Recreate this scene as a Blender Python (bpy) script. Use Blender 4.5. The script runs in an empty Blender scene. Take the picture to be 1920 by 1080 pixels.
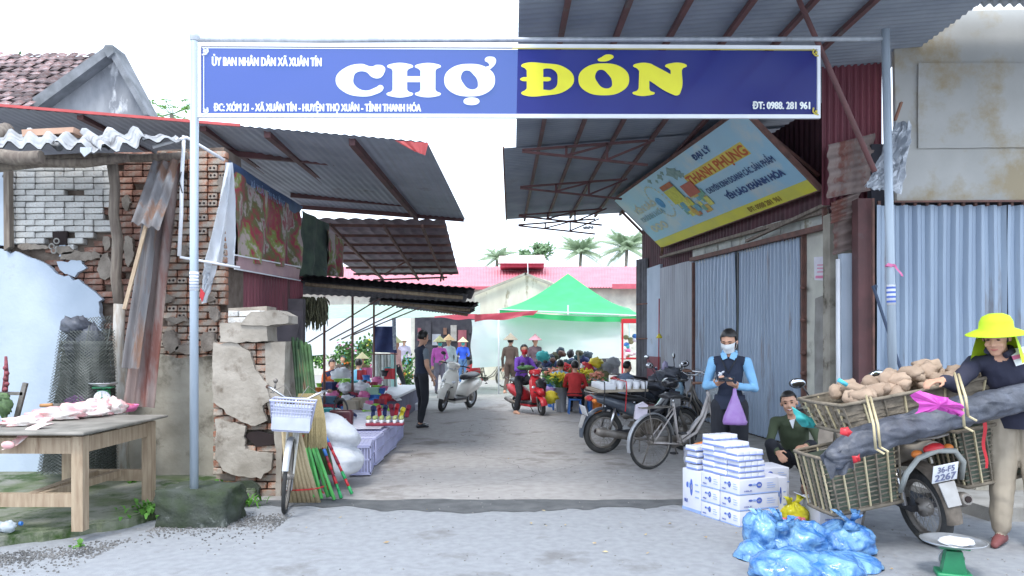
import bpy, bmesh, math, random
from mathutils import Vector, Matrix, Euler, noise
random.seed(7)
R = math.radians
C = bpy.context.scene.collection
SC = bpy.context.scene
F, CX, HY, H = 1400.0, 960.0, 643.0, 1.5

# ---------------- camera, world, sun, exposure ----------------
cam = bpy.data.objects.new('camera', bpy.data.cameras.new('camera')); C.objects.link(cam)
cam.location = (0, 0, H); cam.rotation_euler = (R(90), 0, 0)
cam.data.sensor_width = 36; cam.data.lens = F / 1920 * 36; cam.data.shift_y = 103 / 1920
cam.data.clip_end = 3000; cam.data.clip_start = .05
SC.camera = cam
W_ = bpy.data.worlds.new('World'); SC.world = W_; W_.use_nodes = True
nt = W_.node_tree; bg = nt.nodes['Background']
sky = nt.nodes.new('ShaderNodeTexSky'); sky.sky_type = 'NISHITA'; sky.sun_disc = False
SUN_EL, SUN_AZ = 58, 200
sky.sun_elevation = R(SUN_EL); sky.sun_rotation = R(SUN_AZ); sky.dust_density = 3
mx = nt.nodes.new('ShaderNodeMix'); mx.data_type = 'RGBA'; mx.inputs[0].default_value = .86
mx.inputs[7].default_value = (8.3, 9.4, 11.0, 1)
nt.links.new(sky.outputs[0], mx.inputs[6]); nt.links.new(mx.outputs[2], bg.inputs[0])
bg.inputs[1].default_value = .11
sl = bpy.data.lights.new('sun', 'SUN'); sl.energy = 1.1; sl.angle = R(14); sl.color = (1, .97, .92)
so = bpy.data.objects.new('sun', sl); C.objects.link(so)
so.rotation_euler = (R(90 - SUN_EL), 0, R(180 - SUN_AZ)); so.location = (0, 0, 30)
vs = SC.view_settings; vs.view_transform = 'Standard'; vs.look = 'None'; vs.gamma = 1; vs.exposure = 1.3
SC.view_settings.use_curve_mapping = False

# ---------------- helpers ----------------
def P(x, y, s): return Vector(((x - CX) / s, F / s, H + (HY - y) / s))
def G(x, y, z=0.0):
    s = (y - HY) / (H - z); return Vector(((x - CX) / s, F / s, z))
def rnd(a, b): return random.uniform(a, b)

MATS = {}
def mat(name, col, col2=None, scale=6, rough=.8, bump=0, bscale=30, metal=0, stain=None, sscale=2.5, st=.55,
        stretch=None, trans=0, alpha=1, spec=.5, coat=0, emit=0, hue=0):
    if name in MATS: return MATS[name]
    m = bpy.data.materials.new(name); m.use_nodes = True; n = m.node_tree.nodes; L = m.node_tree.links
    b = n['Principled BSDF']; MATS[name] = m
    b.inputs['Roughness'].default_value = rough; b.inputs['Metallic'].default_value = metal
    b.inputs['Specular IOR Level'].default_value = spec; b.inputs['Coat Weight'].default_value = coat
    tc = n.new('ShaderNodeTexCoord'); mp = n.new('ShaderNodeMapping'); L.new(tc.outputs['Object'], mp.inputs[0])
    if stretch: mp.inputs['Scale'].default_value = stretch
    col2 = col2 or tuple(c * .8 for c in col)
    nz = n.new('ShaderNodeTexNoise'); nz.inputs['Scale'].default_value = scale; nz.inputs['Detail'].default_value = 6
    L.new(mp.outputs[0], nz.inputs[0])
    cr = n.new('ShaderNodeValToRGB'); cr.color_ramp.elements[0].position = .35; cr.color_ramp.elements[1].position = .65
    cr.color_ramp.elements[0].color = (*col2, 1); cr.color_ramp.elements[1].color = (*col, 1)
    L.new(nz.outputs[0], cr.inputs[0]); out = cr.outputs[0]
    if stain:
        n2 = n.new('ShaderNodeTexNoise'); n2.inputs['Scale'].default_value = sscale; n2.inputs['Detail'].default_value = 8
        n2.inputs['Roughness'].default_value = .65; L.new(mp.outputs[0], n2.inputs[0])
        r2 = n.new('ShaderNodeValToRGB'); r2.color_ramp.elements[0].position = st; r2.color_ramp.elements[1].position = st + .1
        L.new(n2.outputs[0], r2.inputs[0])
        mm = n.new('ShaderNodeMix'); mm.data_type = 'RGBA'; L.new(r2.outputs[0], mm.inputs[0])
        L.new(out, mm.inputs[6]); mm.inputs[7].default_value = (*stain, 1); out = mm.outputs[2]
    if hue:   # every object of a loop a little different
        oi = n.new('ShaderNodeObjectInfo'); hs = n.new('ShaderNodeHueSaturation'); mr = n.new('ShaderNodeMapRange')
        mr.inputs[3].default_value = 1 - hue; mr.inputs[4].default_value = 1 + hue
        L.new(oi.outputs['Random'], mr.inputs[0]); L.new(mr.outputs[0], hs.inputs['Value']); L.new(out, hs.inputs['Color']); out = hs.outputs[0]
    L.new(out, b.inputs['Base Color'])
    if bump:
        n3 = n.new('ShaderNodeTexNoise'); n3.inputs['Scale'].default_value = bscale; n3.inputs['Detail'].default_value = 5
        L.new(mp.outputs[0], n3.inputs[0]); bp = n.new('ShaderNodeBump'); bp.inputs['Strength'].default_value = bump
        bp.inputs['Distance'].default_value = .01; L.new(n3.outputs[0], bp.inputs['Height']); L.new(bp.outputs[0], b.inputs['Normal'])
    if emit: L.new(out, b.inputs['Emission Color']); b.inputs['Emission Strength'].default_value = emit
    last = b.outputs[0]; o = n['Material Output']
    if trans:
        t = n.new('ShaderNodeBsdfTranslucent'); L.new(out, t.inputs[0]); ms = n.new('ShaderNodeMixShader')
        ms.inputs[0].default_value = trans; L.new(last, ms.inputs[1]); L.new(t.outputs[0], ms.inputs[2]); last = ms.outputs[0]
    if alpha < 1:
        t = n.new('ShaderNodeBsdfTransparent'); ms = n.new('ShaderNodeMixShader'); L.new(out, t.inputs[0])
        ms.inputs[0].default_value = alpha; L.new(t.outputs[0], ms.inputs[1]); L.new(last, ms.inputs[2]); last = ms.outputs[0]
    L.new(last, o.inputs[0])
    return m

class MB:
    def __init__(s, m=None): s.v = []; s.f = []; s.fm = []; s.ms = []; s.cur = m; s.sm = []; s.smooth = False
    def use(s, m): s.cur = m; return s
    def face(s, idx, sm=None):
        if s.cur not in s.ms: s.ms.append(s.cur)
        s.f.append(tuple(idx)); s.fm.append(s.ms.index(s.cur)); s.sm.append(s.smooth if sm is None else sm)
    def add(s, vs, fs, M=None, sm=None):
        o = len(s.v); s.v += [(M @ Vector(v)) if M else Vector(v) for v in vs]
        for f in fs: s.face([i + o for i in f], sm)
        return s
    def box(s, c, d, rot=None, jit=0):
        x, y, z = d[0] / 2, d[1] / 2, d[2] / 2
        vs = [Vector((a * x, b * y, e * z)) for a in (-1, 1) for b in (-1, 1) for e in (-1, 1)]
        if jit: vs = [v + Vector((rnd(-jit, jit), rnd(-jit, jit), rnd(-jit, jit))) for v in vs]
        M = Matrix.Translation(Vector(c)) @ (Euler(rot).to_matrix().to_4x4() if rot else Matrix())
        return s.add(vs, [(0, 1, 3, 2), (4, 6, 7, 5), (0, 4, 5, 1), (2, 3, 7, 6), (0, 2, 6, 4), (1, 5, 7, 3)], M, False)
    def bbox(s, c, d, rot=None, b=.01):   # box with chamfered edges
        bm = bmesh.new(); bmesh.ops.create_cube(bm, size=1)
        for v in bm.verts: v.co = Vector((v.co.x * d[0], v.co.y * d[1], v.co.z * d[2]))
        bmesh.ops.bevel(bm, geom=bm.edges[:], offset=min(b, min(d) * .45), segments=2, affect='EDGES', profile=.6)
        M = Matrix.Translation(Vector(c)) @ (Euler(rot).to_matrix().to_4x4() if rot else Matrix())
        bm.verts.index_update(); s.add([v.co.copy() for v in bm.verts], [[v.index for v in f.verts] for f in bm.faces], M, True); bm.free(); return s
    def bar(s, a, b, w, h=None, up=(0, 0, 1)):
        a = Vector(a); b = Vector(b); h = h or w; d = (b - a).normalized(); u = Vector(up)
        if abs(d.dot(u)) > .95: u = Vector((0, 1, 0))
        r = d.cross(u).normalized() * w / 2; u = r.cross(d).normalized() * h / 2
        vs = [p + i * r + j * u for p in (a, b) for i, j in ((-1, -1), (1, -1), (1, 1), (-1, 1))]
        return s.add(vs, [(0, 3, 2, 1), (4, 5, 6, 7), (0, 1, 5, 4), (1, 2, 6, 5), (2, 3, 7, 6), (3, 0, 4, 7)], None, False)
    def tube(s, pts, r, n=8, cap=True, flat=1.0):
        pts = [Vector(p) for p in pts]; k = len(pts); rs = r if isinstance(r, (list, tuple)) else [r] * k
        o = len(s.v); ref = None
        for i, p in enumerate(pts):
            d = (pts[min(i + 1, k - 1)] - pts[max(i - 1, 0)]).normalized()
            if ref is None:
                ref = Vector((0, 0, 1)) if abs(d.z) < .9 else Vector((1, 0, 0))
            a = (ref - d * ref.dot(d)).normalized(); b = d.cross(a); ref = a
            for j in range(n):
                t = 2 * math.pi * j / n; s.v.append(p + (a * math.cos(t) * flat + b * math.sin(t)) * rs[i])
        for i in range(k - 1):
            for j in range(n):
                s.face((o + i * n + j, o + i * n + (j + 1) % n, o + (i + 1) * n + (j + 1) % n, o + (i + 1) * n + j), n > 5)
        if cap: s.face([o + j for j in range(n)][::-1], False); s.face([o + (k - 1) * n + j for j in range(n)], False)
        return s
    def lathe(s, prof, n=16, M=None, cap=False):
        vs = []; fs = []; k = len(prof)
        for r, z in prof:
            for j in range(n):
                t = 2 * math.pi * j / n; vs.append((r * math.cos(t), r * math.sin(t), z))
        for i in range(k - 1):
            for j in range(n): fs.append((i * n + j, i * n + (j + 1) % n, (i + 1) * n + (j + 1) % n, (i + 1) * n + j))
        if cap: fs.append(list(range(n))[::-1]); fs.append([(k - 1) * n + j for j in range(n)])
        return s.add(vs, fs, M, True)
    def torus(s, R0, r, n=28, m=8, M=None, rz=1.0, a0=0, a1=2 * math.pi):
        vs = []; fs = []; full = abs(a1 - a0 - 2 * math.pi) < 1e-4; nn = n if full else n + 1
        for i in range(nn):
            a = a0 + (a1 - a0) * i / n
            for j in range(m):
                b = 2 * math.pi * j / m; q = R0 + r * math.cos(b); vs.append((q * math.cos(a), r * rz * math.sin(b), q * math.sin(a)))
        for i in range(n):
            i2 = (i + 1) % nn
            for j in range(m): fs.append((i * m + j, i * m + (j + 1) % m, i2 * m + (j + 1) % m, i2 * m + j))
        return s.add(vs, fs, M, True)
    def ball(s, c, r, u=12, w=8, rot=None, lump=0, seed=0, lf=3):
        r = r if isinstance(r, (tuple, list)) else (r, r, r)
        vs = []; fs = []
        E = Euler(rot).to_matrix() if rot else Matrix.Identity(3); c = Vector(c)
        for i in range(w + 1):
            ph = math.pi * i / w
            for j in range(u):
                t = 2 * math.pi * j / u; d = Vector((math.sin(ph) * math.cos(t), math.sin(ph) * math.sin(t), math.cos(ph)))
                k = 1 + (lump * noise.noise(d * lf + Vector((seed * 7.3, seed, 0))) if lump else 0)
                vs.append(c + E @ Vector((d.x * r[0] * k, d.y * r[1] * k, d.z * r[2] * k)))
        for i in range(w):
            for j in range(u): fs.append((i * u + j, (i + 1) * u + j, (i + 1) * u + (j + 1) % u, i * u + (j + 1) % u))
        return s.add(vs, fs, None, True)
    def prism(s, pts, vec):
        """polygon (list of Vectors) extruded by vec; the far side is at pts+vec"""
        n = len(pts); pts = [Vector(p) for p in pts]; vec = Vector(vec); o = len(s.v)
        s.v += pts + [p + vec for p in pts]
        s.face(range(o, o + n), False); s.face([o + n + i for i in range(n)][::-1], False)
        for i in range(n): s.face((o + i, o + n + i, o + n + (i + 1) % n, o + (i + 1) % n), False)
        return s
    def sheet(s, a, b, c, d, nu=10, nv=10, fn=None, sm=True):
        """grid a->b along u, a->d along v; fn(u,v) gives a Vector offset"""
        a, b, c, d = map(Vector, (a, b, c, d)); vs = []; fs = []
        for i in range(nv + 1):
            for j in range(nu + 1):
                u = j / nu; v = i / nv; p = a * (1 - u) * (1 - v) + b * u * (1 - v) + c * u * v + d * (1 - u) * v
                if fn: p = p + fn(u, v)
                vs.append(p)
        for i in range(nv):
            for j in range(nu): k = i * (nu + 1) + j; fs.append((k, k + 1, k + nu + 2, k + nu + 1))
        return s.add(vs, fs, None, sm)
    def corr(s, a, b, c, d, flutes, amp, nv=2, sharp=False, wob=0, t=.004):
        """corrugated sheet, flutes run a->d; has a real thickness"""
        a, b, c, d = map(Vector, (a, b, c, d)); nrm = (b - a).cross(d - a).normalized(); per = 6 if not sharp else 4; nu = int(flutes * per)
        sd = rnd(0, 50)
        for off in (0, t):
            def fn(u, v):
                if sharp: q = [1, 1, -1, -1][int(round(u * nu)) % 4]
                else: q = math.sin(u * flutes * 2 * math.pi)
                w = wob * noise.noise(Vector((u * 3 + sd, v * 3, sd))) if wob else 0
                return nrm * (q * amp + w + off)
            s.sheet(a, b, c, d, nu, nv, fn, not sharp)
        return s

def wloc(o):
    v = Vector((0, 0, 0))
    while o: v += o.location; o = o.parent
    return v
def props(o, label=None, cat=None, group=None, kind=None):
    if label: o['label'] = label
    if cat: o['category'] = cat
    if group: o['group'] = group
    if kind: o['kind'] = kind
    return o
def thing(name, loc, label, cat, group=None, kind=None):
    o = bpy.data.objects.new(name, None); C.objects.link(o); o.location = loc; o.empty_display_size = .1
    return props(o, label, cat, group, kind)
def obj(name, mb, parent=None, label=None, cat=None, group=None, kind=None, origin=None):
    """link one mesh object; geometry is in world coordinates, moved to the object's own origin"""
    if not mb.v: return None
    if parent: off = wloc(parent); loc = Vector((0, 0, 0))
    elif origin is not None: off = Vector(origin); loc = off
    else:
        xs = [v.x for v in mb.v]; ys = [v.y for v in mb.v]; zs = [v.z for v in mb.v]
        off = Vector(((min(xs) + max(xs)) / 2, (min(ys) + max(ys)) / 2, min(zs))); loc = off
    me = bpy.data.meshes.new(name)
    me.from_pydata([v - off for v in mb.v], [], mb.f)
    for m in mb.ms: me.materials.append(m)
    me.polygons.foreach_set('material_index', mb.fm); me.polygons.foreach_set('use_smooth', mb.sm)
    me.validate(); me.update()
    o = bpy.data.objects.new(name, me); C.objects.link(o); o.location = loc
    if parent: o.parent = parent
    return props(o, label, cat, group, kind)
def struct(name, mb, parent=None, **k): return obj(name, mb, parent, kind=None if parent else 'structure', **k)
def inst(o, parent, loc, rot=(0, 0, 0), scale=(1, 1, 1), name=None):
    c = o.copy(); c.name = name or o.name; C.objects.link(c); c.parent = parent; c.location = loc; c.rotation_euler = rot; c.scale = scale
    return c
def kids(o): return [c for c in bpy.data.objects if c.parent == o]
def dup(root, loc, rz=0, label=None, scale=None):
    ch = {}
    for c in bpy.data.objects:
        if c.parent: ch.setdefault(c.parent.name, []).append(c)
    def rec(o, par):
        c = o.copy(); C.objects.link(c)
        if par: c.parent = par
        for k in ch.get(o.name, []): rec(k, c)
        return c
    r = rec(root, None); r.location = loc; r.rotation_euler = (0, 0, rz)
    if label: r['label'] = label
    if scale: r.scale = (scale,) * 3
    return r
def pxpoly(mb, pts, s, t):   # outline at one real distance, given its thickness backwards
    return mb.prism([P(x, y, s) for x, y in pts], (0, t, 0))
def rough_outline(pts, step, amp, seed=0):
    out = []
    n = len(pts)
    for i in range(n):
        a = Vector(pts[i]); b = Vector(pts[(i + 1) % n]); k = max(1, int((b - a).length / step))
        for j in range(k):
            p = a.lerp(b, j / k); q = Vector((p.x * .11 + seed, p.y * .11, seed * 1.7))
            out.append((p.x + amp * noise.noise(q), p.y + amp * noise.noise(q + Vector((9, 3, 1)))))
    return out
def text(mb, s, org, right, up, size, wscale=1, bold=0, shear=0, align='LEFT'):
    """lettering as real mesh on a plane: org + x*right + y*up"""
    if bold:
        nrm = Vector(right).normalized().cross(Vector(up).normalized()); w = 0
        for i, (dx, dy) in enumerate(((-1, 0), (1, 0), (0, .7), (0, -.7), (0, 0))): w = text(mb, s, Vector(org) + Vector(right).normalized() * dx * bold + Vector(up).normalized() * dy * bold + nrm * i * .0004, right, up, size, wscale, 0, shear, align)
        return w
    cu = bpy.data.curves.new('t', 'FONT'); cu.body = s; cu.size = size; cu.shear = shear; cu.align_x = align
    cu.resolution_u = 3
    o = bpy.data.objects.new('t', cu); C.objects.link(o); bpy.context.view_layer.update()
    me = bpy.data.meshes.new_from_object(o.evaluated_get(bpy.context.evaluated_depsgraph_get()))
    org = Vector(org); right = Vector(right).normalized(); up = Vector(up).normalized()
    mb.add([org + right * v.co.x * wscale + up * v.co.y for v in me.vertices], [list(p.vertices) for p in me.polygons], None, False)
    w = max([v.co.x for v in me.vertices] or [0]) * wscale
    bpy.data.objects.remove(o); bpy.data.curves.remove(cu); bpy.data.meshes.remove(me)
    return w
def textw(mb, s, org, right, up, size, width, bold=0):
    """lettering squeezed to a given width"""
    k = MB(mb.cur); w = text(k, s, (0, 0, 0), (1, 0, 0), (0, 1, 0), size, 1, bold)
    return text(mb, s, org, right, up, size, width / max(w, .01), bold)
def outline_fill(mb, loops, place, res=6):
    """bezier-smoothed closed loops filled with holes, put in place(x,y) -> Vector"""
    cu = bpy.data.curves.new('g', 'CURVE'); cu.dimensions = '2D'; cu.fill_mode = 'BOTH'; cu.resolution_u = res
    for lp in loops:
        sp = cu.splines.new('BEZIER'); sp.bezier_points.add(len(lp) - 1); sp.use_cyclic_u = True
        for i, q in enumerate(lp):
            bp = sp.bezier_points[i]; bp.co = (q[0], q[1], 0)
            ty = 'VECTOR' if len(q) > 2 else 'AUTO'
            bp.handle_left_type = ty; bp.handle_right_type = ty
    o = bpy.data.objects.new('g', cu); C.objects.link(o); bpy.context.view_layer.update()
    me = bpy.data.meshes.new_from_object(o.evaluated_get(bpy.context.evaluated_depsgraph_get()))
    mb.add([place(v.co.x, v.co.y) for v in me.vertices], [list(p.vertices) for p in me.polygons], None, False)
    bpy.data.objects.remove(o); bpy.data.curves.remove(cu); bpy.data.meshes.remove(me)

# ---------------- materials ----------------
asphalt = mat('asphalt', (.3, .315, .335), (.25, .26, .28), 14, .9, .7, 160, stain=(.19, .19, .195), sscale=1.3, st=.57)
patch = mat('dark_asphalt', (.13, .135, .14), (.08, .085, .09), 5, .9, .8, 160)
lanem = mat('lane_concrete', (.37, .355, .345), (.3, .285, .275), 9, .9, .6, 90, stain=(.2, .18, .165), sscale=1.1, st=.55)
gravelm = mat('gravel_stone', (.3, .29, .28), (.12, .12, .12), 4, .9, hue=.4)
moss = mat('mossy_concrete', (.23, .23, .2), (.1, .13, .06), 3, .95, .8, 40, stain=(.035, .07, .015), sscale=2.5, st=.5)
mossd = mat('dark_mossy_block', (.06, .07, .06), (.03, .045, .02), 5, .95, 1, 40, stain=(.28, .3, .28), sscale=4.5, st=.6)
plast_w = mat('white_plaster', (.46, .53, .62), (.38, .45, .54), 2, .9, .3, 25, stain=(.3, .3, .28), sscale=1.6, st=.62)
plast_b = mat('stained_plaster', (.42, .39, .33), (.24, .22, .18), 2.5, .9, .5, 25, stain=(.1, .085, .06), sscale=1.8, st=.53)
plast_c = mat('cream_plaster', (.62, .62, .54), (.47, .47, .42), 3, .9, .4, 25, stain=(.22, .2, .16), sscale=2.4, st=.6)
cement = mat('grey_cement', (.34, .33, .31), (.24, .23, .21), 5, .9, .5, 50)
mortar = mat('brown_mortar', (.2, .16, .13), (.12, .09, .07), 8, .95, 1, 30)
brick_r = mat('red_brick', (.27, .13, .09), (.16, .085, .065), 9, .9, .8, 60, stain=(.26, .22, .19), sscale=5, st=.55, hue=.35)
brick_w = mat('whitewashed_brick', (.62, .62, .6), (.45, .44, .42), 9, .9, .8, 60, stain=(.3, .2, .14), sscale=6, st=.6, hue=.12)
brick_o = mat('orange_brick', (.42, .2, .12), (.28, .13, .085), 8, .9, .8, 50, stain=(.36, .31, .26), sscale=4, st=.49, hue=.3)
hole_m = mat('dark_hole', (.03, .02, .02), rough=1)
wood_raw = mat('raw_wood', (.42, .33, .23), (.29, .21, .14), 5, .75, .4, 40, stretch=(6, 6, .7), stain=(.2, .13, .08), sscale=2, st=.58)
wood_top = mat('dark_board', (.27, .25, .22), (.16, .15, .13), 6, .6, .3, 40)
wood_old = mat('weathered_wood', (.26, .22, .18), (.15, .12, .1), 6, .9, .6, 30, stretch=(5, 5, .6))
bamboo_old = mat('old_bamboo', (.33, .26, .17), (.2, .15, .1), 6, .8, .4, 30, stretch=(5, 5, .6))
galv = mat('galvanised_steel', (.5, .53, .57), (.36, .39, .43), 5, .45, .1, 30, metal=.35, stretch=(3, 3, .5), stain=(.3, .3, .31), sscale=2, st=.6)
zinc_blue = mat('blue_grey_shutter', (.36, .44, .54), (.29, .36, .46), 3, .5, .1, 30, metal=.25, stretch=(2.5, 2.5, .25), stain=(.22, .2, .2), sscale=1.6, st=.59)
scrap_m = mat('dull_scrap_metal', (.2, .2, .21), (.11, .1, .1), 3, .8, .3, 30, stretch=(2, 2, .3), stain=(.17, .1, .07), sscale=2, st=.52)
plast_d = mat('dirty_pillar_plaster', (.4, .36, .31), (.27, .24, .2), 5, .95, .7, 30, stain=(.16, .13, .1), sscale=3, st=.56)
zinc_grey = mat('grey_zinc', (.33, .35, .39), (.22, .23, .26), 3, .55, .2, 30, metal=.3, stretch=(1, 1, .2), stain=(.2, .17, .15), sscale=1.5, st=.58)
under_r = mat('roof_underside', (.28, .31, .36), (.21, .24, .29), 2, .6, .1, 20, metal=.1, stain=(.24, .25, .28), sscale=1, st=.6)
under_l = mat('awning_underside', (.33, .36, .43), (.25, .28, .34), 2, .6, .1, 20, stain=(.18, .18, .2), sscale=1, st=.6)
roof_red = mat('pink_red_roof', (.62, .2, .24), (.5, .15, .19), 1.5, .6, metal=.1)
red_edge = mat('red_roof_edge', (.5, .08, .08), rough=.6)
rusty = mat('rusty_steel', (.2, .1, .08), (.12, .07, .06), 8, .8, .3, 60)
rust_beam = mat('primer_red_steel', (.15, .065, .065), (.1, .05, .05), 4, .7, .2, 60, stain=(.12, .1, .1), sscale=3, st=.6)
maroon = mat('maroon_sheet', (.25, .07, .09), (.16, .045, .06), 3, .6, .1, 30, stretch=(1, 1, .2), stain=(.1, .05, .05), sscale=2, st=.58)
rust_corr = mat('rusty_corrugated', (.27, .21, .19), (.15, .11, .1), 3, .7, .3, 30, stretch=(2, 2, .25), stain=(.17, .065, .05), sscale=2, st=.5)
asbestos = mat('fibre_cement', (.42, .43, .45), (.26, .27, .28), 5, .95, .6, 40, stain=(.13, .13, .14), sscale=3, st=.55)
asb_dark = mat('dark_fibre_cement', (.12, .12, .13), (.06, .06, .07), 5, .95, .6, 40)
tile_dark = mat('dark_tile_sheet', (.22, .16, .19), (.15, .11, .14), 5, .6, .2, 20)
white_sheet = mat('white_cloth', (.84, .87, .9), (.74, .78, .83), 4, .8, .3, 10, trans=.35)
tarp_white = mat('white_tarp', (.88, .92, .93), (.84, .89, .91), 2, .6, .2, 8, trans=.65)
tarp_green = mat('green_tarp', (.06, .55, .2), (.045, .46, .16), 2, .5, .2, 8, trans=.35)
tarp_red = mat('red_tarp', (.6, .1, .14), (.5, .07, .1), 2, .5, .2, 8, trans=.4)
black_tarp = mat('black_tarp', (.1, .11, .14), (.05, .055, .07), 9, .5, 1, 22, stain=(.17, .18, .2), sscale=5, st=.6)
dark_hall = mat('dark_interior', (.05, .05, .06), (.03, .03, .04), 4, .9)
white_paint = mat('white_paint', (.75, .77, .8), (.68, .7, .74), 5, .5)
pole_m = mat('grey_pole_paint', (.42, .49, .56), (.34, .4, .47), 6, .45, metal=.2, stretch=(4, 4, .4), stain=(.55, .6, .64), sscale=3, st=.6)
black_p = mat('black_plastic', (.03, .03, .035), (.02, .02, .022), 6, .4)
black_gloss = mat('black_gloss', (.025, .028, .035), (.02, .02, .025), 6, .18, coat=.4)
rubber = mat('tyre_rubber', (.045, .045, .045), (.03, .03, .03), 10, .85, .5, 90, stain=(.13, .12, .1), sscale=5, st=.6)
chrome = mat('chrome', (.62, .63, .65), (.5, .5, .52), 8, .22, metal=1)
steel_dirty = mat('dirty_steel', (.3, .28, .26), (.18, .16, .14), 8, .55, metal=.6)
engine_m = mat('muddy_engine', (.2, .17, .14), (.1, .085, .07), 12, .8, .4, 40, metal=.3)
glassy = mat('lamp_glass', (.7, .73, .76), (.6, .63, .66), 6, .1, metal=.3)
mirror_m = mat('mirror_glass', (.55, .58, .62), (.5, .53, .58), 2, .05, metal=1)
red_p = mat('red_plastic', (.6, .03, .04), (.45, .02, .03), 6, .4)
orange_p = mat('orange_plastic', (.75, .22, .04), rough=.4)
yellow_p = mat('yellow_plastic', (.75, .65, .05), (.65, .5, .04), rough=.4)
green_p = mat('green_plastic', (.03, .4, .12), (.025, .32, .1), rough=.4)
lime_p = mat('lime_plastic', (.35, .75, .08), rough=.4)
blue_p = mat('blue_plastic', (.05, .2, .6), rough=.4)
pink_p = mat('pink_plastic', (.8, .2, .42), rough=.5)
white_p = mat('white_plastic', (.78, .79, .82), (.7, .72, .76), 6, .4)
brown_p = mat('brown_leather', (.16, .08, .05), (.1, .05, .035), 9, .6)
teal_p = mat('teal_fabric', (.05, .45, .45), rough=.6)
# ---------------- ground, road, pavement ----------------
g = MB(lanem)
g.sheet((-400, -60, 0), (400, -60, 0), (400, 900, 0), (-400, 900, 0), 4, 4)
struct('ground', g)
def flat(name, pts, z, m, t=None, rough=None):
    mb = MB(m)
    if t: mb.prism([Vector((x, y, z)) for x, y in pts], (0, 0, -t))
    else: mb.add([(x, y, z) for x, y in pts], [list(range(len(pts)))])
    return struct(name, mb)
edge = [(x, 7.06 + .06 * noise.noise(Vector((x * 1.3, 0, 0)))) for x in [i * .25 - 12 for i in range(97)]]
flat('road', [(-60, -30), (60, -30), (60, 7.05), (12.2, 7.05)] + edge[::-1] + [(-60, 7.05)], .004, asphalt)
# dark worn strip where the road meets the lane
top = []; bot = []
for i in range(90):
    x = -2.9 + i * .062
    top.append((x, 7.12 + .07 * noise.noise(Vector((x * 2, 3, 0))) + .02 * noise.noise(Vector((x * 14, 3, 0)))))
    w = .3 + .28 * max(0, 1 - abs(x + .3) / 1.4) + .1 * noise.noise(Vector((x * 5, 1, 1)))
    bot.append((x, 7.12 - w + .12 * noise.noise(Vector((x * 3, 8, 0))) + .04 * noise.noise(Vector((x * 17, 8, 0)))))
flat('asphalt_strip', bot + top[::-1], .008, patch)

def pts_g(px, z): return [(G(x, y, z).x, G(x, y, z).y) for x, y in px]
# left raised pavement, with an uneven mossy edge
fe = [(-8, 4.75), (-5.4, 5.0), (-4.2, 5.28), (-3.72, 5.5), (-3.38, 5.75), (-3.1, 6.05), (-2.95, 6.6), (-2.9, 7.1), (-2.45, 7.2)]
pv = []
for i in range(len(fe) - 1):
    for k in range(14):
        p = Vector(fe[i]).lerp(Vector(fe[i + 1]), k / 14); q = Vector((p.x * 4, p.y * 4, 0)); pv.append((p.x, p.y + .05 * noise.noise(q) + .03 * noise.noise(q * 4)))
for lev, (sc2, z_) in enumerate(((0, .075), (.05, .09))):
    flat('left_pavement' if lev else 'left_kerb', [(x - sc2 * .2, y + sc2) for x, y in pv] + [(-2.45, 8.4), (-9, 8.4)], z_, moss, .1)

# right: concrete apron along the shop wall, and two steps before the shutter
A0 = Vector((4.0, 9.33, 0)); B0 = Vector((3.15, 16.7, 0)); AB = (B0 - A0).normalized(); NW = Vector((-AB.y, AB.x, 0))
def W(x, y, off=0):
    k = (x - CX) / F; A = A0 + NW * off
    t = (k * A.y - A.x) / (AB.x - k * AB.y); Y = A.y + t * AB.y; s = F / Y
    return Vector((A.x + t * AB.x, Y, H + (HY - y) / s))
def WX(x, z, off=0): v = W(x, 643, off); v.z = z; return v
a = A0 + NW * .55; b = B0 + NW * .4
flat('shop_apron', [(A0.x, A0.y), (a.x - .05, a.y - .9), (b.x, b.y), (B0.x, B0.y)][::-1], .07, cement, .08)
flat('lower_step', [(4.0, 6.25), (12, 6.25), (12, 8.6), (3.75, 8.6)], .12, cement, .12)
flat('upper_step', [(4.35, 7.0), (12, 7.0), (12, 8.6), (4.2, 8.6)], .25, plast_b, .14)

random.seed(31)
crk = MB(hole_m)
for x0, y0, a0, n_ in ((-.8, 7.6, 1.2, 26), (.6, 8.4, 1.9, 26)):
    x, y, a_ = x0, y0, a0; pts = []
    for k in range(n_): pts.append((x, y)); a_ += rnd(-.5, .5); x += .09 * math.cos(a_); y += .09 * math.sin(a_); a_ = a_ * .8 + a0 * .2
    for k in range(n_ - 1):
        (xa, ya), (xb, yb) = pts[k], pts[k + 1]; dx, dy = xb - xa, yb - ya; l = math.hypot(dx, dy); w = rnd(.001, .0028); crk.add([(xa + dy / l * w, ya - dx / l * w, .0095), (xb + dy / l * w, yb - dx / l * w, .0095), (xb - dy / l * w, yb + dx / l * w, .0095), (xa - dy / l * w, ya + dx / l * w, .0095)], [(0, 1, 2, 3)], None, False)
struct('ground_cracks', crk)
# loose gravel along the pavement edge
gr = MB(gravelm)
for i in range(5200):
    x = rnd(-5.6, -1.9); e = 4.95 + (x + 3.9) * .53 if x < -2.9 else 6.1 + (x + 2.9) * .2
    y = e + random.gauss(0, .12) if random.random() < .8 else e - abs(random.gauss(0, .35))
    r = rnd(.0025, .008); gr.box((x, y, .004 + r * .4), (r * 2, r * 1.6, r * 1.3), (rnd(0, 3), rnd(0, 3), rnd(0, 3)), r * .3)
obj('gravel', gr, label='loose grey gravel along the mossy pavement edge', cat='gravel', kind='stuff')
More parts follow.
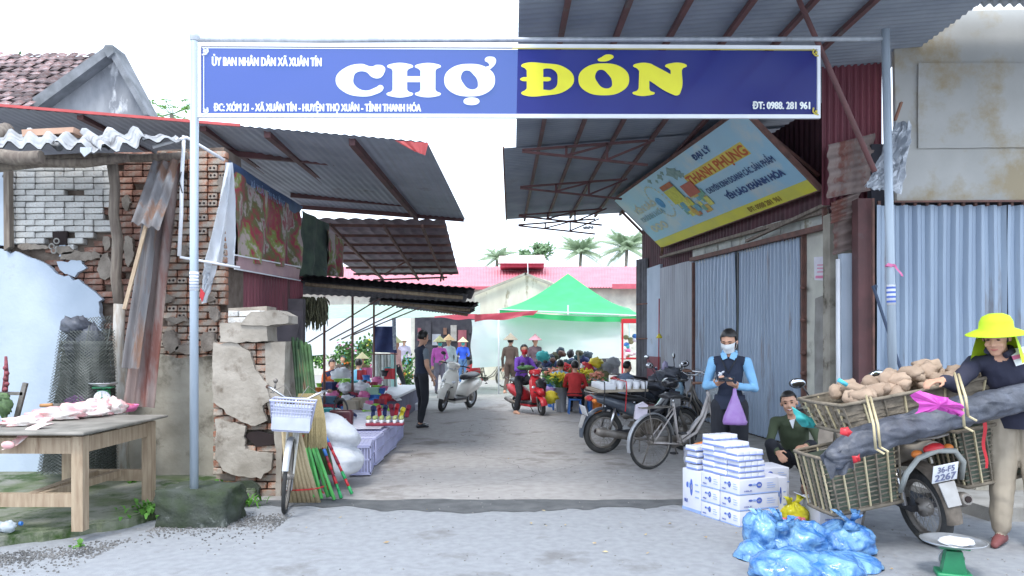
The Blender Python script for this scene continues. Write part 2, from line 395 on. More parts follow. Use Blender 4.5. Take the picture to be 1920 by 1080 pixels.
# grit, dust and litter on lane and road
gr = MB(gravelm)
for i in range(1100):
    x = rnd(-4, 4.2); y = rnd(4.2, 14) ; r = rnd(.002, .006)
    gr.box((x, y, .008), (r * 2, r * 1.6, r), (0, 0, rnd(0, 3)), r * .3)
obj('grit', gr, label='scattered fine grit on the lane and road', cat='grit', kind='stuff')
leafm = mat('dry_leaf', (.5, .42, .25), (.3, .2, .1), 20, .8)
lf = MB(leafm)
for x, y in [(1323, 1008), (1305, 985), (1348, 965), (1680, 1045), (1672, 1067), (1135, 1035), (1380, 1000), (575, 990), (140, 1012), (225, 1002), (160, 1030), (1060, 985), (1210, 1003)] + [(rnd(500, 1300), rnd(790, 1040)) for _ in range(26)]:
    p = G(x, y, .012); a = rnd(0, 6); r = rnd(.008, .022)
    lf.add([p + Vector((math.cos(a + t) * r * k, math.sin(a + t) * r * k, rnd(0, .012))) for t, k in ((0, 1.3), (1.2, .6), (3.1, 1.3), (4.6, .6))], [(0, 1, 2, 3)])
obj('fallen_leaves', lf, label='dry leaves and scraps scattered on the road', cat='litter', kind='stuff')

# ---------------- weeds ----------------
weedm = mat('weed_leaf', (.14, .35, .05), (.07, .2, .03), 12, .7, trans=.3, hue=.2)
def weeds(name, spots, label, n=40, hh=.12, wide=.02, spread=.12):
    mb = MB(weedm)
    for (p, sc) in spots:
        for i in range(int(n * sc)):
            a = rnd(0, 6.28); r = random.gauss(0, spread * sc); q = p + Vector((math.cos(a) * r, math.sin(a) * r, 0))
            d = Vector((math.cos(a), math.sin(a), 0)); k = rnd(.4, 1) * hh; w = Vector((-d.y, d.x, 0)) * wide * rnd(.5, 1.2)
            m1 = q + d * k * .3 + Vector((0, 0, k * .7)); e = q + d * k * .8 + Vector((0, 0, k * rnd(.6, 1)))
            mb.add([q - w * .3, q + w * .3, m1 + w, e, m1 - w], [(0, 1, 2, 4), (4, 2, 3)])
    return mb
def weed(label, spots, **k):
    return obj('weed', weeds('weed', spots, label, **k), label=label, cat='weeds', group='weeds along the left wall')
weed('bright green weed growing beside the concrete block of the pole', [(G(455, 950, 0), 1)], n=70)
weed('small weed at the foot of the stained wall', [(G(296, 880, .09), .5)], n=60, hh=.09)
weed('weed creeping over the pavement corner by the concrete block', [(G(285, 958, .07), 1.2)], n=80, hh=.1)
weed('low weed between pole block and brick pillar', [(G(405, 915, .09), .5)], n=50, hh=.1)
weed('tiny weed under the wooden table', [(G(248, 905, .09), .4)], n=40, hh=.08)
weed('tiny weed sprouting at the pavement edge below the table', [(G(150, 1028), .35)], n=30, hh=.05)

# ---------------- concrete block and left gate pole, right pole, top pipe, banner ----------------
mb = MB(mossd)
px = [(300, 935), (316, 921), (370, 916), (425, 921), (433, 940), (432, 970), (420, 984), (385, 988), (335, 984), (306, 975)]
bm = bmesh.new(); bmesh.ops.create_cube(bm, size=1); bmesh.ops.subdivide_edges(bm, edges=bm.edges[:], cuts=9, use_grid_fill=True)
c0 = P(367, 953, 228)
for v in bm.verts:
    q = v.co.copy(); l = q.normalized() * .62; q = q.lerp(l, .2)
    k = 1 + .16 * noise.noise(q * 4) + .06 * noise.noise(q * 15); v.co = Vector((q.x * .60 * k, q.y * .46 * k, q.z * .34 * k)) + c0 + Vector((0, .12, -.01))
bm.verts.index_update()
mb.add([v.co.copy() for v in bm.verts], [[v.index for v in f.verts] for f in bm.faces], None, True)
obj('concrete_block', mb, label='mossy dark concrete block holding the grey gate pole', cat='concrete block')

S1, S2 = 228.0, 216.0
root = thing('gate_pole', P(364, 918, S1), 'tall grey steel pole set in the mossy block left of the lane', 'pole')
obj('post', MB(pole_m).tube([P(364, 935, S1), P(364, 500, S1), P(365, 72, S1)], .034, 14), root)
obj('cap', MB(galv).lathe([(.0, .03), (.03, .028), (.042, .015), (.042, 0), (.036, -.03)], 14, Matrix.Translation(P(365, 70, S1))), root)
obj('sticker', MB(white_paint).tube([P(364, 545, S1), P(364, 510, S1)], .0355, 14), root)
m = MB(mat('faded_print', (.3, .35, .45)))
for k in range(5): m.tube([P(364, 541 - k * 6, S1), P(364, 538.5 - k * 6, S1)], .0358, 14, False)
obj('sticker_lettering', m, root)
SR = 208.0
root = thing('gate_pole', Vector(((1672 - CX) / SR, F / SR, .12)), 'tall grey steel pole in front of the blue shutter, right of the lane', 'pole')
pt = P(1660, 55, SR); pb = Vector(((1679 - CX) / SR, F / SR, .12))
obj('post', MB(pole_m).tube([pb, pb.lerp(pt, .5), pt], .036, 14), root)
def onpole(y): t = (y - 55) / (965 - 55); return pt.lerp(pb, t)
obj('sticker', MB(white_paint).tube([onpole(593), onpole(553)], .0375, 14), root)
m = MB(mat('blue_print', (.12, .2, .6)))
for k in range(4): m.tube([onpole(588 - k * 9), onpole(584 - k * 9)], .0379, 14, False)
obj('sticker_lettering', m, root)
rb = MB(pink_p); c = onpole(516)
rb.torus(.039, .006, 14, 5, Matrix.Translation(c) @ Matrix.Rotation(R(90), 4, 'X'), 2)
rb.sheet(c + Vector((0, -.045, .01)), c + Vector((.03, -.045, -.0)), c + Vector((.09, -.05, -.1)), c + Vector((.07, -.05, -.1)), 3, 6, lambda u, v: Vector((0, .01 * math.sin(v * 6), 0)))
rb.sheet(c + Vector((0, -.045, .01)), c + Vector((-.01, -.045, -.02)), c + Vector((-.06, -.05, 0)), c + Vector((-.05, -.05, .02)), 3, 6)
obj('ribbon', rb, label='pink plastic ribbon tied round the right gate pole', cat='ribbon')
obj('top_pipe', MB(galv).tube([P(365, 76, S1), P(1656, 73, SR)], .021, 10), label='galvanised pipe spanning the lane between the two gate poles', cat='pipe')

# banner: print on mesh cloth in a white frame. corners, left end nearer than the right
LT, RT_, RB_, LB = P(372, 80, S1), P(1537, 89, S2), P(1537, 221, S2), P(372, 220, S1)
bx = (RT_ - LT).normalized(); bz = Vector((0, 0, 1)); bn = bx.cross(bz).normalized()   # bn points towards camera
if bn.y > 0: bn = -bn
def BP(x, y, off=0):
    u = (x - 372) / (1537 - 372); su = 1 / ((1 - u) / S1 + u / S2)   # perspective-correct
    t = (u / S2) / ((1 - u) / S1 + u / S2)
    t = ((LT.y * (x - CX) / F) - LT.x) / ((RT_.x - LT.x) - (RT_.y - LT.y) * (x - CX) / F)
    p = LT.lerp(RT_, t); s = F / p.y
    return Vector((p.x, p.y, H + (HY - y) / s)) + bn * off
root = thing('market_banner', (LT + RB_) / 2, 'long blue banner naming the market, hung across the lane from the gate pipe', 'banner')
root.location = BP(955, 220)
blue_m = bpy.data.materials.new('blue_banner_cloth'); blue_m.use_nodes = True; MATS['blue_banner_cloth'] = blue_m
n = blue_m.node_tree.nodes; L = blue_m.node_tree.links; b = n['Principled BSDF']; b.inputs['Roughness'].default_value = .35
b.inputs['Base Color'].default_value = (.014, .012, .15, 1)
t1 = n.new('ShaderNodeBsdfTransparent'); t1.inputs[0].default_value = (.4, .62, 1, 1)
tl = n.new('ShaderNodeBsdfTranslucent'); tl.inputs[0].default_value = (.06, .1, .62, 1)
a1 = n.new('ShaderNodeMixShader'); a1.inputs[0].default_value = .42; L.new(b.outputs[0], a1.inputs[1]); L.new(tl.outputs[0], a1.inputs[2])
a2 = n.new('ShaderNodeMixShader'); a2.inputs[0].default_value = .14; L.new(a1.outputs[0], a2.inputs[1]); L.new(t1.outputs[0], a2.inputs[2])
wv = n.new('ShaderNodeTexNoise'); wv.inputs['Scale'].default_value = 90; bp_ = n.new('ShaderNodeBump'); bp_.inputs['Strength'].default_value = .15
L.new(wv.outputs[0], bp_.inputs['Height']); L.new(bp_.outputs[0], b.inputs['Normal']); L.new(a2.outputs[0], n['Material Output'].inputs[0])
def q4(x0, y0a, y0b, x1, y1a, y1b, off): return [BP(x0, y0b, off), BP(x1, y1b, off), BP(x1, y1a, off), BP(x0, y0a, off)]
mb = MB(blue_m)
c = q4(377, 90, 214, 1531, 96, 216, 0)
mb.sheet(c[0], c[1], c[2], c[3], 80, 8, lambda u, v: bn * (.008 * math.sin(u * 40) + .014 * noise.noise(Vector((u * 9, v * 1.5, 0)))) * math.sin(v * 3.1))
obj('cloth', mb, root)
fr = MB(white_paint)
for a_, b_ in (((372, 84), (1537, 90)), ((372, 217), (1537, 219))):
    fr.bar(BP(*a_, -.0), BP(*b_, 0), .03, .032)
fr.bar(BP(374.5, 80.5), BP(374.5, 220.5), .028, .026); fr.bar(BP(1534.5, 86.5), BP(1534.5, 222), .026, .028)
obj('frame', fr, root)
gold = mat('gold_print', (.6, .5, .08), rough=.5)
ln = MB(white_paint)
ln.bar(BP(383, 94, .012), BP(383, 211, .012), .006, .004)
obj('inner_line', ln, root)
cn = MB(white_paint)
for (x, y) in ((387, 98), (387, 210)):
    cn.tube([BP(x - 7, y + 6, .014), BP(x, y + 5, .014), BP(x + 4, y, .014), BP(x + 3, y - 7, .014)], .008, 5); cn.ball(BP(x - 3, y, .012), .012, 8, 5)
    cn.tube([BP(x - 5, y - 5, .014), BP(x + 1, y - 3, .014), BP(x - 1, y + 3, .014)], .005, 5)
cn.use(gold)
for (x, y) in ((1527, 100), (1527, 210)):
    cn.tube([BP(x + 6, y + 6, .014), BP(x, y + 5, .014), BP(x - 4, y, .014), BP(x - 3, y - 7, .014)], .008, 5); cn.ball(BP(x + 2, y, .012), .014, 8, 5)
obj('corner_ornament', cn, root)
gl = MB(gold); gl.bar(BP(960, 92.5, .02), BP(1528, 95.5, .02), .006, .006); obj('gold_line', gl, root)
# big letters, heavy rounded slab letters; unit box x 0..w, y 0..100
def big(m, loops, x0, y0, kx, ky, off=.016):
    mb = MB(m); outline_fill(mb, loops, lambda x, y: BP(x0 + x * kx, y0 - y * ky, off)); return mb
V = 1
Cg = [[(98, 70), (98, 92), (84, 97), (74, 92), (52, 100), (18, 86), (1, 50), (20, 12), (54, 0), (78, 5), (97, 24), (92, 35), (82, 28), (60, 18), (40, 34), (37, 56), (44, 74), (60, 76), (76, 58), (88, 56)]]
def slab(x, top=True): pass
Hg = [[(2, 92), (10, 100), (40, 100), (49, 92), (41, 84), (38, 78, V), (38, 62, V), (62, 62, V), (62, 78, V), (59, 84), (52, 92), (61, 100), (90, 100), (99, 92), (91, 84), (89, 78, V), (89, 22, V), (91, 16), (99, 8), (90, 0), (61, 0), (52, 8), (60, 16), (62, 22, V), (62, 44, V), (38, 44, V), (38, 22, V), (40, 16), (49, 8), (40, 0), (10, 0), (1, 8), (10, 16), (12, 22, V), (12, 78, V), (10, 84)]]
Og = [[(50, 100), (84, 88), (99, 50), (84, 12), (50, 0), (16, 12), (1, 50), (16, 88)], [(44, 80), (34, 66), (38, 40), (52, 22), (62, 24), (66, 40), (58, 66)]]
Dg = [[(8, 100), (44, 100), (78, 90), (98, 50), (80, 12), (48, 0), (8, 0), (2, 8), (9, 16), (12, 22, V), (12, 44, V), (4, 45), (0, 50), (4, 56), (12, 57, V), (12, 78, V), (9, 84), (2, 92)], [(42, 82, V), (42, 57, V), (54, 56), (56, 50), (53, 45), (42, 44, V), (42, 18, V), (58, 18), (68, 50), (60, 80), (48, 84)]]
Ng = [[(3, 92), (12, 100), (32, 100), (42, 92), (70, 66, V), (70, 78, V), (66, 84), (60, 92), (70, 100), (92, 100), (99, 92), (92, 84), (90, 78, V), (88, 12), (82, 0), (72, 4), (32, 46, V), (32, 22, V), (34, 14), (42, 7), (32, 0), (10, 0), (2, 8), (10, 15), (13, 22, V), (14, 76, V), (10, 84)]]
dot = [[(0, 0), (50, 30), (100, 0), (50, -30)]]
tick = [[(0, 0), (25, 30), (70, 60), (110, 40), (90, 5), (40, -15)]]
horn = [[(0, 0), (22, -8), (52, 12), (72, 50), (66, 84), (40, 94), (10, 86), (4, 62), (24, 44), (30, 24), (10, 14)]]
whl = mat('white_print', (.85, .88, .88), rough=.5); yel = mat('yellow_print', (.75, .72, .03), (.7, .66, .03), rough=.5)
for nm, loops, x0, y0, kx, ky, m in (
        ('letter_c', Cg, 629, 182, .93, .61, whl), ('letter_h', Hg, 724, 182, 1.04, .61, whl), ('letter_o', Og, 832, 182, .97, .61, whl),
        ('letter_horn', horn, 908, 130, .3, .24, whl), ('letter_dot', dot, 869, 191, .3, .24, whl),
        ('letter_d', Dg, 975, 180, 1.03, .6, yel), ('letter_o', Og, 1083, 180, .97, .6, yel), ('letter_n', Ng, 1183, 180, 1.05, .6, yel), ('letter_accent', tick, 1120, 114, .27, .18, yel)):
    obj(nm, big(m, loops, x0, y0, kx, ky), root)
def line_(s, x0, y0, x1, hpx):
    tx = MB(whl)
    a_ = BP(x0, y0, .014); w_ = (BP(x1, y0, .014) - a_).length; textw(tx, s, a_, bx, bz, hpx / 222 / .73, w_, .004); obj('lettering', tx, root)
line_('ỦY BAN NHÂN DÂN XÃ XUÂN TÍN', 398, 124, 603, 16)
line_('ĐC: XÓM 21 - XÃ XUÂN TÍN - HUYỆN THỌ XUÂN - TỈNH THANH HÓA', 402, 209, 789, 14)
line_('ĐT: 0988. 281 961', 1410, 205, 1517, 14)
# ================= LEFT SIDE =================
def inpoly(x, y, pts):
    r = False; n = len(pts); j = n - 1
    for i in range(n):
        xi, yi = pts[i]; xj, yj = pts[j]
        if (yi > y) != (yj > y) and x < (xj - xi) * (y - yi) / (yj - yi) + xi: r = not r
        j = i
    return r
def brick_mesh(name, L, h, d, m, holes=False, seed=0):
    random.seed(seed); mb = MB(m)
    bm = bmesh.new(); bmesh.ops.create_cube(bm, size=1)
    for v in bm.verts: v.co = Vector((v.co.x * L, v.co.y * d, v.co.z * h)) + Vector((rnd(-1, 1), rnd(-1, 1) * 1.2, rnd(-1, 1))) * .0035
    bmesh.ops.bevel(bm, geom=bm.edges[:], offset=.006, segments=1, affect='EDGES'); bm.verts.index_update()
    mb.add([v.co.copy() for v in bm.verts], [[v.index for v in f.verts] for f in bm.faces], None, False)
    if holes:
        mb.use(hole_m)
        for sx in (-1, 1):
            mb.lathe([(.013, -.004), (.013, .0015), (0, .0015)], 8, Matrix.Translation((sx * L * .22, -d / 2 - .002, 0)) @ Matrix.Rotation(R(90), 4, 'X'))
    me = bpy.data.meshes.new(name); me.from_pydata([tuple(v) for v in mb.v], [], mb.f)
    for q in mb.ms: me.materials.append(q)
    me.polygons.foreach_set('material_index', mb.fm); return me
def bricks(parent, x0, x1, y0, y1, s, test, m, L=.205, h=.058, gap=.012, skip=.04, out=.0, holes=.0, rag=.006):
    """courses of single bricks on the frontal plane at s between pixel bounds"""
    ms = [brick_mesh('brick', L, h, .09, m, False, k) for k in range(4)]
    mh = [brick_mesh('brick', L * .47, h, .09, m, False, 9), brick_mesh('brick', L * .47, h, .09, m, True, 10)]
    random.seed(int(x0 * 7 + y0)); z1 = P(0, y0, s).z; z0 = P(0, y1, s).z; xa = P(x0, 0, s).x; xb = P(x1, 0, s).x; Y = F / s
    r = 0; z = z0 + h / 2
    while z < z1:
        x = xa; first_ = True
        while x < xb - .03:
            hole = random.random() < holes; l = L * .47 if hole or random.random() < .08 or (first_ and r % 2) else L; first_ = False
            sx = 1
            if x + l > xb + .01: sx = (xb - x) / l
            cx = x + l * sx / 2; px_ = CX + cx * s; py_ = HY - (z - H) * s
            if test(px_, py_) and random.random() > skip:
                me = mh[1] if hole else (mh[0] if l < L else random.choice(ms))
                o = bpy.data.objects.new('brick', me); C.objects.link(o); o.parent = parent
                o.location = Vector((cx, Y + .045 - out + rnd(-rag, rag), z)) - wloc(parent); o.rotation_euler = (0, rnd(-.01, .01), rnd(-.015, .015)); o.scale = (sx, 1, 1)
            x += l * sx + gap
        z += h + gap; r += 1
SL = 170.0; YL = F / SL
root = thing('brick_house_wall', (-4.5, YL, 0), 'crumbling front wall of the old house on the left, partly whitewashed bricks over white plaster', 'wall')
core = MB(mortar); core.box((-5.2, YL + .22, 1.75), (4.0, .3, 3.5)); core.box((-7.6, YL + .2, 1.75), (.9, .3, 3.5))
obj('core', core, root)
white_reg = rough_outline([(-60, 300), (208, 305), (206, 380), (196, 430), (150, 470), (100, 470), (40, 455), (10, 440), (14, 330), (-60, 330)], 12, 10, 2)
bricks(root, 14, 215, 296, 480, SL, lambda x, y: inpoly(x, y, white_reg) and not (96 < x < 128 and 430 < y < 462), brick_w, gap=.009, skip=.01, out=.02)
bricks(root, 10, 350, 288, 640, SL, lambda x, y: (not inpoly(x, y, white_reg)) and (x > 205 or (430 < y < 560 and x > 100)) and y < 640, brick_r, skip=.03, out=.0, rag=.01)
# broken plaster, irregular edge and real thickness
pl = MB(plast_w)
out = rough_outline([(-150, 470), (0, 466), (60, 484), (110, 510), (150, 528), (187, 556), (192, 620), (200, 700), (200, 890), (-150, 900)], 10, 9, 5)
pxpoly(pl, out, SL + 1.0, .07); obj('plaster_panel', pl, root)
pl = MB(plast_w); pxpoly(pl, rough_outline([(-150, 300), (6, 318), (12, 400), (8, 462), (-150, 470)], 10, 6, 8), SL + 1.2, .07); obj('plaster_panel', pl, root)
pl = MB(plast_w)
pxpoly(pl, rough_outline([(108, 492), (150, 486), (160, 500), (140, 516), (112, 508)], 8, 7, 3), SL + .8, .06)
pxpoly(pl, rough_outline([(110, 455), (122, 452), (124, 478), (112, 480)], 6, 4, 6), SL + .8, .06)
obj('plaster_patch', pl, root)
mb = MB(hole_m); pxpoly(mb, [(98, 434), (125, 433), (124, 459), (99, 460)], SL + .9, .04); obj('hole', mb, root)
mb = MB(cement)
for x, y in ((106, 452), (101, 470), (97, 462)): mb.torus(.028, .008, 12, 6, Matrix.Translation(P(x, y, SL + 2.2)))
obj('pipe_end', mb, root)
pl = MB(wood_old); pxpoly(pl, [(6, 318), (16, 318), (18, 462), (7, 470)], SL + 2, .08); obj('door_jamb', pl, root)

# brick pier with hollow bricks, at the corner of the lane
root = thing('brick_pier', (-3.6, F / 174, 0), 'red brick corner pier with hollow bricks above and stained plaster below, behind the grey pole', 'pier')
core = MB(mortar); core.prism([P(x, y, 172.5) for x, y in ((296, 282), (420, 276), (426, 400), (424, 676), (412, 676), (412, 893), (236, 893), (236, 676), (296, 676))], (0, .5, 0)); obj('core', core, root)
bricks(root, 296, 424, 280, 676, 175, lambda x, y: x < 424 - max(0, (y - 560)) * .08, brick_o, h=.062, gap=.013, skip=.02, holes=.22, out=.02, rag=.009)
pl = MB(plast_b); pxpoly(pl, rough_outline([(226, 668), (290, 662), (345, 672), (404, 668), (411, 700), (409, 893), (226, 893)], 12, 5, 11), 175.5, .06); obj('lower_plaster', pl, root)

pm = mat('crumbly_mortar', (.3, .26, .22), (.18, .15, .125), 7, .95, 1, 40)
for k, (x, y, rx, ry) in enumerate(((318, 640, 16, 22), (350, 655, 22, 10), (390, 640, 14, 20), (310, 560, 12, 9), (340, 470, 9, 13), (400, 440, 10, 7), (385, 520, 12, 6), (330, 600, 20, 6), (400, 590, 9, 12), (415, 345, 6, 12), (300, 420, 6, 16), (390, 560, 14, 5))):
    pl = MB(pm); pxpoly(pl, rough_outline([(x + rx * math.cos(t * .7), y + ry * math.sin(t * .7)) for t in range(9)], 4, 5, 60 + k), 177.2, .06); obj('mortar_smear', pl, root)
for k, (x, y, rx, ry) in enumerate(((150, 480, 40, 10), (196, 500, 14, 26), (120, 470, 18, 8), (240, 470, 10, 30), (262, 560, 14, 18), (200, 455, 9, 12), (60, 462, 30, 6), (236, 380, 8, 16))):
    pl = MB(pm); pxpoly(pl, rough_outline([(x + rx * math.cos(t * .7), y + ry * math.sin(t * .7)) for t in range(9)], 4, 5, 90 + k), SL + .9, .05); obj('mortar_smear', pl, bpy.data.objects['brick_house_wall'])
# ruined low pillar beside the bicycle
SP = 191.0
root = thing('ruined_pillar', (-2.6, F / SP, 0), 'low ruined masonry pillar with broken plaster and cap, right behind the bicycle', 'pillar')
core = MB(mat('pale_mortar', (.36, .31, .26), (.26, .22, .18), 8, .95, 1, 30))
core.prism([P(x, y, SP - 3) for x, y in ((402, 642), (534, 640), (530, 760), (524, 930), (406, 932))], (0, .42, 0))
core.prism([P(x, y, SP - 3) for x, y in ((428, 578), (500, 574), (502, 642), (428, 642))], (0, .3, 0)); obj('core', core, root)
hole_t = lambda x, y: (458 < x < 520 and 812 < y < 836)
bricks(root, 400, 530, 645, 930, SP, lambda x, y: not hole_t(x, y), brick_o, L=.2, h=.06, gap=.012, skip=.03, out=.0, rag=.012)
bricks(root, 428, 500, 576, 606, SP, lambda x, y: True, brick_w, h=.055, skip=0, out=.01)
pl = MB(plast_d)
pxpoly(pl, rough_outline([(398, 644), (440, 640), (468, 660), (478, 690), (500, 720), (508, 750), (492, 762), (500, 790), (470, 800), (440, 785), (418, 768), (399, 752)], 8, 4, 21), SP + 1.4, .05)
pxpoly(pl, rough_outline([(404, 786), (440, 792), (458, 800), (460, 842), (486, 850), (512, 852), (508, 880), (490, 898), (440, 890), (416, 884), (404, 850)], 8, 5, 22), SP + 1.3, .05)
obj('plaster_patch', pl, root)
pl = MB(plast_d); pxpoly(pl, rough_outline([(412, 606), (462, 604), (500, 608), (502, 640), (413, 642)], 9, 2.5, 23), SP + 2, .3); obj('plaster_block', pl, root)
pl = MB(plast_d); pxpoly(pl, rough_outline([(470, 584), (520, 582), (540, 592), (540, 606), (500, 611), (450, 609)], 9, 2.5, 25), SP + 2.6, .32); obj('cap_slab', pl, root)
pl = MB(plast_d); pxpoly(pl, rough_outline([(496, 644), (535, 640), (532, 760), (526, 930), (516, 930), (518, 850), (512, 800), (500, 755)], 10, 2, 26), SP + .6, .42); obj('side_plaster', pl, root)
mb = MB(hole_m); pxpoly(mb, rough_outline([(456, 815), (480, 808), (528, 818), (528, 832), (480, 838)], 8, 2, 3), SP + .4, .05); obj('hole', mb, root)
pl = MB(mossd); pxpoly(pl, rough_outline([(404, 908), (470, 902), (486, 915), (484, 934), (404, 934)], 9, 3, 27), SP + 2, .06); obj('mossy_footing', pl, root)

# left house behind: gable and tiled roof
gm = mat('mouldy_cement', (.3, .31, .33), (.17, .18, .2), 2.5, .95, .4, 25, stain=(.62, .63, .65), sscale=2.2, st=.58, stretch=(1.3, 1.3, .5))
root = thing('old_house', (-9, 14, 0), 'old house with mouldy grey gable and dark tiled roof behind the left wall', 'house')
SG = 104.0
mb = MB(gm); pxpoly(mb, [(20, 205), (120, 150), (186, 96), (205, 90), (228, 120), (276, 218), (276, 640), (-300, 640), (-300, 205)], SG, .25); obj('gable_wall', mb, root)
cop = MB(mat('dark_coping', (.22, .23, .25), (.13, .14, .15), 4, .95, .4, 25))
cop.prism([P(18, 214, SG + 2), P(196, 88, SG + 2), P(210, 86, SG + 2), P(206, 100, SG + 2), P(60, 208, SG + 2)], (0, .5, 0))
cop.prism([P(196, 88, SG + 2), P(210, 86, SG + 2), P(278, 215, SG + 2), P(270, 215, SG + 2), P(204, 100, SG + 2)], (0, .5, 0)); cop.prism([P(192, 92, SG + 2.4), P(197, 84, SG + 2.4), P(211, 84, SG + 2.4), P(213, 98, SG + 2.4), P(202, 108, SG + 2.4)], (0, .45, 0)); obj('coping', cop, root)
# tiles: ridge runs left at (−, ~105), eave at ~ (−,215)
tm = mat('old_roof_tile', (.2, .11, .1), (.1, .09, .1), 6, .95, .5, 40, stain=(.34, .34, .36), sscale=7, st=.55, hue=.6)
me = MB(tm); me.sheet((-.1, 0, 0), (.1, 0, 0), (.1, .27, .01), (-.1, .27, .01), 4, 1, lambda u, v: Vector((0, 0, .03 * math.sin(u * 3.14)))); me.box((0, .0, .0), (.2, .012, .02))
tile0 = obj('roof_tile', me, root)
tile0.data.transform(Matrix.Translation(root.location)); 
E0 = P(-10, 214, 112); E1 = P(-10, 104, 86); Ev = (E1 - E0); nrow = 14; first = True
rot = Euler((math.atan2(Ev.z, Ev.y), 0, 0))
cnt = 0
for r in range(nrow):
    t = r / nrow; p0 = E0 + Ev * t; s_ = F / p0.y; xr = (20 + (150 - 20) * t * 1.25 - CX) / s_
    for k in range(21):
        x = xr - k * .2 + (.1 if r % 2 else 0)
        if CX + x * s_ < -45: break
        p = Vector((x + rnd(-.01, .01), p0.y, p0.z + .02 + rnd(-.012, .02)))
        if first: tile0.location = p - root.location; tile0.rotation_euler = rot; first = False
        else: inst(tile0, root, p - root.location, (rot.x + rnd(-.12, .12), rnd(-.12, .12), rnd(-.2, .2)))
mb = MB(hole_m); a_ = Vector((-14, E0.y, E0.z - .03)); b_ = Vector(((20 - CX) / 112, E0.y, E0.z - .03)); c_ = Vector(((165 - CX) / 86, E1.y, E1.z - .03)); d_ = Vector((-14, E1.y, E1.z - .03))
mb.prism([a_, b_, c_, d_], (0, .0, -.08)); obj('roof_deck', mb, root)

# ---- long awning with red-brown frame
def AW(x, y, s): return P(x, y, s)
root = thing('long_awning', (-3.2, 10, 0), 'long sheet metal awning with grey underside reaching over the lane from the left', 'awning')
aN0, aN1, aF1, aF0 = P(-260, 178, 170), P(801, 268, 170), P(872, 411, 105), Vector((P(-260, 178, 170).x, F / 105, P(872, 411, 105).z + .55))
mb = MB(under_l); mb.corr(aN0, aN1, aF1, aF0, 60, .006, 2, wob=.01, t=.01); obj('sheet', mb, root)
ed = MB(red_edge); ed.bar(P(-260, 176, 171), P(450, 235, 171), .02, .03); obj('red_edge', ed, root)
fl = MB(red_edge); fl.sheet(P(740, 263.5, 171), P(803, 267.5, 171), P(797, 291, 171), P(775, 283, 171), 12, 2, lambda u, v: Vector((0, -.01 * math.sin(u * 18), .004 * math.sin(u * 30)))); obj('torn_flap', fl, root)
for a_, b_ in (((501, 250, 168), (659, 381, 105)), ((660, 265, 168), (781, 408, 105)), ((380, 238, 168), (560, 362, 110)), ((150, 216, 169), (380, 330, 120))):
    mb = MB(rust_beam); mb.bar(P(*a_), P(*b_), .07, .09); obj('rafter', mb, root)
for a_, b_ in (((420, 287, 150), (690, 311, 140)), ((480, 281, 145), (560, 296, 142)), ((545, 366, 115), (765, 384, 112)), ((560, 388, 106), (870, 412, 105.5))):
    mb = MB(rust_beam); mb.bar(P(*a_), P(*b_), .06, .07); obj('cross_beam', mb, root)

# ---- lower tile-profile awning
root = thing('tile_awning', (-2.2, 14, 0), 'dark tile profile sheet roof sloping away below the long awning', 'awning')
t0, t1, t2, t3 = P(545, 410, 106), P(834, 414, 104), P(860, 516, 75), P(672, 518, 75)
def tfn(u, v): return Vector((0, 0, .03 * abs(math.sin(u * 34)) + .05 * ((v * 7) % 1)))
mb = MB(tile_dark); mb.sheet(t0, t1, t2, t3, 132, 42, tfn); obj('sheet', mb, root)
for k in range(7):
    v = (k + .3) / 7; mb = MB(rusty); mb.bar(t0.lerp(t3, v) - Vector((0, 0, .05)), t1.lerp(t2, v) - Vector((0, 0, .05)), .04, .05); obj('batten', mb, root)
for u in (.25, .6, .85):
    mb = MB(rusty); mb.bar(t0.lerp(t1, u) - Vector((0, 0, .1)), t3.lerp(t2, u) - Vector((0, 0, .1)), .04, .06); obj('rafter', mb, root)
mb = MB(rusty); mb.bar(P(725, 512, 82), P(802, 466, 84), .03); mb.bar(P(700, 525, 82), P(838, 520, 78), .04); mb.bar(P(828, 512, 80), P(826, 528, 80), .04); obj('brace', mb, root)

# ---- low fibre cement awnings
for i, (a_, b_, c_, d_, lab) in enumerate((
        ((556, 519, 128), (891, 545, 122), (884, 560, 112), (560, 545, 112), 'topmost thick fibre cement awning sheet over the left stalls'),
        ((700, 556, 104), (900, 571, 100), (890, 577, 90), (690, 566, 92), 'middle of the three thin awning sheets over the left stalls'),
        ((760, 562, 86), (893, 582, 84), (880, 588, 76), (740, 572, 78), 'lowest and farthest sagging awning sheet over the left stalls'))):
    root = thing('stall_awning', P(*a_), lab, 'awning', 'fibre cement awnings over the left stalls')
    a_, b_, c_, d_ = P(*a_), P(*b_), P(*c_), P(*d_)
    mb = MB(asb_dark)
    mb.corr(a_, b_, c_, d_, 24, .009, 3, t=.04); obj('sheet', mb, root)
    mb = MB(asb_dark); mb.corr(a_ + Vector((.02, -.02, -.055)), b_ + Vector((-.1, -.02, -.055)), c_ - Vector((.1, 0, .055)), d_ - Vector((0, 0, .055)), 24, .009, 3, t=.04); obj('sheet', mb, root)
    mb = MB(bamboo_old); mb.tube([a_ + Vector((.1, .1, -.1)), b_ + Vector((-.2, .1, -.1))], .03, 8); obj('pole', mb, root)
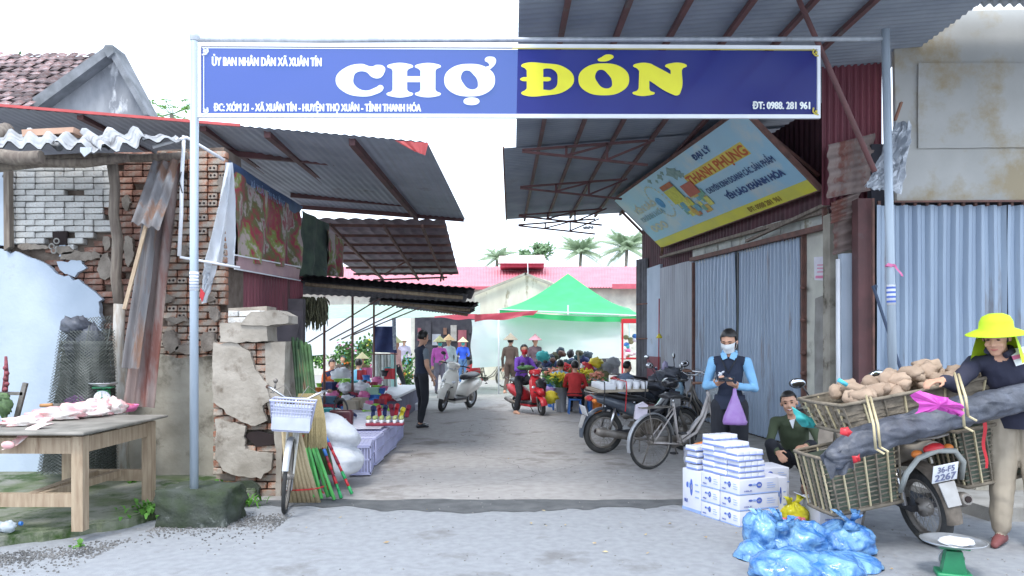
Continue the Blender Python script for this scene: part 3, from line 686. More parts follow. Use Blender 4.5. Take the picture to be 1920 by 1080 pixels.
# posts and struts of the stalls
root = thing('awning_support', P(660, 800, 100), 'dark steel frame of posts and slanting struts under the left awnings', 'frame')
for x, yt, yb, s in ((608, 556, 800, 112), (661, 556, 808, 106), (701, 560, 765, 88)):
    g0 = P(x, 0, s); mb = MB(rusty); mb.tube([(g0.x, g0.y, 0), (g0.x, g0.y, P(x, yt, s).z)], .022, 8); obj('post', mb, root)
for a_, b_ in (((578, 642, 112), (718, 556, 106)), ((618, 638, 105), (760, 562, 95)), ((640, 636, 105), (790, 563, 90)), ((662, 628, 100), (830, 560, 85)), ((560, 548, 100), (830, 556, 88))):
    mb = MB(rusty); mb.bar(P(*a_), P(*b_), .02); obj('strut', mb, root)

# ---- side wall of the left building along the lane, and what hangs on it
XL = -3.12
def LW(x, y, off=0):
    X = XL + off; s = (x - CX) / X; return Vector((X, F / s, H + (HY - y) / s))
root = thing('maroon_wall', (XL, 9.6, 0), 'maroon corrugated sheet wall under the torn cloth banners', 'wall')
mb = MB(maroon); a_ = LW(424, 500); b_ = LW(566, 520)
mb.corr(Vector((XL, a_.y, 1.85)), Vector((XL, b_.y, 1.85)), Vector((XL, b_.y, 3.2)), Vector((XL, a_.y, 3.2)), 26, .012, 1, True); obj('sheet', mb, root)
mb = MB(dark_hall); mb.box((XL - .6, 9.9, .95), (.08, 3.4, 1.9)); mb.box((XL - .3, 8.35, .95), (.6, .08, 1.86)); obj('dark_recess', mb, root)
root = thing('dark_door_post', G(552, 860), 'dark timber post standing behind the green brooms', 'post')
mb = MB(mat('dark_timber', (.07, .06, .07), (.04, .035, .04), 6)); mb.prism([P(540, 560, 150), P(568, 560, 150), P(566, 850, 150), P(541, 850, 150)], (0, .12, 0)); obj('shaft', mb, root)
mb = MB(mat('dark_timber', (.07, .06, .07))); mb.prism([P(430, 582, 162), P(566, 582, 150), P(566, 870, 150), P(500, 870, 162)], (0, .03, 0)); obj('board', mb, root)
# garlic-like bundles hanging under the eave by the post
root = thing('hanging_bundle', P(587, 570, 128), 'dark bundle of dried leaves hanging under the awning by the post', 'bundle')
db = mat('dried_leaves', (.13, .13, .07), (.05, .05, .03), 30, .9)
mb = MB(db)
for i in range(260):
    x = rnd(567, 612); p = P(x, rnd(556, 588), rnd(122, 134)); q = p + Vector((rnd(-.05, .05), rnd(-.04, .04), -rnd(.08, .3)))
    mb.tube([p, p.lerp(q, .5) + Vector((rnd(-.02, .02), 0, 0)), q], [.012, .014, .004], 4)
o = obj('leaves', mb, root, kind='stuff')

# printed cloth banner, sagging and folded
pr = bpy.data.materials.new('printed_cloth'); pr.use_nodes = True; MATS['printed_cloth'] = pr
n = pr.node_tree.nodes; L = pr.node_tree.links; b = n['Principled BSDF']; b.inputs['Roughness'].default_value = .55
tc = n.new('ShaderNodeTexCoord'); nz = n.new('ShaderNodeTexNoise'); nz.inputs['Scale'].default_value = 1.7; nz.inputs['Detail'].default_value = 5; nz.inputs['Distortion'].default_value = .3; nz.inputs['Roughness'].default_value = .6
L.new(tc.outputs['Object'], nz.inputs[0]); cr = n.new('ShaderNodeValToRGB'); cr.color_ramp.interpolation = 'EASE'
els = [(0, (.3, .03, .06)), (.4, (.45, .36, .34)), (.44, (.2, .26, .06)), (.49, (.33, .04, .07)), (.56, (.13, .14, .05)), (.6, (.4, .34, .32)), (.64, (.28, .05, .07)), (.72, (.35, .2, .2))]
cr.color_ramp.elements[0].position = els[0][0]; cr.color_ramp.elements[0].color = (*els[0][1], 1); cr.color_ramp.elements[1].position = els[1][0]; cr.color_ramp.elements[1].color = (*els[1][1], 1)
for p_, c_ in els[2:]: e = cr.color_ramp.elements.new(p_); e.color = (*c_, 1)
L.new(nz.outputs[0], cr.inputs[0]); L.new(cr.outputs[0], b.inputs['Base Color'])
navy_cloth = mat('navy_print_cloth', (.05, .09, .2), (.03, .06, .14), 3, .6)
olive_net = mat('olive_green_net', (.09, .13, .09), (.05, .07, .06), 5, .8, stain=(.13, .17, .24), sscale=2, st=.6)
def fold(A, fx, ph=0, ny=Vector((1, 0, 0))): return lambda u, v: ny * (A * math.sin(u * fx + ph + v * 2.5) * (.4 + v) + A * .5 * noise.noise(Vector((u * 5, v * 4, ph))))
root = thing('torn_banner', LW(500, 450), 'torn red and green printed cloth banner sagging on the side wall above the maroon sheet', 'banner')
mb = MB(pr); mb.sheet(LW(432, 318, .05), LW(562, 398, .05), LW(560, 505, .05), LW(438, 490, .1), 40, 24, fold(.05, 19)); obj('cloth', mb, root)
mb = MB(navy_cloth); mb.sheet(LW(428, 300, .04), LW(568, 388, .04), LW(562, 404, .06), LW(434, 322, .06), 20, 3, fold(.02, 9)); obj('top_band', mb, root)
mb = MB(mat('dull_print', (.5, .32, .32), (.4, .25, .27), 4, .6)); mb.sheet(LW(441, 480, .11), LW(563, 503, .09), LW(562, 524, .09), LW(441, 503, .13), 20, 3, fold(.01, 9)); obj('lower_band', mb, root)
mb = MB(white_paint); mb.bar(LW(440, 478, .14), LW(563, 501, .11), .015); mb.bar(LW(440, 504, .14), LW(563, 526, .11), .015); obj('edge_cord', mb, root)
ll = MB(mat('pale_blue_print', (.3, .42, .6))); 
textw(ll, 'XÃ XUÂN TÍN PHƯỜNG', LW(470, 352, .085), (0, 1, 0), (0, 0, 1), .13, 1.3); obj('lettering', ll, root)
mb = MB(olive_net); mb.sheet(LW(566, 394, .06), LW(616, 420, .06), LW(616, 520, .06), LW(567, 518, .06), 16, 14, fold(.05, 12, 3))
obj('net_sheet', mb, label='dark olive net sheet hanging right of the torn printed banner', cat='net')
mb = MB(pr); mb.sheet(LW(612, 430, .1), LW(645, 452, .1), LW(645, 520, .1), LW(613, 517, .1), 16, 14, fold(.05, 15, 1))
obj('cloth_scrap', mb, label='small pale and red printed cloth hanging deeper in the lane, under the tile awning', cat='cloth')
# white sheet
def wf(u, v): return Vector((.03 * math.sin(u * 14 + v * 3), -.05 * math.sin(u * 11 + v * 4) * v + .03 * noise.noise(Vector((u * 8, v * 9, 2))), 0))
mb = MB(white_sheet)
for k in range(1):
    tp = P(427, 305, 178); tq = P(431, 305, 176); bl = P(379, 494, 182); br_ = P(447, 500, 172)
    mb.sheet(tp, tq, br_, bl, 22, 26, wf)
mb.sheet(P(382, 492, 181), P(402, 498, 178), P(385, 570, 180), P(376, 560, 181), 8, 10, wf)
obj('white_sheet', mb, label='torn white cloth hanging from the corner of the brick pier', cat='cloth')
mb = MB(red_p); mb.prism([P(376, 540, 182), P(384, 550, 182), P(379, 566, 182), P(374, 556, 182)], (0, .01, 0)); obj('red_rag', mb, label='small red rag on the tail of the white cloth', cat='rag')

# fibre cement sheets, battens and logs over the left wall
root = thing('lean_to_roof', P(150, 290, 185), 'broken fibre cement roof sheets on old timber over the left wall', 'roof')
def fsheet(a_, b_, c_, d_, fl_, m=asbestos, amp=.035):
    mb = MB(m); mb.corr(P(*a_), P(*b_), P(*c_), P(*d_), fl_, amp, 6, wob=.03, t=.012); obj('roof_sheet', mb, root)
fsheet((-60, 277, 196), (118, 276, 196), (120, 248, 176), (-60, 250, 176), 5)
fsheet((95, 274, 198), (205, 284, 198), (215, 258, 178), (120, 252, 178), 2.5, amp=.04)
fsheet((190, 284, 199), (278, 268, 199), (262, 246, 178), (150, 250, 178), 2.4, amp=.05)
fsheet((270, 268, 190), (340, 262, 190), (330, 256, 178), (262, 255, 178), 2, amp=.02)
mb = MB(mat('orange_tile', (.55, .35, .25), (.4, .25, .18), 5)); mb.prism([P(40, 243, 180), P(138, 238, 180), P(137, 248, 180), P(42, 256, 180)], (0, .2, 0)); obj('clay_slab', mb, root)
for a_, b_, r_ in (((-60, 296, 196), (78, 294, 196), .07), ((-40, 318, 192), (240, 296, 186), .05), ((60, 300, 178), (352, 292, 178), .045), ((-60, 262, 188), (14, 244, 175), .09)):
    mb = MB(wood_old); p = P(*a_); q = P(*b_); mb.tube([p, p.lerp(q, .4) + Vector((0, 0, .02)), p.lerp(q, .7) - Vector((0, 0, .015)), q], [r_, r_ * .95, r_ * 1.02, r_ * .9], 10); obj('log', mb, root)
mb = MB(galv); mb.prism([P(150, 276, 200), P(172, 276, 200), P(171, 284, 200), P(158, 294, 200), P(150, 284, 200)], (0, .01, 0)); obj('loose_scrap', mb, root)
root = thing('rough_post', G(218, 905, .09), 'rough tree trunk post, white near its foot, holding up the broken roof', 'post')
mb = MB(wood_old); s = 180
mb.tube([P(210, 302, s), P(216, 350, s), P(213, 400, s), P(221, 450, s), P(217, 520, s), P(224, 570, s)], [.055, .05, .05, .055, .052, .055], 10); obj('trunk', mb, root)
mb = MB(mat('limewashed_wood', (.5, .5, .48), (.32, .27, .22), 6, .9, .4, 30, stretch=(4, 4, .8))); mb.tube([P(224, 570, s), P(222, 640, s), P(228, 700, s), P(229, 780, s), P(231, 885, s)], [.056, .055, .06, .058, .06], 10); obj('limewashed_foot', mb, root)
# leaning corrugated scrap sheets
for a_, b_, c_, d_, fl_, m, lab in (
        ((232, 760, 190), (290, 765, 190), (338, 305, 178), (290, 300, 178), 3, rust_corr, 'longest rusty streaked sheet leaning on the brick pier'),
        ((246, 420, 196), (300, 432, 196), (338, 300, 182), (285, 305, 182), 3, scrap_m, 'grey zinc sheet leaning behind the post, top half bare'),
        ((228, 690, 193), (262, 692, 193), (300, 395, 184), (270, 388, 184), 2, scrap_m, 'short dull sheet leaning against the rough post')):
    mb = MB(m); mb.corr(P(*a_), P(*b_), P(*c_), P(*d_), fl_, .022, 6, wob=.03)
    obj('scrap_sheet', mb, label=lab, cat='metal sheet', group='scrap sheets leaning on the left wall')
mb = MB(wood_raw); mb.bar(P(233, 580, 195), P(276, 415, 188), .035, .02); obj('stick', mb, label='thin wooden stick leaning on the scrap sheets', cat='stick')
root = thing('pipe_frame', P(340, 470, 184), 'white plastic pipe frame fixed to the brick pier left of the gate pole', 'pipe')
mb = MB(white_p); mb.tube([P(345, 255, 184), P(341, 330, 184), P(340, 400, 184), P(336, 480, 184)], .02, 8); obj('down_pipe', mb, root)
mb = MB(white_p); mb.tube([P(286, 276, 186), P(350, 258, 184), P(420, 300, 178)], .018, 8); obj('top_pipe', mb, root)
mb = MB(white_p); mb.tube([P(337, 482, 184), P(450, 502, 178)], .014, 8); obj('lower_pipe', mb, root)
mb = MB(black_p); mb.tube([P(340, 322, 185), P(336, 340, 185), P(342, 362, 185)], .006, 5); obj('wire', mb, root)

# chain-link roll with black bag
wire = mat('old_wire', (.14, .15, .14), (.08, .09, .08), 6, .6, metal=.4)
root = thing('wire_mesh_roll', G(150, 905, .09), 'slumped grey chain link mesh draped against the white plaster wall', 'wire mesh')
mb = MB(wire)
def net(lay, x0, x1, yt, yb, nx, ny, bul):
    def pos(u, v):
        xl = x0 + (1 - v) * (-0) - v * 42 ; xr = x1 + (8 * v)
        x = xl + (xr - xl) * u; y = yt(u) + (yb - yt(u)) * v
        return P(x, y, 178 + bul * math.sin(u * 3.14) * (.3 + v) + lay) + Vector((0, .03 * noise.noise(Vector((u * 6, v * 6, lay))), 0))
    for i in range(nx):
        for sgn in (1, -1):
            pts = []
            for j in range(ny + 1):
                u = (i + .5 + sgn * .5 * (1 if j % 2 else -1)) / nx; pts.append(pos(min(max(u, 0), 1), j / ny))
            mb.tube(pts, .0042, 3, False)
net(0, 118, 208, lambda u: 600 - 8 * u, 890, 16, 48, 10); net(9, 112, 212, lambda u: 640, 888, 17, 46, 8)
net(5, 110, 215, lambda u: 620, 888, 15, 46, 14)
net(-3, 115, 212, lambda u: 605 + 30 * abs(u - .5), 885, 15, 46, 4)
obj('wire_strands', mb, root, kind='stuff')
mb = MB(wire)
for x in (150, 190): mb.tube([P(x + 18, 610, 186), P(x, 700, 188), P(x - 12, 880, 189)], .006, 5)
obj('fold_edge', mb, root)
mb = MB(mat('dusty_inner_mesh', (.13, .14, .13), (.07, .08, .07), 30, .9, alpha=.5)); mb.sheet(P(122, 640, 179), P(205, 628, 179), P(212, 884, 179), P(78, 884, 179), 20, 20, lambda u, v: Vector((0, -.1 * math.sin(u * 3.14) + .05 * noise.noise(Vector((u * 7, v * 5, 2))), 0))); obj('inner_fold', mb, root)
mb = MB(black_tarp)
mb.ball(P(142, 612, 183), (.14, .12, .1), 20, 12, (0, .2, 0), .5, 3); mb.ball(P(170, 640, 183), (.13, .1, .16), 20, 12, None, .5, 4); mb.ball(P(138, 650, 182), (.08, .08, .14), 16, 10, None, .5, 6)
obj('black_bag', mb, label='crumpled black plastic bag on top of the chain link mesh', cat='bag')
root = thing('hanging_bracket', P(20, 740, 200), 'dark angle iron bracket hung on a red cord at the far left edge', 'bracket')
mb = MB(steel_dirty); mb.bar(P(-30, 737, 200), P(44, 738, 200), .03, .03); mb.bar(P(48, 718, 200), P(30, 788, 200), .04, .03); obj('angle_iron', mb, root)
mb = MB(mat('maroon_cord', (.3, .08, .1), (.15, .04, .05), 30)); mb.tube([P(11, 668, 200), P(12, 700, 200), P(9, 734, 200)], [.012, .02, .026], 8)
for k in range(5): mb.ball(P(10 + (k % 2) * 3, 690 + k * 10, 201), .022, 8, 6)
obj('cord', mb, root)
mb = MB(mat('old_green_leaf', (.12, .2, .08), (.06, .1, .05), 20)); mb.ball(P(8, 762, 203), (.07, .06, .09), 14, 9, None, .5, 2); mb.ball(P(3, 745, 203), (.08, .05, .04), 14, 9, None, .5, 8); mb.tube([P(10, 770, 203), P(7, 800, 203)], [.03, .012], 7); obj('green_weight', mb, root)

# ---------------- meat table ----------------
root = thing('wooden_table', (-3.6, 5.9, .09), 'raw wooden table with dark top, meat and a scale on it', 'table')
z0 = .09; tx0, tx1, ty0, ty1 = -3.98, -3.25, 5.62, 6.68; zt = .82
def Wd(name, mb): obj(name, mb, root)
for x, y in ((tx0, ty0), (tx1, ty0), (tx1, ty1), (tx0 + .02, ty1)):
    mb = MB(wood_raw); mb.bar((x, y, z0), (x, y, zt - .02), .085, .085, (0, 1, 0)); Wd('leg', mb)
mb = MB(wood_raw); mb.box(((tx0 + tx1) / 2, ty0 - .01, zt - .09), (tx1 - tx0 - .09, .035, .12)); Wd('apron', mb)
mb = MB(wood_raw); mb.box((tx1, (ty0 + ty1) / 2, zt - .09), (.035, ty1 - ty0 - .09, .12)); Wd('apron', mb)
mb = MB(wood_raw); mb.box((tx0, (ty0 + ty1) / 2, zt - .09), (.035, ty1 - ty0 - .09, .12)); Wd('apron', mb)
mb = MB(wood_raw); mb.box(((tx0 + tx1) / 2, ty0, z0 + .23), (tx1 - tx0 - .09, .05, .1)); Wd('stretcher', mb)
mb = MB(wood_raw); mb.box(((tx0 + tx1) / 2, ty1, z0 + .23), (tx1 - tx0 - .09, .05, .1)); Wd('stretcher', mb)
mb = MB(wood_raw); mb.box((tx0 + .3, (ty0 + ty1) / 2, z0 + .25), (.07, ty1 - ty0 - .06, .05), (0, 0, .08)); Wd('rail', mb)
mb = MB(wood_raw); mb.box((tx0 + .45, (ty0 + ty1) / 2, z0 + .25), (.05, ty1 - ty0 - .06, .06), (0, 0, -.05)); Wd('rail', mb)
mb = MB(wood_top); mb.bbox(((tx0 + tx1) / 2 - .02, (ty0 + ty1) / 2 + .02, zt + .01), (tx1 - tx0 + .24, ty1 - ty0 + .3, .024)); Wd('tabletop', mb)
ZT = zt + .028
meat = mat('raw_meat', (.8, .55, .52), (.7, .3, .32), 5, .35, .3, 30, stain=(.85, .78, .74), sscale=6, st=.48)
meat2 = mat('red_meat', (.7, .2, .25), (.55, .12, .16), 6, .35, .3, 30, stain=(.8, .55, .55), sscale=7, st=.55)
def onT(x, y):
    s = (y - HY) / (H - ZT); return Vector(((x - CX) / s, F / s, ZT))
for x, y, rx, ry, rz, rt, m, lab in ((52, 796, .13, .08, .035, .3, meat, 'flat pale slab of pork nearest the left end of the table'), (105, 786, .15, .09, .05, .5, meat, 'pale pink pork slab second from the left on the table'),
        (150, 781, .16, .1, .06, .2, meat, 'long pale pork piece in the middle of the table'), (180, 778, .12, .1, .07, .8, meat, 'thick pale pork piece in front of the green scale'), (205, 775, .12, .1, .07, .1, meat, 'pale pork lump right of the scale foot'),
        (215, 771, .08, .1, .055, .4, meat2, 'deep pink meat strip behind the pale pork')):
    p = onT(x, y); mb = MB(m)
    mb.ball(p + Vector((0, -.02, rz * .7)), (rx * 1.3, ry * 1.35, rz * 1.3), 28, 16, (0, 0, rt), .55, x, 2.5)
    for v in mb.v: v.z = max(v.z, ZT + .002)
    obj('meat_piece', mb, label=lab, cat='meat', group='pieces of pork on the table')
mb = MB(meat); p = onT(60, 803); mb.sheet(p + Vector((0, .1, .03)), p + Vector((.12, .08, .03)), p + Vector((-.01, -.2, -.1)), p + Vector((-.1, -.2, -.12)), 8, 10, lambda u, v: Vector((0, -.02 * math.sin(v * 3.14), .02 * math.sin(v * 5)))); mb.ball(p + Vector((-.05, -.2, -.1)), (.05, .02, .03), 12, 8)
obj('meat_piece', mb, label='thin pork strip hanging over the front edge of the table', cat='meat', group='pieces of pork on the table')
root = thing('meat_tray', onT(235, 772), 'pink plastic tray with red meat at the right end of the table', 'tray')
p = onT(232, 771); mb = MB(pink_p); mb.lathe([(.09, 0), (.12, .06), (.125, .062), (.1, .01), (0, .006)], 22, Matrix.Translation(p) @ Matrix.Scale(1.1, 4, (1, 0, 0))); obj('tray', mb, root)
mb = MB(meat2); mb.ball(p + Vector((0, 0, .04)), (.1, .09, .035), 18, 10, None, .4, 5); obj('meat', mb, root)
mb = MB(mat('purple_bag', (.3, .05, .35), (.2, .03, .25), 12, .4)); mb.ball(onT(144, 764) + Vector((0, 0, .055)), (.1, .07, .065), 24, 14, None, .6, 9)
obj('purple_bag', mb, label='crumpled purple plastic bag on the meat table left of the scale', cat='bag')
root = thing('knife', onT(80, 775), 'knife with orange wooden handle lying on the table behind the meat', 'knife')
p = onT(75, 772); mb = MB(mat('orange_wood', (.55, .28, .12), (.45, .22, .1), 9)); mb.tube([p + Vector((-.06, .1, .05)), p + Vector((.06, .1, .055))], [.016, .018], 8); obj('handle', mb, root)
mb = MB(steel_dirty); mb.prism([p + Vector((.06, .1, .03)), p + Vector((.2, .12, .03)), p + Vector((.2, .12, .07)), p + Vector((.06, .1, .07))], (0, .004, 0)); obj('blade', mb, root)
def dial_scale(loc, lab, pan_r=.14, sc=1.0, face=0):
    root = thing('kitchen_scale', (0, 0, 0), lab, 'scale'); g = mat('green_scale_paint', (.03, .28, .12), (.02, .2, .09), 8, .4)
    mb = MB(g); mb.bbox((0, 0, .02), (.2, .17, .04), None, .01); mb.prism([Vector((-.07, -.04, .04)), Vector((.07, -.04, .04)), Vector((.045, -.04, .19)), Vector((-.045, -.04, .19))], (0, .09, 0)); obj('body', mb, root)
    mb = MB(g); mb.box((0, 0, .215), (.17, .13, .014)); mb.tube([(0, 0, .19), (0, 0, .215)], .02, 8); obj('platform', mb, root)
    M = Matrix.Translation((0, -.048, .11)) @ Matrix.Rotation(R(90), 4, 'X')
    mb = MB(white_p); mb.lathe([(0, .012), (.07, .012), (.075, .008), (.075, -.01)], 24, M); d = obj('dial', mb, root)
    mb = MB(g); mb.lathe([(0, .02), (.012, .02), (.014, .012)], 12, M); mb.box((0, -.063, .135), (.004, .002, .05)); obj('pointer', mb, d)
    mb = MB(black_p)
    for k in range(12):
        a = k * math.pi / 6; mb.box((.06 * math.cos(a), -.0615, .11 + .06 * math.sin(a)), (.009, .001, .003), (0, -a, 0))
    obj('tick_mark', mb, d)
    mb = MB(mat('pan_metal', (.62, .64, .66), (.5, .52, .54), 8, .3, metal=.8)); mb.lathe([(0, .225), (pan_r * .6, .228), (pan_r * .95, .255), (pan_r, .262), (pan_r * 1.02, .26), (pan_r * .97, .25), (pan_r * .6, .222), (0, .22)], 26); obj('pan', mb, root)
    root.location = loc; root.rotation_euler = (0, 0, face); root.scale = (sc,) * 3; return root
dial_scale(onT(190, 768) + Vector((.0, .04, 0)), 'green dial scale with white face standing on the meat table', .13, 1.0, .25)
root = thing('water_bottle', G(14, 1000, .09), 'crushed clear bottle in a white bag lying on the pavement under the table', 'bottle')
mb = MB(mat('clear_plastic', (.75, .82, .88), rough=.15, alpha=.6)); p = G(14, 998, .09) + Vector((0, 0, .04)); mb.ball(p, (.06, .045, .045), 14, 9, None, .4, 3); mb.ball(p + Vector((-.08, .0, 0)), (.06, .04, .04), 14, 9, None, .4, 5); obj('bag', mb, root)
mb = MB(blue_p); mb.tube([p + Vector((.05, .06, .01)), p + Vector((.07, .06, .01))], .016, 8); obj('cap', mb, root)
# ================= RIGHT SIDE =================
def wpoly(mb, pts, off=0, t=.05):   # outline on the shop wall, given its thickness into the wall
    return mb.prism([W(x, y, off) for x, y in pts], -NW * t)
root = thing('shop_wall', A0, 'old shop side wall with grey sheet doors along the right of the lane', 'wall')
def Wrect(mb, xa, xb, za, zb, off=0, t=.1):
    p = [WX(xa, za, off), WX(xb, za, off), WX(xb, zb, off), WX(xa, zb, off)]; return mb.prism(p, -NW * t)
mb = MB(mortar); Wrect(mb, 1224, 1565, 0, 3.05, -.12, .15); obj('core', mb, root)
# lintel of whitewashed blocks, each its own piece
xs = [1298, 1322, 1346, 1372, 1398, 1430, 1464, 1500, 1545]
blk = mat('whitewashed_block', (.58, .6, .56), (.4, .42, .4), 4, .9, .5, 30, stain=(.25, .23, .17), sscale=4, st=.56, hue=.12)
for i in range(len(xs) - 1):
    mb = MB(blk); wpoly(mb, rough_outline([(xs[i] + .8, 497 - (xs[i] - 1300) * .246), (xs[i + 1] - .8, 497 - (xs[i + 1] - 1300) * .246), (xs[i + 1] - .8, 464 - (xs[i + 1] - 1300) * .303), (xs[i] + .8, 464 - (xs[i] - 1300) * .303)], 12, 1.6, i), rnd(.02, .035), .14)
    obj('lintel_block', mb, root)
mb = MB(plast_w); Wrect(mb, 1213, 1238, 1.2, 3.2, .02, .1); obj('white_panel', mb, root)
mb = MB(maroon); Wrect(mb, 1213, 1238, 0, 1.2, .03, .1); obj('red_panel', mb, root)
mb = MB(red_p); mb.tube([W(1236, 560, .06), W(1235, 700, .06)], .012, 6); obj('red_cord', mb, root)
mb = MB(zinc_grey); a_, b_ = WX(1238, .05, .05), WX(1299, .05, .05); mb.corr(a_, b_, WX(1299, 3.06, .05), WX(1238, 3.1, .05), 16, .008, 3, wob=.02); obj('sheet_panel', mb, root)
# folding door leaves: each flute real relief
for xa, xb, fl_ in ((1301, 1383, 13), (1387, 1503, 19)):
    mb = MB(zinc_blue); top = lambda x: H + (HY - (491 - (x - 1301) * .228)) / (F / W(x, 643).y)
    mb.corr(WX(xa, .1, .03), WX(xb, .1, .03), WX(xb, top(xb), .03), WX(xa, top(xa), .03), fl_, .026, 8, True, .03); d = obj('door_leaf', mb, root)
    mb = MB(rusty)
    for k in range(int(fl_ * 1.3)):
        x = xa + (xb - xa) * (k + .5) / int(fl_ * 1.3); mb.bar(WX(x, top(x) - .01, .03), WX(x, top(x) + .07, .03), .02)
    obj('rail_tooth', mb, d)
mb = MB(rusty); mb.bar(W(1300, 492, .06), W(1300, 800, .06), .05); obj('door_frame', mb, root)
mb = MB(rusty); mb.bar(W(1296, 487, .1), W(1552, 424, .12), .07, .07); obj('door_track', mb, root)
mb = MB(black_p); mb.bar(WX(1385, .1, .05), WX(1385, 2.95, .05), .03); obj('door_gap', mb, root)
mb = MB(rusty); mb.bar(WX(1506, .07, .06), WX(1506, 2.98, .06), .05); mb.bar(WX(1511, .07, .03), WX(1511, 2.98, .03), .05); obj('door_frame', mb, root)
mb = MB(rusty)
for y in (540, 600, 662, 700): mb.ball(W(1506, y, .1), (.04, .05, .03), 10, 6, None, .4, y)
obj('hinge', mb, root)
mb = MB(plast_c); wpoly(mb, rough_outline([(1508, 440), (1556, 425), (1560, 880), (1508, 852)], 14, 1.5, 5), .03, .14); obj('cream_pier', mb, root)
mb = MB(cement); wpoly(mb, rough_outline([(1528, 560), (1560, 548), (1562, 700), (1560, 870), (1526, 850)], 12, 2, 6), .055, .03); obj('cement_patch', mb, root)
# poster with small print
mb = MB(mat('poster_paper', (.72, .72, .78), (.66, .64, .72), 9, .7)); wpoly(mb, [(1526, 482), (1557, 480), (1557, 527), (1527, 525)], .05, .008)
pt_ = obj('poster', mb, label='small white and pink paper poster pasted on the cream pier', cat='poster')
mb = MB(mat('pink_print', (.75, .25, .4)))
for k, (a_, b_) in enumerate(((496, 498), (502, 504), (509, 511), (517, 522))):
    w = 4 if k < 3 else 1; wpoly(mb, [(1528 + w, a_), (1556 - w, a_ - .5), (1556 - w, b_ - .5), (1528 + w, b_)], .056, .004)
obj('print', mb, pt_)
# brown and rusty timber band above the doors, maroon sheet above with the canopy shade painted into its colour
root = thing('upper_shop_wall', WX(1400, 3.3), 'maroon sheet wall with shade in its colour above the shop doors, under the big canopy', 'wall')
mb = MB(mat('shaded_maroon_sheet', (.1, .035, .045), (.06, .025, .03), 3, .7)); a_, b_ = WX(1205, 2.95, -.05), WX(1562, 2.95, -.05); mb.corr(a_, b_, WX(1562, 4.6, -.05), WX(1205, 4.6, -.05), 60, .012, 1, True); obj('sheet', mb, root)
mb = MB(wood_old); mb.bar(W(1240, 482, .12), W(1548, 396, .12), .07, .05); obj('timber_rail', mb, root)
mb = MB(wood_old); mb.bar(W(1400, 452, .18), W(1556, 380, .18), .05, .04); obj('timber_rail', mb, root)
root = thing('end_sheet', P(1204, 700, 78), 'tall grey corrugated sheet standing at the far end of the shop wall', 'metal sheet')
mb = MB(mat('dark_zinc', (.16, .16, .18), (.1, .1, .11), 4, .7)); a_ = P(1193, 0, 80); b_ = P(1215, 0, 82)
mb.corr((a_.x, a_.y, 0), (b_.x, b_.y, 0), (b_.x, b_.y, 3.45), (a_.x, a_.y, 3.45), 4, .02, 2, wob=.02); obj('sheet', mb, root)
mb = MB(rusty)
for z in (1.6, 2.4): mb.bar((a_.x, a_.y - .04, z), (b_.x, b_.y - .04, z), .03)
obj('bar', mb, root)
mb = MB(yellow_p); p = P(1236, 634, 90); mb.lathe([(.0, .1), (.02, .09), (.06, .03), (.065, .0), (0, .0)], 14, Matrix.Translation(p)); obj('yellow_bell', mb, label='small yellow lamp hanging on the red panel of the far shop wall', cat='lamp')

# corner piece between side wall and shutter front
SC_ = 160.0
root = thing('corner_wall', P(1600, 870, SC_), 'narrow corner wall with pinkish ribbed sheets above and peeling plaster below', 'wall')
mb = MB(plast_b); pxpoly(mb, [(1556, 400), (1608, 380), (1608, 876), (1556, 876)], SC_ - 4, .2); obj('core', mb, root)
for k, (ya, yb, xa, xb) in enumerate(((262, 372, 1552, 1640), (370, 420, 1558, 1612), (408, 478, 1563, 1612))):
    mb = MB(rust_corr); s = SC_ + 2 - k * 1.2
    mb.corr(P(xa, yb, s), P(xa, ya + 10, s), P(xb, ya - 12, s), P(xb, yb - 16, s), 4 if k == 0 else 3, .025, 5, wob=.03); obj('ribbed_sheet', mb, root)
mb = MB(plast_w); pxpoly(mb, rough_outline([(1578, 476), (1611, 472), (1611, 878), (1578, 870)], 14, 1.2, 2), SC_ + .5, .1); obj('white_strip', mb, root)
mb = MB(white_p); mb.tube([P(1571, 486, SC_ + 3), P(1572, 862, SC_ + 3)], .024, 10); obj('drain_pipe', mb, root)
mb = MB(maroon); s = 158; mb.corr(P(1540, 385, s), P(1652, 385, s), P(1652, 60, s), P(1540, 60, s), 9, .014, 1, True); obj('upper_sheet', mb, root)
root = thing('steel_column', P(1624, 872, 163), 'reddish brown steel column at the left edge of the shutter', 'column')
mb = MB(rust_beam); mb.prism([P(1609, 372, 164), P(1636, 372, 164), P(1636, 876, 164), P(1611, 876, 164)], (0, .16, 0)); obj('shaft', mb, root)
mb = MB(rusty); mb.bar(P(1637, 372, 165), P(1638, 872, 165), .025); obj('flange', mb, root)
# shutter front
root = thing('metal_shutter', P(1780, 860, 165), 'wide blue grey fluted metal shutter of the closed shop on the right', 'shutter')
mb = MB(zinc_blue); s = 164; x0_, x1_ = P(1642, 0, s).x, P(2300, 0, s).x; Y = F / s
zb, zt_ = .25, P(0, 385, s).z
panels = [(1642, 1668), (1670, 1885), (1887, 2100), (2102, 2300)]
for xa, xb in panels:
    mb = MB(zinc_blue); a_, b_ = P(xa, 0, s).x, P(xb, 0, s).x
    mb.corr((a_, Y, zb), (b_, Y, zb), (b_, Y, zt_), (a_, Y, zt_), max(1, round((b_ - a_) / .14)), .024, 8, True, .02); obj('shutter_panel', mb, root)
mb = MB(rusty)
for k in range(30):
    x = 1648 + k * 22.6; mb.bar(P(x, 386, s), P(x, 377, s), .03)
obj('rail_tooth', mb, root)
mb = MB(dark_hall); mb.box(((x0_ + x1_) / 2, Y + .15, 1.9), (x1_ - x0_, .1, 3.8)); obj('dark_recess', mb, root)
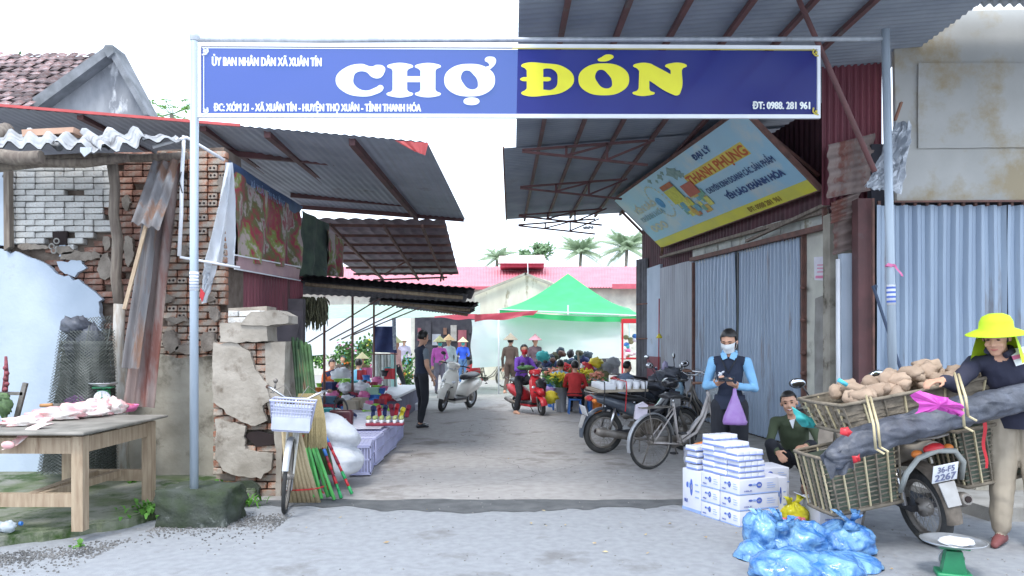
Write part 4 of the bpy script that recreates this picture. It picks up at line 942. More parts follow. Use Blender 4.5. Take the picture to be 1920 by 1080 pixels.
fb = mat('stained_board', (.47, .47, .45), (.39, .39, .37), 1.5, .8, .1, 20, stain=(.36, .3, .2), sscale=.8, st=.5)
mb = MB(fb); pxpoly(mb, [(1676, 22), (2300, 10), (2300, 372), (1682, 376)], 166, .06); obj('upper_board', mb, root)
mb = MB(fb); pxpoly(mb, rough_outline([(1722, 118), (2300, 118), (2300, 274), (1722, 278)], 25, 1.5, 3), 166.6, .012); obj('raised_board', mb, root)
mb = MB(rusty); mb.bar(P(1676, 378, 167), P(2300, 375, 167), .03, .02); obj('rail', mb, root)
# crumpled sheet by pole, leaning bar, wedge
def crum(u, v): return Vector((.03 * noise.noise(Vector((u * 5, v * 5, 1))), -.12 * abs(noise.noise(Vector((u * 6 + v * 3, v * 3, 7)))), .05 * noise.noise(Vector((u * 7, v * 4, 3)))))
mb = MB(galv); mb.sheet(P(1622, 352, 186), P(1690, 365, 186), P(1708, 232, 184), P(1676, 228, 184), 14, 16, crum, False); mb.sheet(P(1620, 350, 187), P(1650, 358, 187), P(1680, 300, 185), P(1650, 310, 185), 10, 10, crum, False)
obj('crumpled_sheet', mb, label='crumpled shiny metal sheet wedged behind the right gate pole', cat='metal sheet')
mb = MB(mat('brown_plank', (.3, .15, .1))); mb.bar(P(1678, 226, 183), P(1690, 192, 183), .04, .02); obj('small_stick', mb, label='small brown stick poking up above the crumpled sheet', cat='stick')
mb = MB(mat('dark_blue_pipe', (.07, .1, .16), (.05, .07, .12))); mb.tube([P(1636, 536, 180), P(1640, 545, 180), P(1688, 690, 190), P(1700, 740, 195)], .016, 8); mb.ball(P(1642, 537, 180), .02, 8, 6)
obj('leaning_pipe', mb, label='dark pipe leaning on the shutter behind the right gate pole', cat='pipe')

# ---- big canopy
root = thing('big_canopy', (2.2, 12, 4.4), 'big grey corrugated canopy on red steel trusses above the right half of the lane', 'canopy')
ZC = 4.5; Yn, Yf = 4.4, F / 77.5
def CP(x, y, z): return Vector((x, y, z))
mb = MB(under_r)
mb.corr(CP(.06, Yn, ZC), CP(.06, 11.5, ZC - .02), CP(4.6, 11.5, ZC + .35), CP(4.6, Yn, ZC + .35), 70, .012, 2, t=.012); obj('roof_sheet', mb, root)
mb = MB(under_r)
mb.corr(CP(-.12, 11.3, ZC - .05), CP(-.14, Yf, ZC), CP(3.4, Yf, ZC + .2), CP(4.6, 11.3, ZC + .3), 60, .012, 2, t=.012); obj('roof_sheet', mb, root)
ul = under_r
for x in (.4, .95, 1.5, 2.1, 2.7, 3.3):
    mb = MB(rust_beam); k = .08; mb.bar((x + .12, Yn, ZC - .06 + x * k), (x - .1, Yf - .05, ZC - .07 + x * .06), .05, .05); obj('purlin', mb, root)
for Y in (11.0, 13.6, 16.6, Yf - .1):
    z_ = ZC - .16
    for nm, m1, a_, b_ in (('truss_chord', 0, (.15, Y, z_), (2.0, Y, z_ + .14)), ('truss_chord', 0, (.15, Y, z_ - .02), (2.0, Y, z_ - .22))):
        mb = MB(rust_beam); mb.bar(a_, b_, .035, .035); obj(nm, mb, root)
    for x in (.8, 1.4):
        mb = MB(rust_beam); mb.bar((x, Y, z_ + .07 * x), (x + .0, Y, z_ - .1 * x), .035); mb.bar((x, Y, z_ - .1 * x), (x + .7, Y, z_ + .07 * x + .05), .03); obj('truss_web', mb, root)
mb = MB(rusty); mb.bar((-.13, 11.3, ZC - .04), (-.14, Yf, ZC - .03), .03); obj('eave_trim', mb, root)
mb = MB(dark_hall); mb.prism([Vector((1.75, 13.5, 3.3)), Vector((3.6, 13.5, 3.3)), Vector((3.6, 13.5, 4.55)), Vector((2.6, 13.5, 4.55))], (0, .05, 0)); 
mb = MB(galv); mb.sheet((1.7, Yf - .3, 4.2), (1.95, Yf - .3, 4.22), (1.95, Yf - .1, 4.32), (1.7, Yf - .1, 4.3), 6, 2, lambda u, v: Vector((0, 0, .02 * math.sin(u * 20)))); obj('loose_sheet', mb, root)
# front part of the canopy over the shop front
root = thing('shop_front_roof', (6, 7.4, 4.6), 'corrugated roof edge over the white board at the top right', 'roof')
mb = MB(under_r); mb.corr(P(1655, 10, 170), P(2400, 5, 170), P(2400, -90, 230), P(1640, -90, 230), 40, .02, 2, t=.01); obj('sheet', mb, root)
mb = MB(rust_beam); mb.bar(P(1640, -60, 190), P(1676, 30, 168), .06); mb.bar(P(1560, -40, 200), P(1655, 30, 170), .04); obj('brace', mb, root)
mb = MB(rusty); mb.box(P(1664, 40, 168), (.12, .1, .3)); obj('bracket', mb, root)
mb = MB(rust_beam); mb.tube([P(1490, -30, 206), P(1498, 0, 207), P(1640, 322, 214)], .024, 8); obj('diagonal_brace', mb, label='reddish steel brace slanting from the canopy down to the right gate pole', cat='brace')

# ---- leaning shop sign
qa, qb, qc, qd = P(1240, 465, 87.5), P(1535, 357, 148), P(1366, 190, 142), P(1150, 385, 88)
qa, qb = W(1240, 465, .12), W(1535, 357, .12)
out_v = NW * 1.02 + Vector((0, 0, .98)); qd = qa + out_v; qc = qb + out_v * 1.04
root = thing('shop_sign', (qa + qb) / 2, 'large pale blue and yellow shop sign leaning out over the lane above the doors', 'sign')
U = (qb - qa); Vv = (qd - qa); nS = U.cross(Vv).normalized()
if nS.y > 0: nS = -nS
def SP_(u, v, off=0): return qa + U * u + Vv * v + nS * off
mb = MB(mat('sign_sky_blue', (.3, .55, .72), (.36, .55, .66), 1.2, .45, stain=(.48, .58, .62), sscale=.9, st=.5)); mb.prism([SP_(0, .14), SP_(1, .14), SP_(1, 1), SP_(0, 1)], -nS * .03); obj('panel', mb, root)
mb = MB(mat('sign_yellow', (.72, .68, .06), (.62, .6, .1), 2, .5)); mb.prism([SP_(0, 0), SP_(1, 0), SP_(1, .139), SP_(0, .139)], -nS * .03); obj('yellow_band', mb, root)
fr = MB(rusty)
for a_, b_ in (((0, 0), (1, 0)), ((1, 0), (1, 1)), ((1, 1), (0, 1)), ((0, 1), (0, 0))): fr.bar(SP_(*a_, -.03), SP_(*b_, -.03), .05, .06)
obj('frame', fr, root)
ux = U.normalized(); uy = Vv.normalized(); Lw = U.length; Lh = Vv.length
def st(s, u, v, w, h, m, bold=0, nm='lettering'):
    mb = MB(m); textw(mb, s, SP_(u, v, .006), ux, uy, h * Lh / .73, w * Lw, bold); return obj(nm, mb, root)
def srect(m, u0, v0, u1, v1, off, nm='printed_block'):
    mb = MB(m); mb.prism([SP_(u0, v0, off), SP_(u1, v0, off), SP_(u1, v1, off), SP_(u0, v1, off)], -nS * .003); return obj(nm, mb, root)
ink = mat('dark_blue_ink', (.05, .1, .25)); redp = mat('orange_red_ink', (.6, .15, .05)); faded = mat('faded_yellow_ink', (.62, .6, .38), (.5, .55, .45), 8, .6); ink2 = mat('faded_green_ink', (.22, .38, .4), (.35, .5, .55), 9)
srect(mat('sign_gold', (.75, .6, .12)), .555, .605, .905, .76, .004)
st('THANH PHỤNG', .56, .62, .34, .12, redp, .012)
st('ĐẠI LÝ', .68, .84, .10, .07, ink, .01)
st('CHUYÊN KINH DOANH CÁC SẢN PHẨM', .6, .43, .36, .075, ink, .004)
st('YẾN SÀO KHÁNH HÒA', .66, .27, .29, .075, ink, .012)
st('ĐT: 0988 281 961', .70, .04, .16, .06, mat('brown_ink', (.35, .25, .05)), .008)
st('YẾN SÀO', .07, .62, .2, .1, faded, .012); st('KHÁNH HÒA', .06, .48, .22, .08, ink2, .01); st('000', .07, .27, .14, .12, faded, .02)
mb = MB(faded)
for k in range(26):
    a_ = k / 26 * 6.283; c_ = SP_(.30 + .055 * math.cos(a_) * 1.0, .62 + .26 * math.sin(a_), .006); mb.prism([c_, c_ + ux * .05, c_ + ux * .05 + uy * .04, c_ + uy * .04], -nS * .003)
obj('emblem_ring', mb, root)
mb = MB(mat('emblem_blue', (.1, .35, .6))); mb.prism([SP_(.30 + .022 * math.cos(t * .785), .62 + .09 * math.sin(t * .785), .007) for t in range(8)], -nS * .003); obj('emblem_core', mb, root)
# printed picture of boxes and jars
cols = [(.6, .6, .08), (.7, .68, .15), (.55, .2, .1), (.2, .42, .3), (.15, .4, .5), (.65, .45, .1), (.5, .55, .45)]
random.seed(5)
for k in range(34):
    u0 = rnd(.38, .56); v0 = rnd(.22, .36) + (.0 if k % 2 else .14); c_ = random.choice(cols)
    srect(mat('print_%s' % 'abcdefg'[cols.index(c_)], c_, tuple(q * .7 for q in c_), 20, .6), u0, v0, u0 + rnd(.015, .035), v0 + rnd(.08, .14), .005 + k * .0003, 'printed_jar')
srect(mat('print_box', (.62, .62, .1), (.5, .5, .08), 15), .385, .5, .47, .72, .018, 'printed_box'); srect(mat('print_lid', (.5, .18, .08)), .385, .73, .47, .8, .018, 'printed_box'); srect(mat('print_red', (.5, .15, .1)), .5, .5, .575, .68, .018, 'printed_box')
mb = MB(mat('print_leaf', (.2, .32, .28), (.3, .42, .4), 12)); 
for u0, v0, r in ((.52, .86, .03), (.545, .82, .02), (.44, .9, .015), (.47, .93, .01), (.36, .93, .012), (.4, .88, .008), (.56, .78, .012)): mb.prism([SP_(u0 + r * math.cos(t) * (1 + .5 * math.sin(t * 3)), v0 + 2.6 * r * math.sin(t) * (1 + .4 * math.cos(t * 4)), .006) for t in [i * .57 for i in range(11)]], -nS * .003)
obj('printed_bird', mb, root)
for u in (.02, .98):
    mb = MB(rusty); mb.bar(SP_(u, .95, -.06), W(1240 if u < .5 else 1535, 400 if u < .5 else 330, .0), .04); obj('bracket', mb, root)
for a_, b_ in ((W(1545, 350, .15), W(1546, 424, .15)), (W(1240, 478, .25), SP_(0, .0, -.04)), (P(1165, 396, 89), P(1208, 440, 89))): mb = MB(rusty); mb.bar(a_, b_, .045); obj('bracket', mb, root)
# ================= BACKGROUND =================
root = thing('market_hall', P(960, 715, 40), 'long white market hall with a pinkish red roof closing the lane at the far end', 'hall')
Yh = 35.0
mb = MB(plast_c); mb.box((-2.5, Yh + .2, 2.05), (24, .3, 4.1)); obj('wall', mb, root)
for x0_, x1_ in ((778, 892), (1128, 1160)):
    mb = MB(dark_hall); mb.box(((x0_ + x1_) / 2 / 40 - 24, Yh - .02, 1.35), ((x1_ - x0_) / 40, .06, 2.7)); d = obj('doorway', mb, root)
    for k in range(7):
        x = (x0_ + (x1_ - x0_) * (k * .14 + .08)) / 40 - 24; mb = MB([maroon, MATS['dark_interior'], zinc_grey, brown_p, cement][k % 5]); mb.box((x, Yh - .12, 1.9 + .25 * math.sin(k * 2.3)), (.16 + .12 * (k % 3), .1, .6 + .3 * math.sin(k * 1.7))); obj('hanging_cloth', mb, d)
mb = MB(roof_red); mb.corr(P(520, 541, 40.5), P(1330, 541, 40.5), P(1330, 501, 33.5), P(520, 501, 33.5), 150, .02, 2, t=.04); obj('roof', mb, root)
mb = MB(mat('roof_fascia', (.5, .1, .14))); mb.bar(P(1148, 537, 41), P(1330, 537, 41), .1, .22); mb.bar(P(520, 540, 41), P(960, 540, 41), .1, .14); obj('fascia', mb, root)
rt = MB(mat('monitor_wall', (.5, .1, .15))); rt.prism([P(938, 501, 36), P(1020, 501, 36), P(1020, 492, 36), P(938, 492, 36)], (0, 1.5, 0)); mo = obj('roof_monitor', rt, root)
rt = MB(mat('monitor_roof', (.68, .5, .52))); rt.prism([P(934, 494, 36.5), P(1025, 494, 36.5), P(1020, 480, 34), P(936, 482, 34)], (0, 0, .06)); obj('monitor_roof', rt, mo)
rt = MB(white_paint); rt.tube([P(990, 520, 43), P(989, 482, 43)], .02, 5); obj('antenna', rt, root)
root = thing('old_gable', P(970, 700, 46), 'stained yellowish gable of an old shed behind the green canopy', 'shed')
gmx = mat('stained_gable', (.62, .6, .5), (.5, .47, .38), 1.2, .9, stain=(.2, .17, .1), sscale=1.1, st=.56, stretch=(1.5, 1, .6))
mb = MB(gmx); mb.prism([P(x, y, 46) for x, y in ((890, 720), (890, 552), (985, 514), (1030, 526), (1090, 556), (1090, 720))], (0, 1, 0)); obj('gable_wall', mb, root)
mb = MB(mat('gable_cap', (.35, .33, .28))); mb.bar(P(886, 553, 46.3), P(987, 513, 46.3), .12, .1); mb.bar(P(984, 513, 46.3), P(1092, 557, 46.3), .12, .1); obj('coping', mb, root)

# trees
leafA = mat('tree_leaf', (.22, .34, .18), (.12, .2, .1), 3, .6, trans=.35, hue=.35)
palmL = mat('palm_leaf', (.4, .5, .34), (.28, .38, .24), 3, .6, trans=.35)  # fronds paled in the colour itself to stand for distant glare
barkm = mat('tree_bark', (.3, .27, .23), (.18, .16, .14), 6, .9)
def leafy(label, base, hgt, cr, n, lf=.16, trunk=.12, sq=.7, seed=0, cat='tree', name='tree', group=None, clumps=9):
    random.seed(seed); root = thing(name, base, label, cat, group); tk = MB(barkm); top = base + Vector((0, 0, hgt - cr))
    tk.tube([base, base.lerp(top, .5) + Vector((rnd(-.1, .1) * cr, 0, 0)), top], [trunk, trunk * .8, trunk * .5], 8)
    cs = []
    for k in range(clumps):
        d = Vector((rnd(-1, 1), rnd(-1, 1), rnd(-.8, 1))); d = d.normalized() * rnd(.35, .95); c_ = top + Vector((d.x * cr, d.y * cr, d.z * cr * sq + .1 * cr)); cs.append((c_, rnd(.22, .45) * cr))
        tk.tube([top - Vector((0, 0, .2 * cr)), top.lerp(c_, .6) + Vector((0, 0, .05)), c_], [trunk * .45, trunk * .25, trunk * .08], 5)
    obj('trunk', tk, root); mb = MB(leafA)
    for i in range(n):
        c_, r = random.choice(cs); d = Vector((random.gauss(0, .5), random.gauss(0, .5), random.gauss(0, .42))); p = c_ + d * r
        a = Vector((rnd(-1, 1), rnd(-1, 1), rnd(-.7, .4))).normalized(); b = a.orthogonal().normalized(); l = lf * rnd(.6, 1.3)
        mb.add([p, p + a * l * .5 + b * l * .28, p + a * l, p + a * l * .5 - b * l * .28], [(0, 1, 2, 3)])
    obj('crown', mb, root); return root
def palm(label, base, hgt, fr, n=15, seed=0, lean=.3, group='coconut palms beyond the market hall'):
    random.seed(seed); root = thing('palm_tree', base, label, 'palm', group); top = base + Vector((lean, 0, hgt)); tk = MB(barkm)
    tk.tube([base, base.lerp(top, .5) - Vector((lean * .2, 0, 0)), top], [.2, .15, .12], 8); obj('trunk', tk, root)
    for k in range(n):
        mb = MB(palmL); a = k * 2.4 + rnd(-.2, .2); el = rnd(-.1, 1.45); L_ = fr * rnd(.8, 1.1); pts = []; dx = Vector((math.cos(a), math.sin(a), 0))
        for j in range(9):
            t = j / 8; pts.append(top + dx * L_ * math.cos(el * (1 - t * .3)) * t + Vector((0, 0, L_ * (math.sin(el) * t - .6 * t * t * (1.1 - .3 * math.sin(el))))))
        mb.tube(pts, [.03, .028, .025, .022, .02, .016, .012, .01, .005], 4)
        for j in range(1, 40):
            t = j / 40 * 8; i0 = min(int(t), 7); p = pts[i0].lerp(pts[i0 + 1], t - i0); tg = (pts[i0 + 1] - pts[i0]).normalized()
            for sg in (-1, 1):
                w = tg.cross(Vector((0, 0, 1))).normalized() * sg; l = L_ * .26 * math.sin(math.pi * min(.95, .15 + j / 44)); e = p + (w * .8 + tg * .5 - Vector((0, 0, .5))).normalized() * l
                mb.add([p, p + tg * .05 + (e - p) * .5, e, p - tg * .02 + (e - p) * .5], [(0, 1, 2, 3)])
        obj('frond', mb, root)
    return root
def B(x, s): return Vector(((x - CX) / s, F / s, 0))
palm('coconut palm in the middle, standing clear above the ridge of the hall', B(1082, 24), 8.6, 2.5, 26, 3)
palm('rightmost coconut palm, its crown cut by the shop wall', B(1168, 25), 8.6, 2.8, 28, 5)
palm('slender coconut palm just left of the roof monitor', B(925, 25), 7.9, 1.9, 14, 8)
palm('faint low palm crown by the edge of the dark tile awning', B(872, 22), 7.4, 1.3, 10, 9)
leafy('round leafy tree rising behind the roof monitor', B(1000, 26), 8.9, 1.5, 2600, .26, .14, .9, 4)
leafy('pale tree top at the upper left corner above the tiled roof', B(12, 60), 11, 1.6, 1400, .2, .14, .8, 6)
leafy('low bushy trees behind the right part of the hall', B(1120, 22), 7.2, 1.8, 1800, .3, .12, .45, 7)
# papaya-like plant
root = thing('papaya_tree', B(322, 60), 'small papaya tree top showing left of the gate pole', 'tree'); top = Vector((B(322, 60).x, B(322, 60).y, 1.5 + 428 / 60)); mb = MB(barkm); mb.tube([B(322, 60), top], [.12, .06], 7); obj('trunk', mb, root)
random.seed(3)
for k in range(16):
    mb = MB(mat('papaya_leaf', (.2, .4, .1), (.1, .25, .05), 4, .6, trans=.35)); a = k * 2.4; e = top + Vector((math.cos(a) * rnd(.35, .65), math.sin(a) * .5, rnd(-.1, .4))); mb.tube([top, e], .012, 4)
    for j in range(7):
        b = j / 7 * 6.28; d = Vector((math.cos(b), math.sin(b), rnd(-.3, .1))) * rnd(.16, .26); w = Vector((-d.y, d.x, 0)) * .22; mb.add([e, e + d * .6 + w, e + d, e + d * .6 - w], [(0, 1, 2, 3)])
    obj('leaf', mb, root)
# distant tree line left and right of the hall (beyond the buildings)
random.seed(12)
mb = MB(leafA)
for i in range(9000):
    x = rnd(-60, 60); d = 95 + rnd(0, 8); h = 4.5 + 1.6 * noise.noise(Vector((x * .12, 0, 0))) + .8 * noise.noise(Vector((x * .5, 4, 0))); p = Vector((x, d, rnd(.3, 1) * h))
    a = Vector((rnd(-1, 1), rnd(-1, 1), rnd(-1, 1))).normalized(); b = a.orthogonal(); mb.add([p - a * .5, p + b * .4, p + a * .5, p - b * .4], [(0, 1, 2, 3)])
obj('tree_line', mb, label='far tree line beyond the market', cat='trees', kind='stuff')

# green canopy and white tarps
root = thing('green_canopy', P(1070, 700, 58), 'bright green pop up canopy with white side sheet over the flower stall', 'canopy')
pk = P(1065, 513, 56); fl_, fr_ = P(935, 580, 64), P(1212, 592, 66); bl_, br_ = P(962, 586, 50), P(1180, 578, 50)
for nm, a_, b_ in (('front_slope', fl_, fr_), ('back_slope', br_, bl_), ('left_slope', bl_, fl_), ('right_slope', fr_, br_)):
    mb = MB(tarp_green); mb.sheet(a_, b_, pk, pk + Vector((-.001, 0, 0)), 16, 10, lambda u, v: Vector((0, 0, -.14 * math.sin(u * 3.14) * (1 - v) * (v + .35) - .22 * math.sin(v * 3.14) * (1 - .5 * v)))); obj(nm, mb, root)
mb = MB(tarp_green); mb.sheet(fl_, fr_, fr_ - Vector((0, 0, .16)), fl_ - Vector((0, 0, .13)), 24, 2, lambda u, v: Vector((0, .03 * math.sin(u * 30) * v, -.1 * math.sin(u * 3.14)))); obj('valance', mb, root)
for p in (fl_, fr_, bl_, br_): mb = MB(white_paint); mb.tube([(p.x, p.y, 0), p], .025, 6); obj('leg', mb, root)
mb = MB(white_paint); mb.bar(P(1065, 572, 66), P(1065, 590, 66), .04); mb.bar(fl_, fr_, .03); obj('crossbar', mb, root)
def tf(a, fx): return lambda u, v: Vector((0, a * math.sin(u * fx + v * 5) * v + a * noise.noise(Vector((u * 5, v * 6, fx))), .03 * math.sin(u * 9) * v))
mb = MB(tarp_white); a_, b_, c_, d_ = P(884, 600, 62), P(1158, 583, 63), P(1172, 672, 67), P(884, 690, 60)
def tarpf(u, v): return Vector((.03 * math.sin(v * 9), .12 * noise.noise(Vector((u * 5, v * 4, 2))) + .05 * math.sin((u * 14 - v * 9)), (.35 * v * (u - .45) * (1 - u) * 2.0) if u > .45 else 0))
mb.sheet(a_, b_, c_, d_, 50, 26, tarpf); obj('white_tarp', mb, label='large white tarp hanging under the green canopy behind the stalls', cat='tarp')
mb = MB(tarp_red); mb.sheet(P(890, 590, 66), P(1010, 582, 66), P(1000, 592, 66), P(890, 604, 66), 14, 3, tf(.04, 9)); obj('red_tarp', mb, label='narrow red tarp strip under the left edge of the green canopy', cat='tarp')
mb = MB(tarp_red); mb.sheet(P(815, 590, 60), P(895, 586, 60), P(895, 600, 58), P(815, 596, 58), 14, 3, tf(.04, 9)); obj('red_tarp', mb, label='red awning strip above the dark doorway of the hall', cat='tarp')
mb = MB(mat('pale_green_tarp', (.55, .75, .6), rough=.5, trans=.5)); mb.sheet(P(610, 572, 66), P(900, 568, 60), P(900, 590, 68), P(600, 600, 74), 30, 4, tf(.1, 12)); obj('pale_tarp', mb, label='pale green translucent tarp stretched beyond the left stalls', cat='tarp')
mb = MB(tarp_white); mb.sheet(P(560, 580, 60), P(770, 590, 50), P(770, 655, 50), P(560, 670, 60), 20, 12, tf(.1, 12)); obj('white_tarp', mb, label='white sheet closing the back of the left stalls', cat='tarp')
root = thing('red_stall', P(1180, 700, 66), 'small red framed stall of goods between white tarp and far shop wall', 'stall')
mb = MB(red_p); mb.box(P(1182, 602, 66), (.5, .4, .12)); mb.box(P(1182, 672, 66), (.5, .5, .05)); mb.bar(P(1167, 600, 67), P(1167, 715, 67), .05); mb.bar(P(1196, 600, 67), P(1196, 715, 67), .05); obj('frame', mb, root)
random.seed(4)
for k in range(14):
    m = random.choice([teal_p, pink_p, white_p, mat('khaki_goods', (.3, .3, .15)), blue_p]); mb = MB(m); mb.ball(P(rnd(1170, 1194), rnd(630, 668), 65), (.08, .08, .07), 8, 6); obj('goods', mb, root)

# ================= LEFT STALL GOODS =================
lav = mat('lavender_crate', (.55, .56, .78), (.48, .49, .7), 5, .5, trans=.15)
def crate():
    root = thing('plastic_crate', (0, 0, 0), 'x', 'crate', 'pale lavender plastic crates along the lane'); w, d, h = .36, .52, .34
    mb = MB(lav); mb.bbox((0, 0, h - .012), (w, d, .024), None, .01)
    for k in range(7): mb.box((-w / 2 + .05 + k * .043, 0, h + .003), (.012, d - .06, .006))
    obj('base', mb, root)
    mb = MB(lav)
    for z in (.014, .17, h - .03):
        t = .03 if z < .02 else .018
        mb.box((0, -d / 2, z), (w, .014, t)); mb.box((0, d / 2, z), (w, .014, t)); mb.box((-w / 2, 0, z), (.014, d, t)); mb.box((w / 2, 0, z), (.014, d, t))
    obj('rim', mb, root)
    mb = MB(lav)
    for k in range(12): x = -w / 2 + w * k / 11; mb.box((x, -d / 2 + .004, h / 2), (.014, .008, h - .02)); mb.box((x, d / 2 - .004, h / 2), (.014, .008, h - .02))
    for k in range(17): y = -d / 2 + d * k / 16; mb.box((w / 2 - .004, y, h / 2), (.008, .014, h - .02)); mb.box((-w / 2 + .004, y, h / 2), (.008, .014, h - .02))
    obj('slats', mb, root, kind='stuff')
    mb = MB(mat('crate_inside', (.5, .5, .68))); mb.box((0, 0, h / 2), (w - .04, d - .04, h - .04)); obj('contents', mb, root); return root
cr0 = crate(); cr0.location = (-1.8, 8.62, .02); cr0.rotation_euler.z = .12
cr0['label'] = 'nearest lavender crate, standing alone beside the white sacks'
names = ['second crate from the road in the lane side row', 'third crate from the road in the lane side row', 'fourth crate from the road in the lane side row', 'fifth crate from the road, under the tray of succulents', 'farthest lane side crate, next to the man in the vest']
for i, l in enumerate(names): dup(cr0, (-1.82 - .018 * i + rnd(-.02, .02), 9.3 + i * .55, .02), rnd(-.05, .05), l)
names = ['inner row crate nearest the white sacks', 'inner row crate under the white flip flop', 'inner row crate behind the black handbag', 'inner row crate under the row of slippers', 'inner row crate under the blue basin', 'farthest inner row crate by the red tent cards']
for i, l in enumerate(names): dup(cr0, (-2.2 - .018 * i, 9.35 + i * .56, .02), rnd(-.05, .05), l)
for i, l in enumerate(['crate in the third row behind the sacks', 'crate in the third row under the black handbag', 'crate in the third row below the stall posts']): dup(cr0, (-2.6, 9.5 + i * .57, .02), rnd(-.05, .05), l)
def tp(x, y, z=.37): return G(x, y, z)
mb = MB(mat('white_plastic_sheet', (.72, .72, .85), rough=.3, alpha=.85)); mb.sheet((-2.8, 9.6, .385), (-1.7, 9.6, .385), (-1.74, 11.9, .39), (-2.8, 12.4, .39), 20, 40, lambda u, v: Vector((0, 0, .008 + .012 * noise.noise(Vector((u * 9, v * 20, 0))))))
obj('plastic_sheet', mb, label='clear plastic sheet spread over the lavender crates', cat='sheet')
sack = mat('white_sack', (.62, .64, .68), (.5, .52, .56), 6, .8, .8, 26)
for (x, y, s, rx, rz, rt, lab) in ((622, 812, 178, .3, .2, .35, 'upper white woven sack lying on the other, behind the broomsticks'), (632, 866, 180, .27, .2, 0, 'lower bulging white sack on the ground behind the broomsticks')):
    mb = MB(sack); mb.ball(P(x, y, s), (rx, .26, rz * .95), 48, 30, (0, rt, 0), .2, x, 1.5)
    for v in mb.v: v.z = max(v.z, .01)
    for i, v in enumerate(mb.v): mb.v[i] = v + Vector((0, 0, .016 * noise.noise(Vector((v.x * 9, v.y * 9, v.z * 26)))))
    obj('white_sack', mb, label=lab, cat='sack', group='white sacks beside the brooms')
# slippers, shoes, handbags, trays
def shoe(p, rz, c1, c2, lab, pitch=0, L=.26):
    root = thing('slipper', p, lab, 'slipper', 'slippers laid out on the crates'); E = Matrix.Rotation(rz, 3, 'Z') @ Matrix.Rotation(pitch, 3, 'Y')
    def tr(x, y, z): return p + E @ Vector((x, y, z))
    ol = [(-.5, .0), (-.45, .14), (-.2, .15), (.1, .13), (.35, .19), (.5, .1), (.53, 0), (.5, -.1), (.35, -.17), (.1, -.12), (-.2, -.14), (-.45, -.13)]
    mb = MB(c1); mb.prism([tr(x * L, y * L, .02) for x, y in ol], E @ Vector((0, 0, -.02))); obj('sole', mb, root)
    mb = MB(c2); mb.sheet(tr(.05 * L, .18 * L, .02), tr(.42 * L, .2 * L, .02), tr(.42 * L, -.2 * L, .02), tr(.05 * L, -.18 * L, .02), 5, 8, lambda u, v: E @ Vector((0, 0, .06 * math.sin(v * 3.14) * (1 - .4 * u)))); obj('strap', mb, root)
    return root
navy_p = mat('navy_fabric', (.03, .05, .15), (.02, .03, .1), 8, .7); maroon_p = mat('maroon_fabric', (.3, .03, .06), rough=.6)
specs = [(650 + 0, 776, .4, white_p, navy_p, 'single white soled navy slipper leaning in front of the stall post'), (702, 754, .3, white_p, black_p, 'large white and black slipper seen from its sole')]
for x, y, rz, c1, c2, l in specs: shoe(tp(x, y, .45), rz, c1, c2, l, .5, .34)
row = [(716, 'navy_a', navy_p, 'navy slipper, first of the upright row'), (727, 'r', red_p, 'red slipper, second of the upright row'), (738, 'n', navy_p, 'dark navy slipper, third of the upright row'), (750, 'm', maroon_p, 'maroon slipper in the middle of the upright row'), (760, 'r', red_p, 'bright red slipper right of the maroon one'), (770, 'y', yellow_p, 'yellow slipper near the end of the upright row'), (781, 'm', maroon_p, 'dark maroon slipper at the lane end of the row')]
for x, _, c_, l in row: x -= 16; shoe(tp(x, 783 + rnd(-4, 4), .39) + Vector((0, 0, .08)), 1.57 + rnd(-.5, .5), white_p if x in (727, 760) else c_, c_, l, -.9 + rnd(-.2, .2), .21)
for i, (x, rz) in enumerate(((706, .4), (730, .4))):
    mb = MB(maroon_p); p = tp(x, 752, .42); E = Matrix.Rotation(-.3, 3, 'Z'); mb.prism([p + E @ Vector(q) for q in ((-.12, 0, 0), (.14, 0, .0), (-.08, 0, .15))], E @ Vector((0, .2, 0)))
    mb.use(white_p); mb.prism([p + E @ Vector(q) for q in ((.15, 0, 0.0), (.165, 0, .012), (-.07, 0, .17), (-.08, 0, .155))], E @ Vector((0, .2, 0)))
    obj('folded_sandal_box', mb, label=('larger' if i == 0 else 'smaller') + ' dark red tent shaped box with white edge on the crates', cat='box')
root = thing('handbag', tp(640, 800, .37), 'black and dark red handbag standing on the inner crates', 'handbag'); p = root.location.copy()
hb = mat('black_red_leather', (.12, .02, .03), (.03, .01, .015), 4, .35); mb = MB(hb); mb.bbox(p + Vector((0, 0, .12)), (.32, .12, .22), None, .04); obj('body', mb, root)
mb = MB(black_p); mb.torus(.09, .012, 18, 6, Matrix.Translation(p + Vector((0, -.03, .23))) @ Matrix.Scale(1.6, 4, (0, 0, 1)), 1, 0, math.pi); obj('handle', mb, root)
mb = MB(white_p); mb.box(p + Vector((.02, -.065, .08)), (.12, .008, .07)); obj('tag', mb, root)
root = thing('plant_tray', tp(730, 803, .37), 'reddish tray of small pots with green succulents on the crates', 'tray'); p = tp(722, 797, .40)
mb = MB(maroon_p); mb.bbox(p + Vector((0, 0, .015)), (.5, .16, .035), None, .01); obj('tray', mb, root)
for k in range(12):
    q = p + Vector((-.22 + (k % 6) * .088, -.04 + .08 * (k // 6), .03)); mb = MB(white_p); mb.lathe([(.02, 0), (.028, .045), (.0, .045)], 8, Matrix.Translation(q)); o_ = obj('pot', mb, root)
    mb = MB(mat('succulent', (.25, .4, .12), (.45, .42, .2), 20)); mb.ball(q + Vector((0, 0, .065)), .03, 8, 6, None, .5, k); obj('succulent', mb, o_)
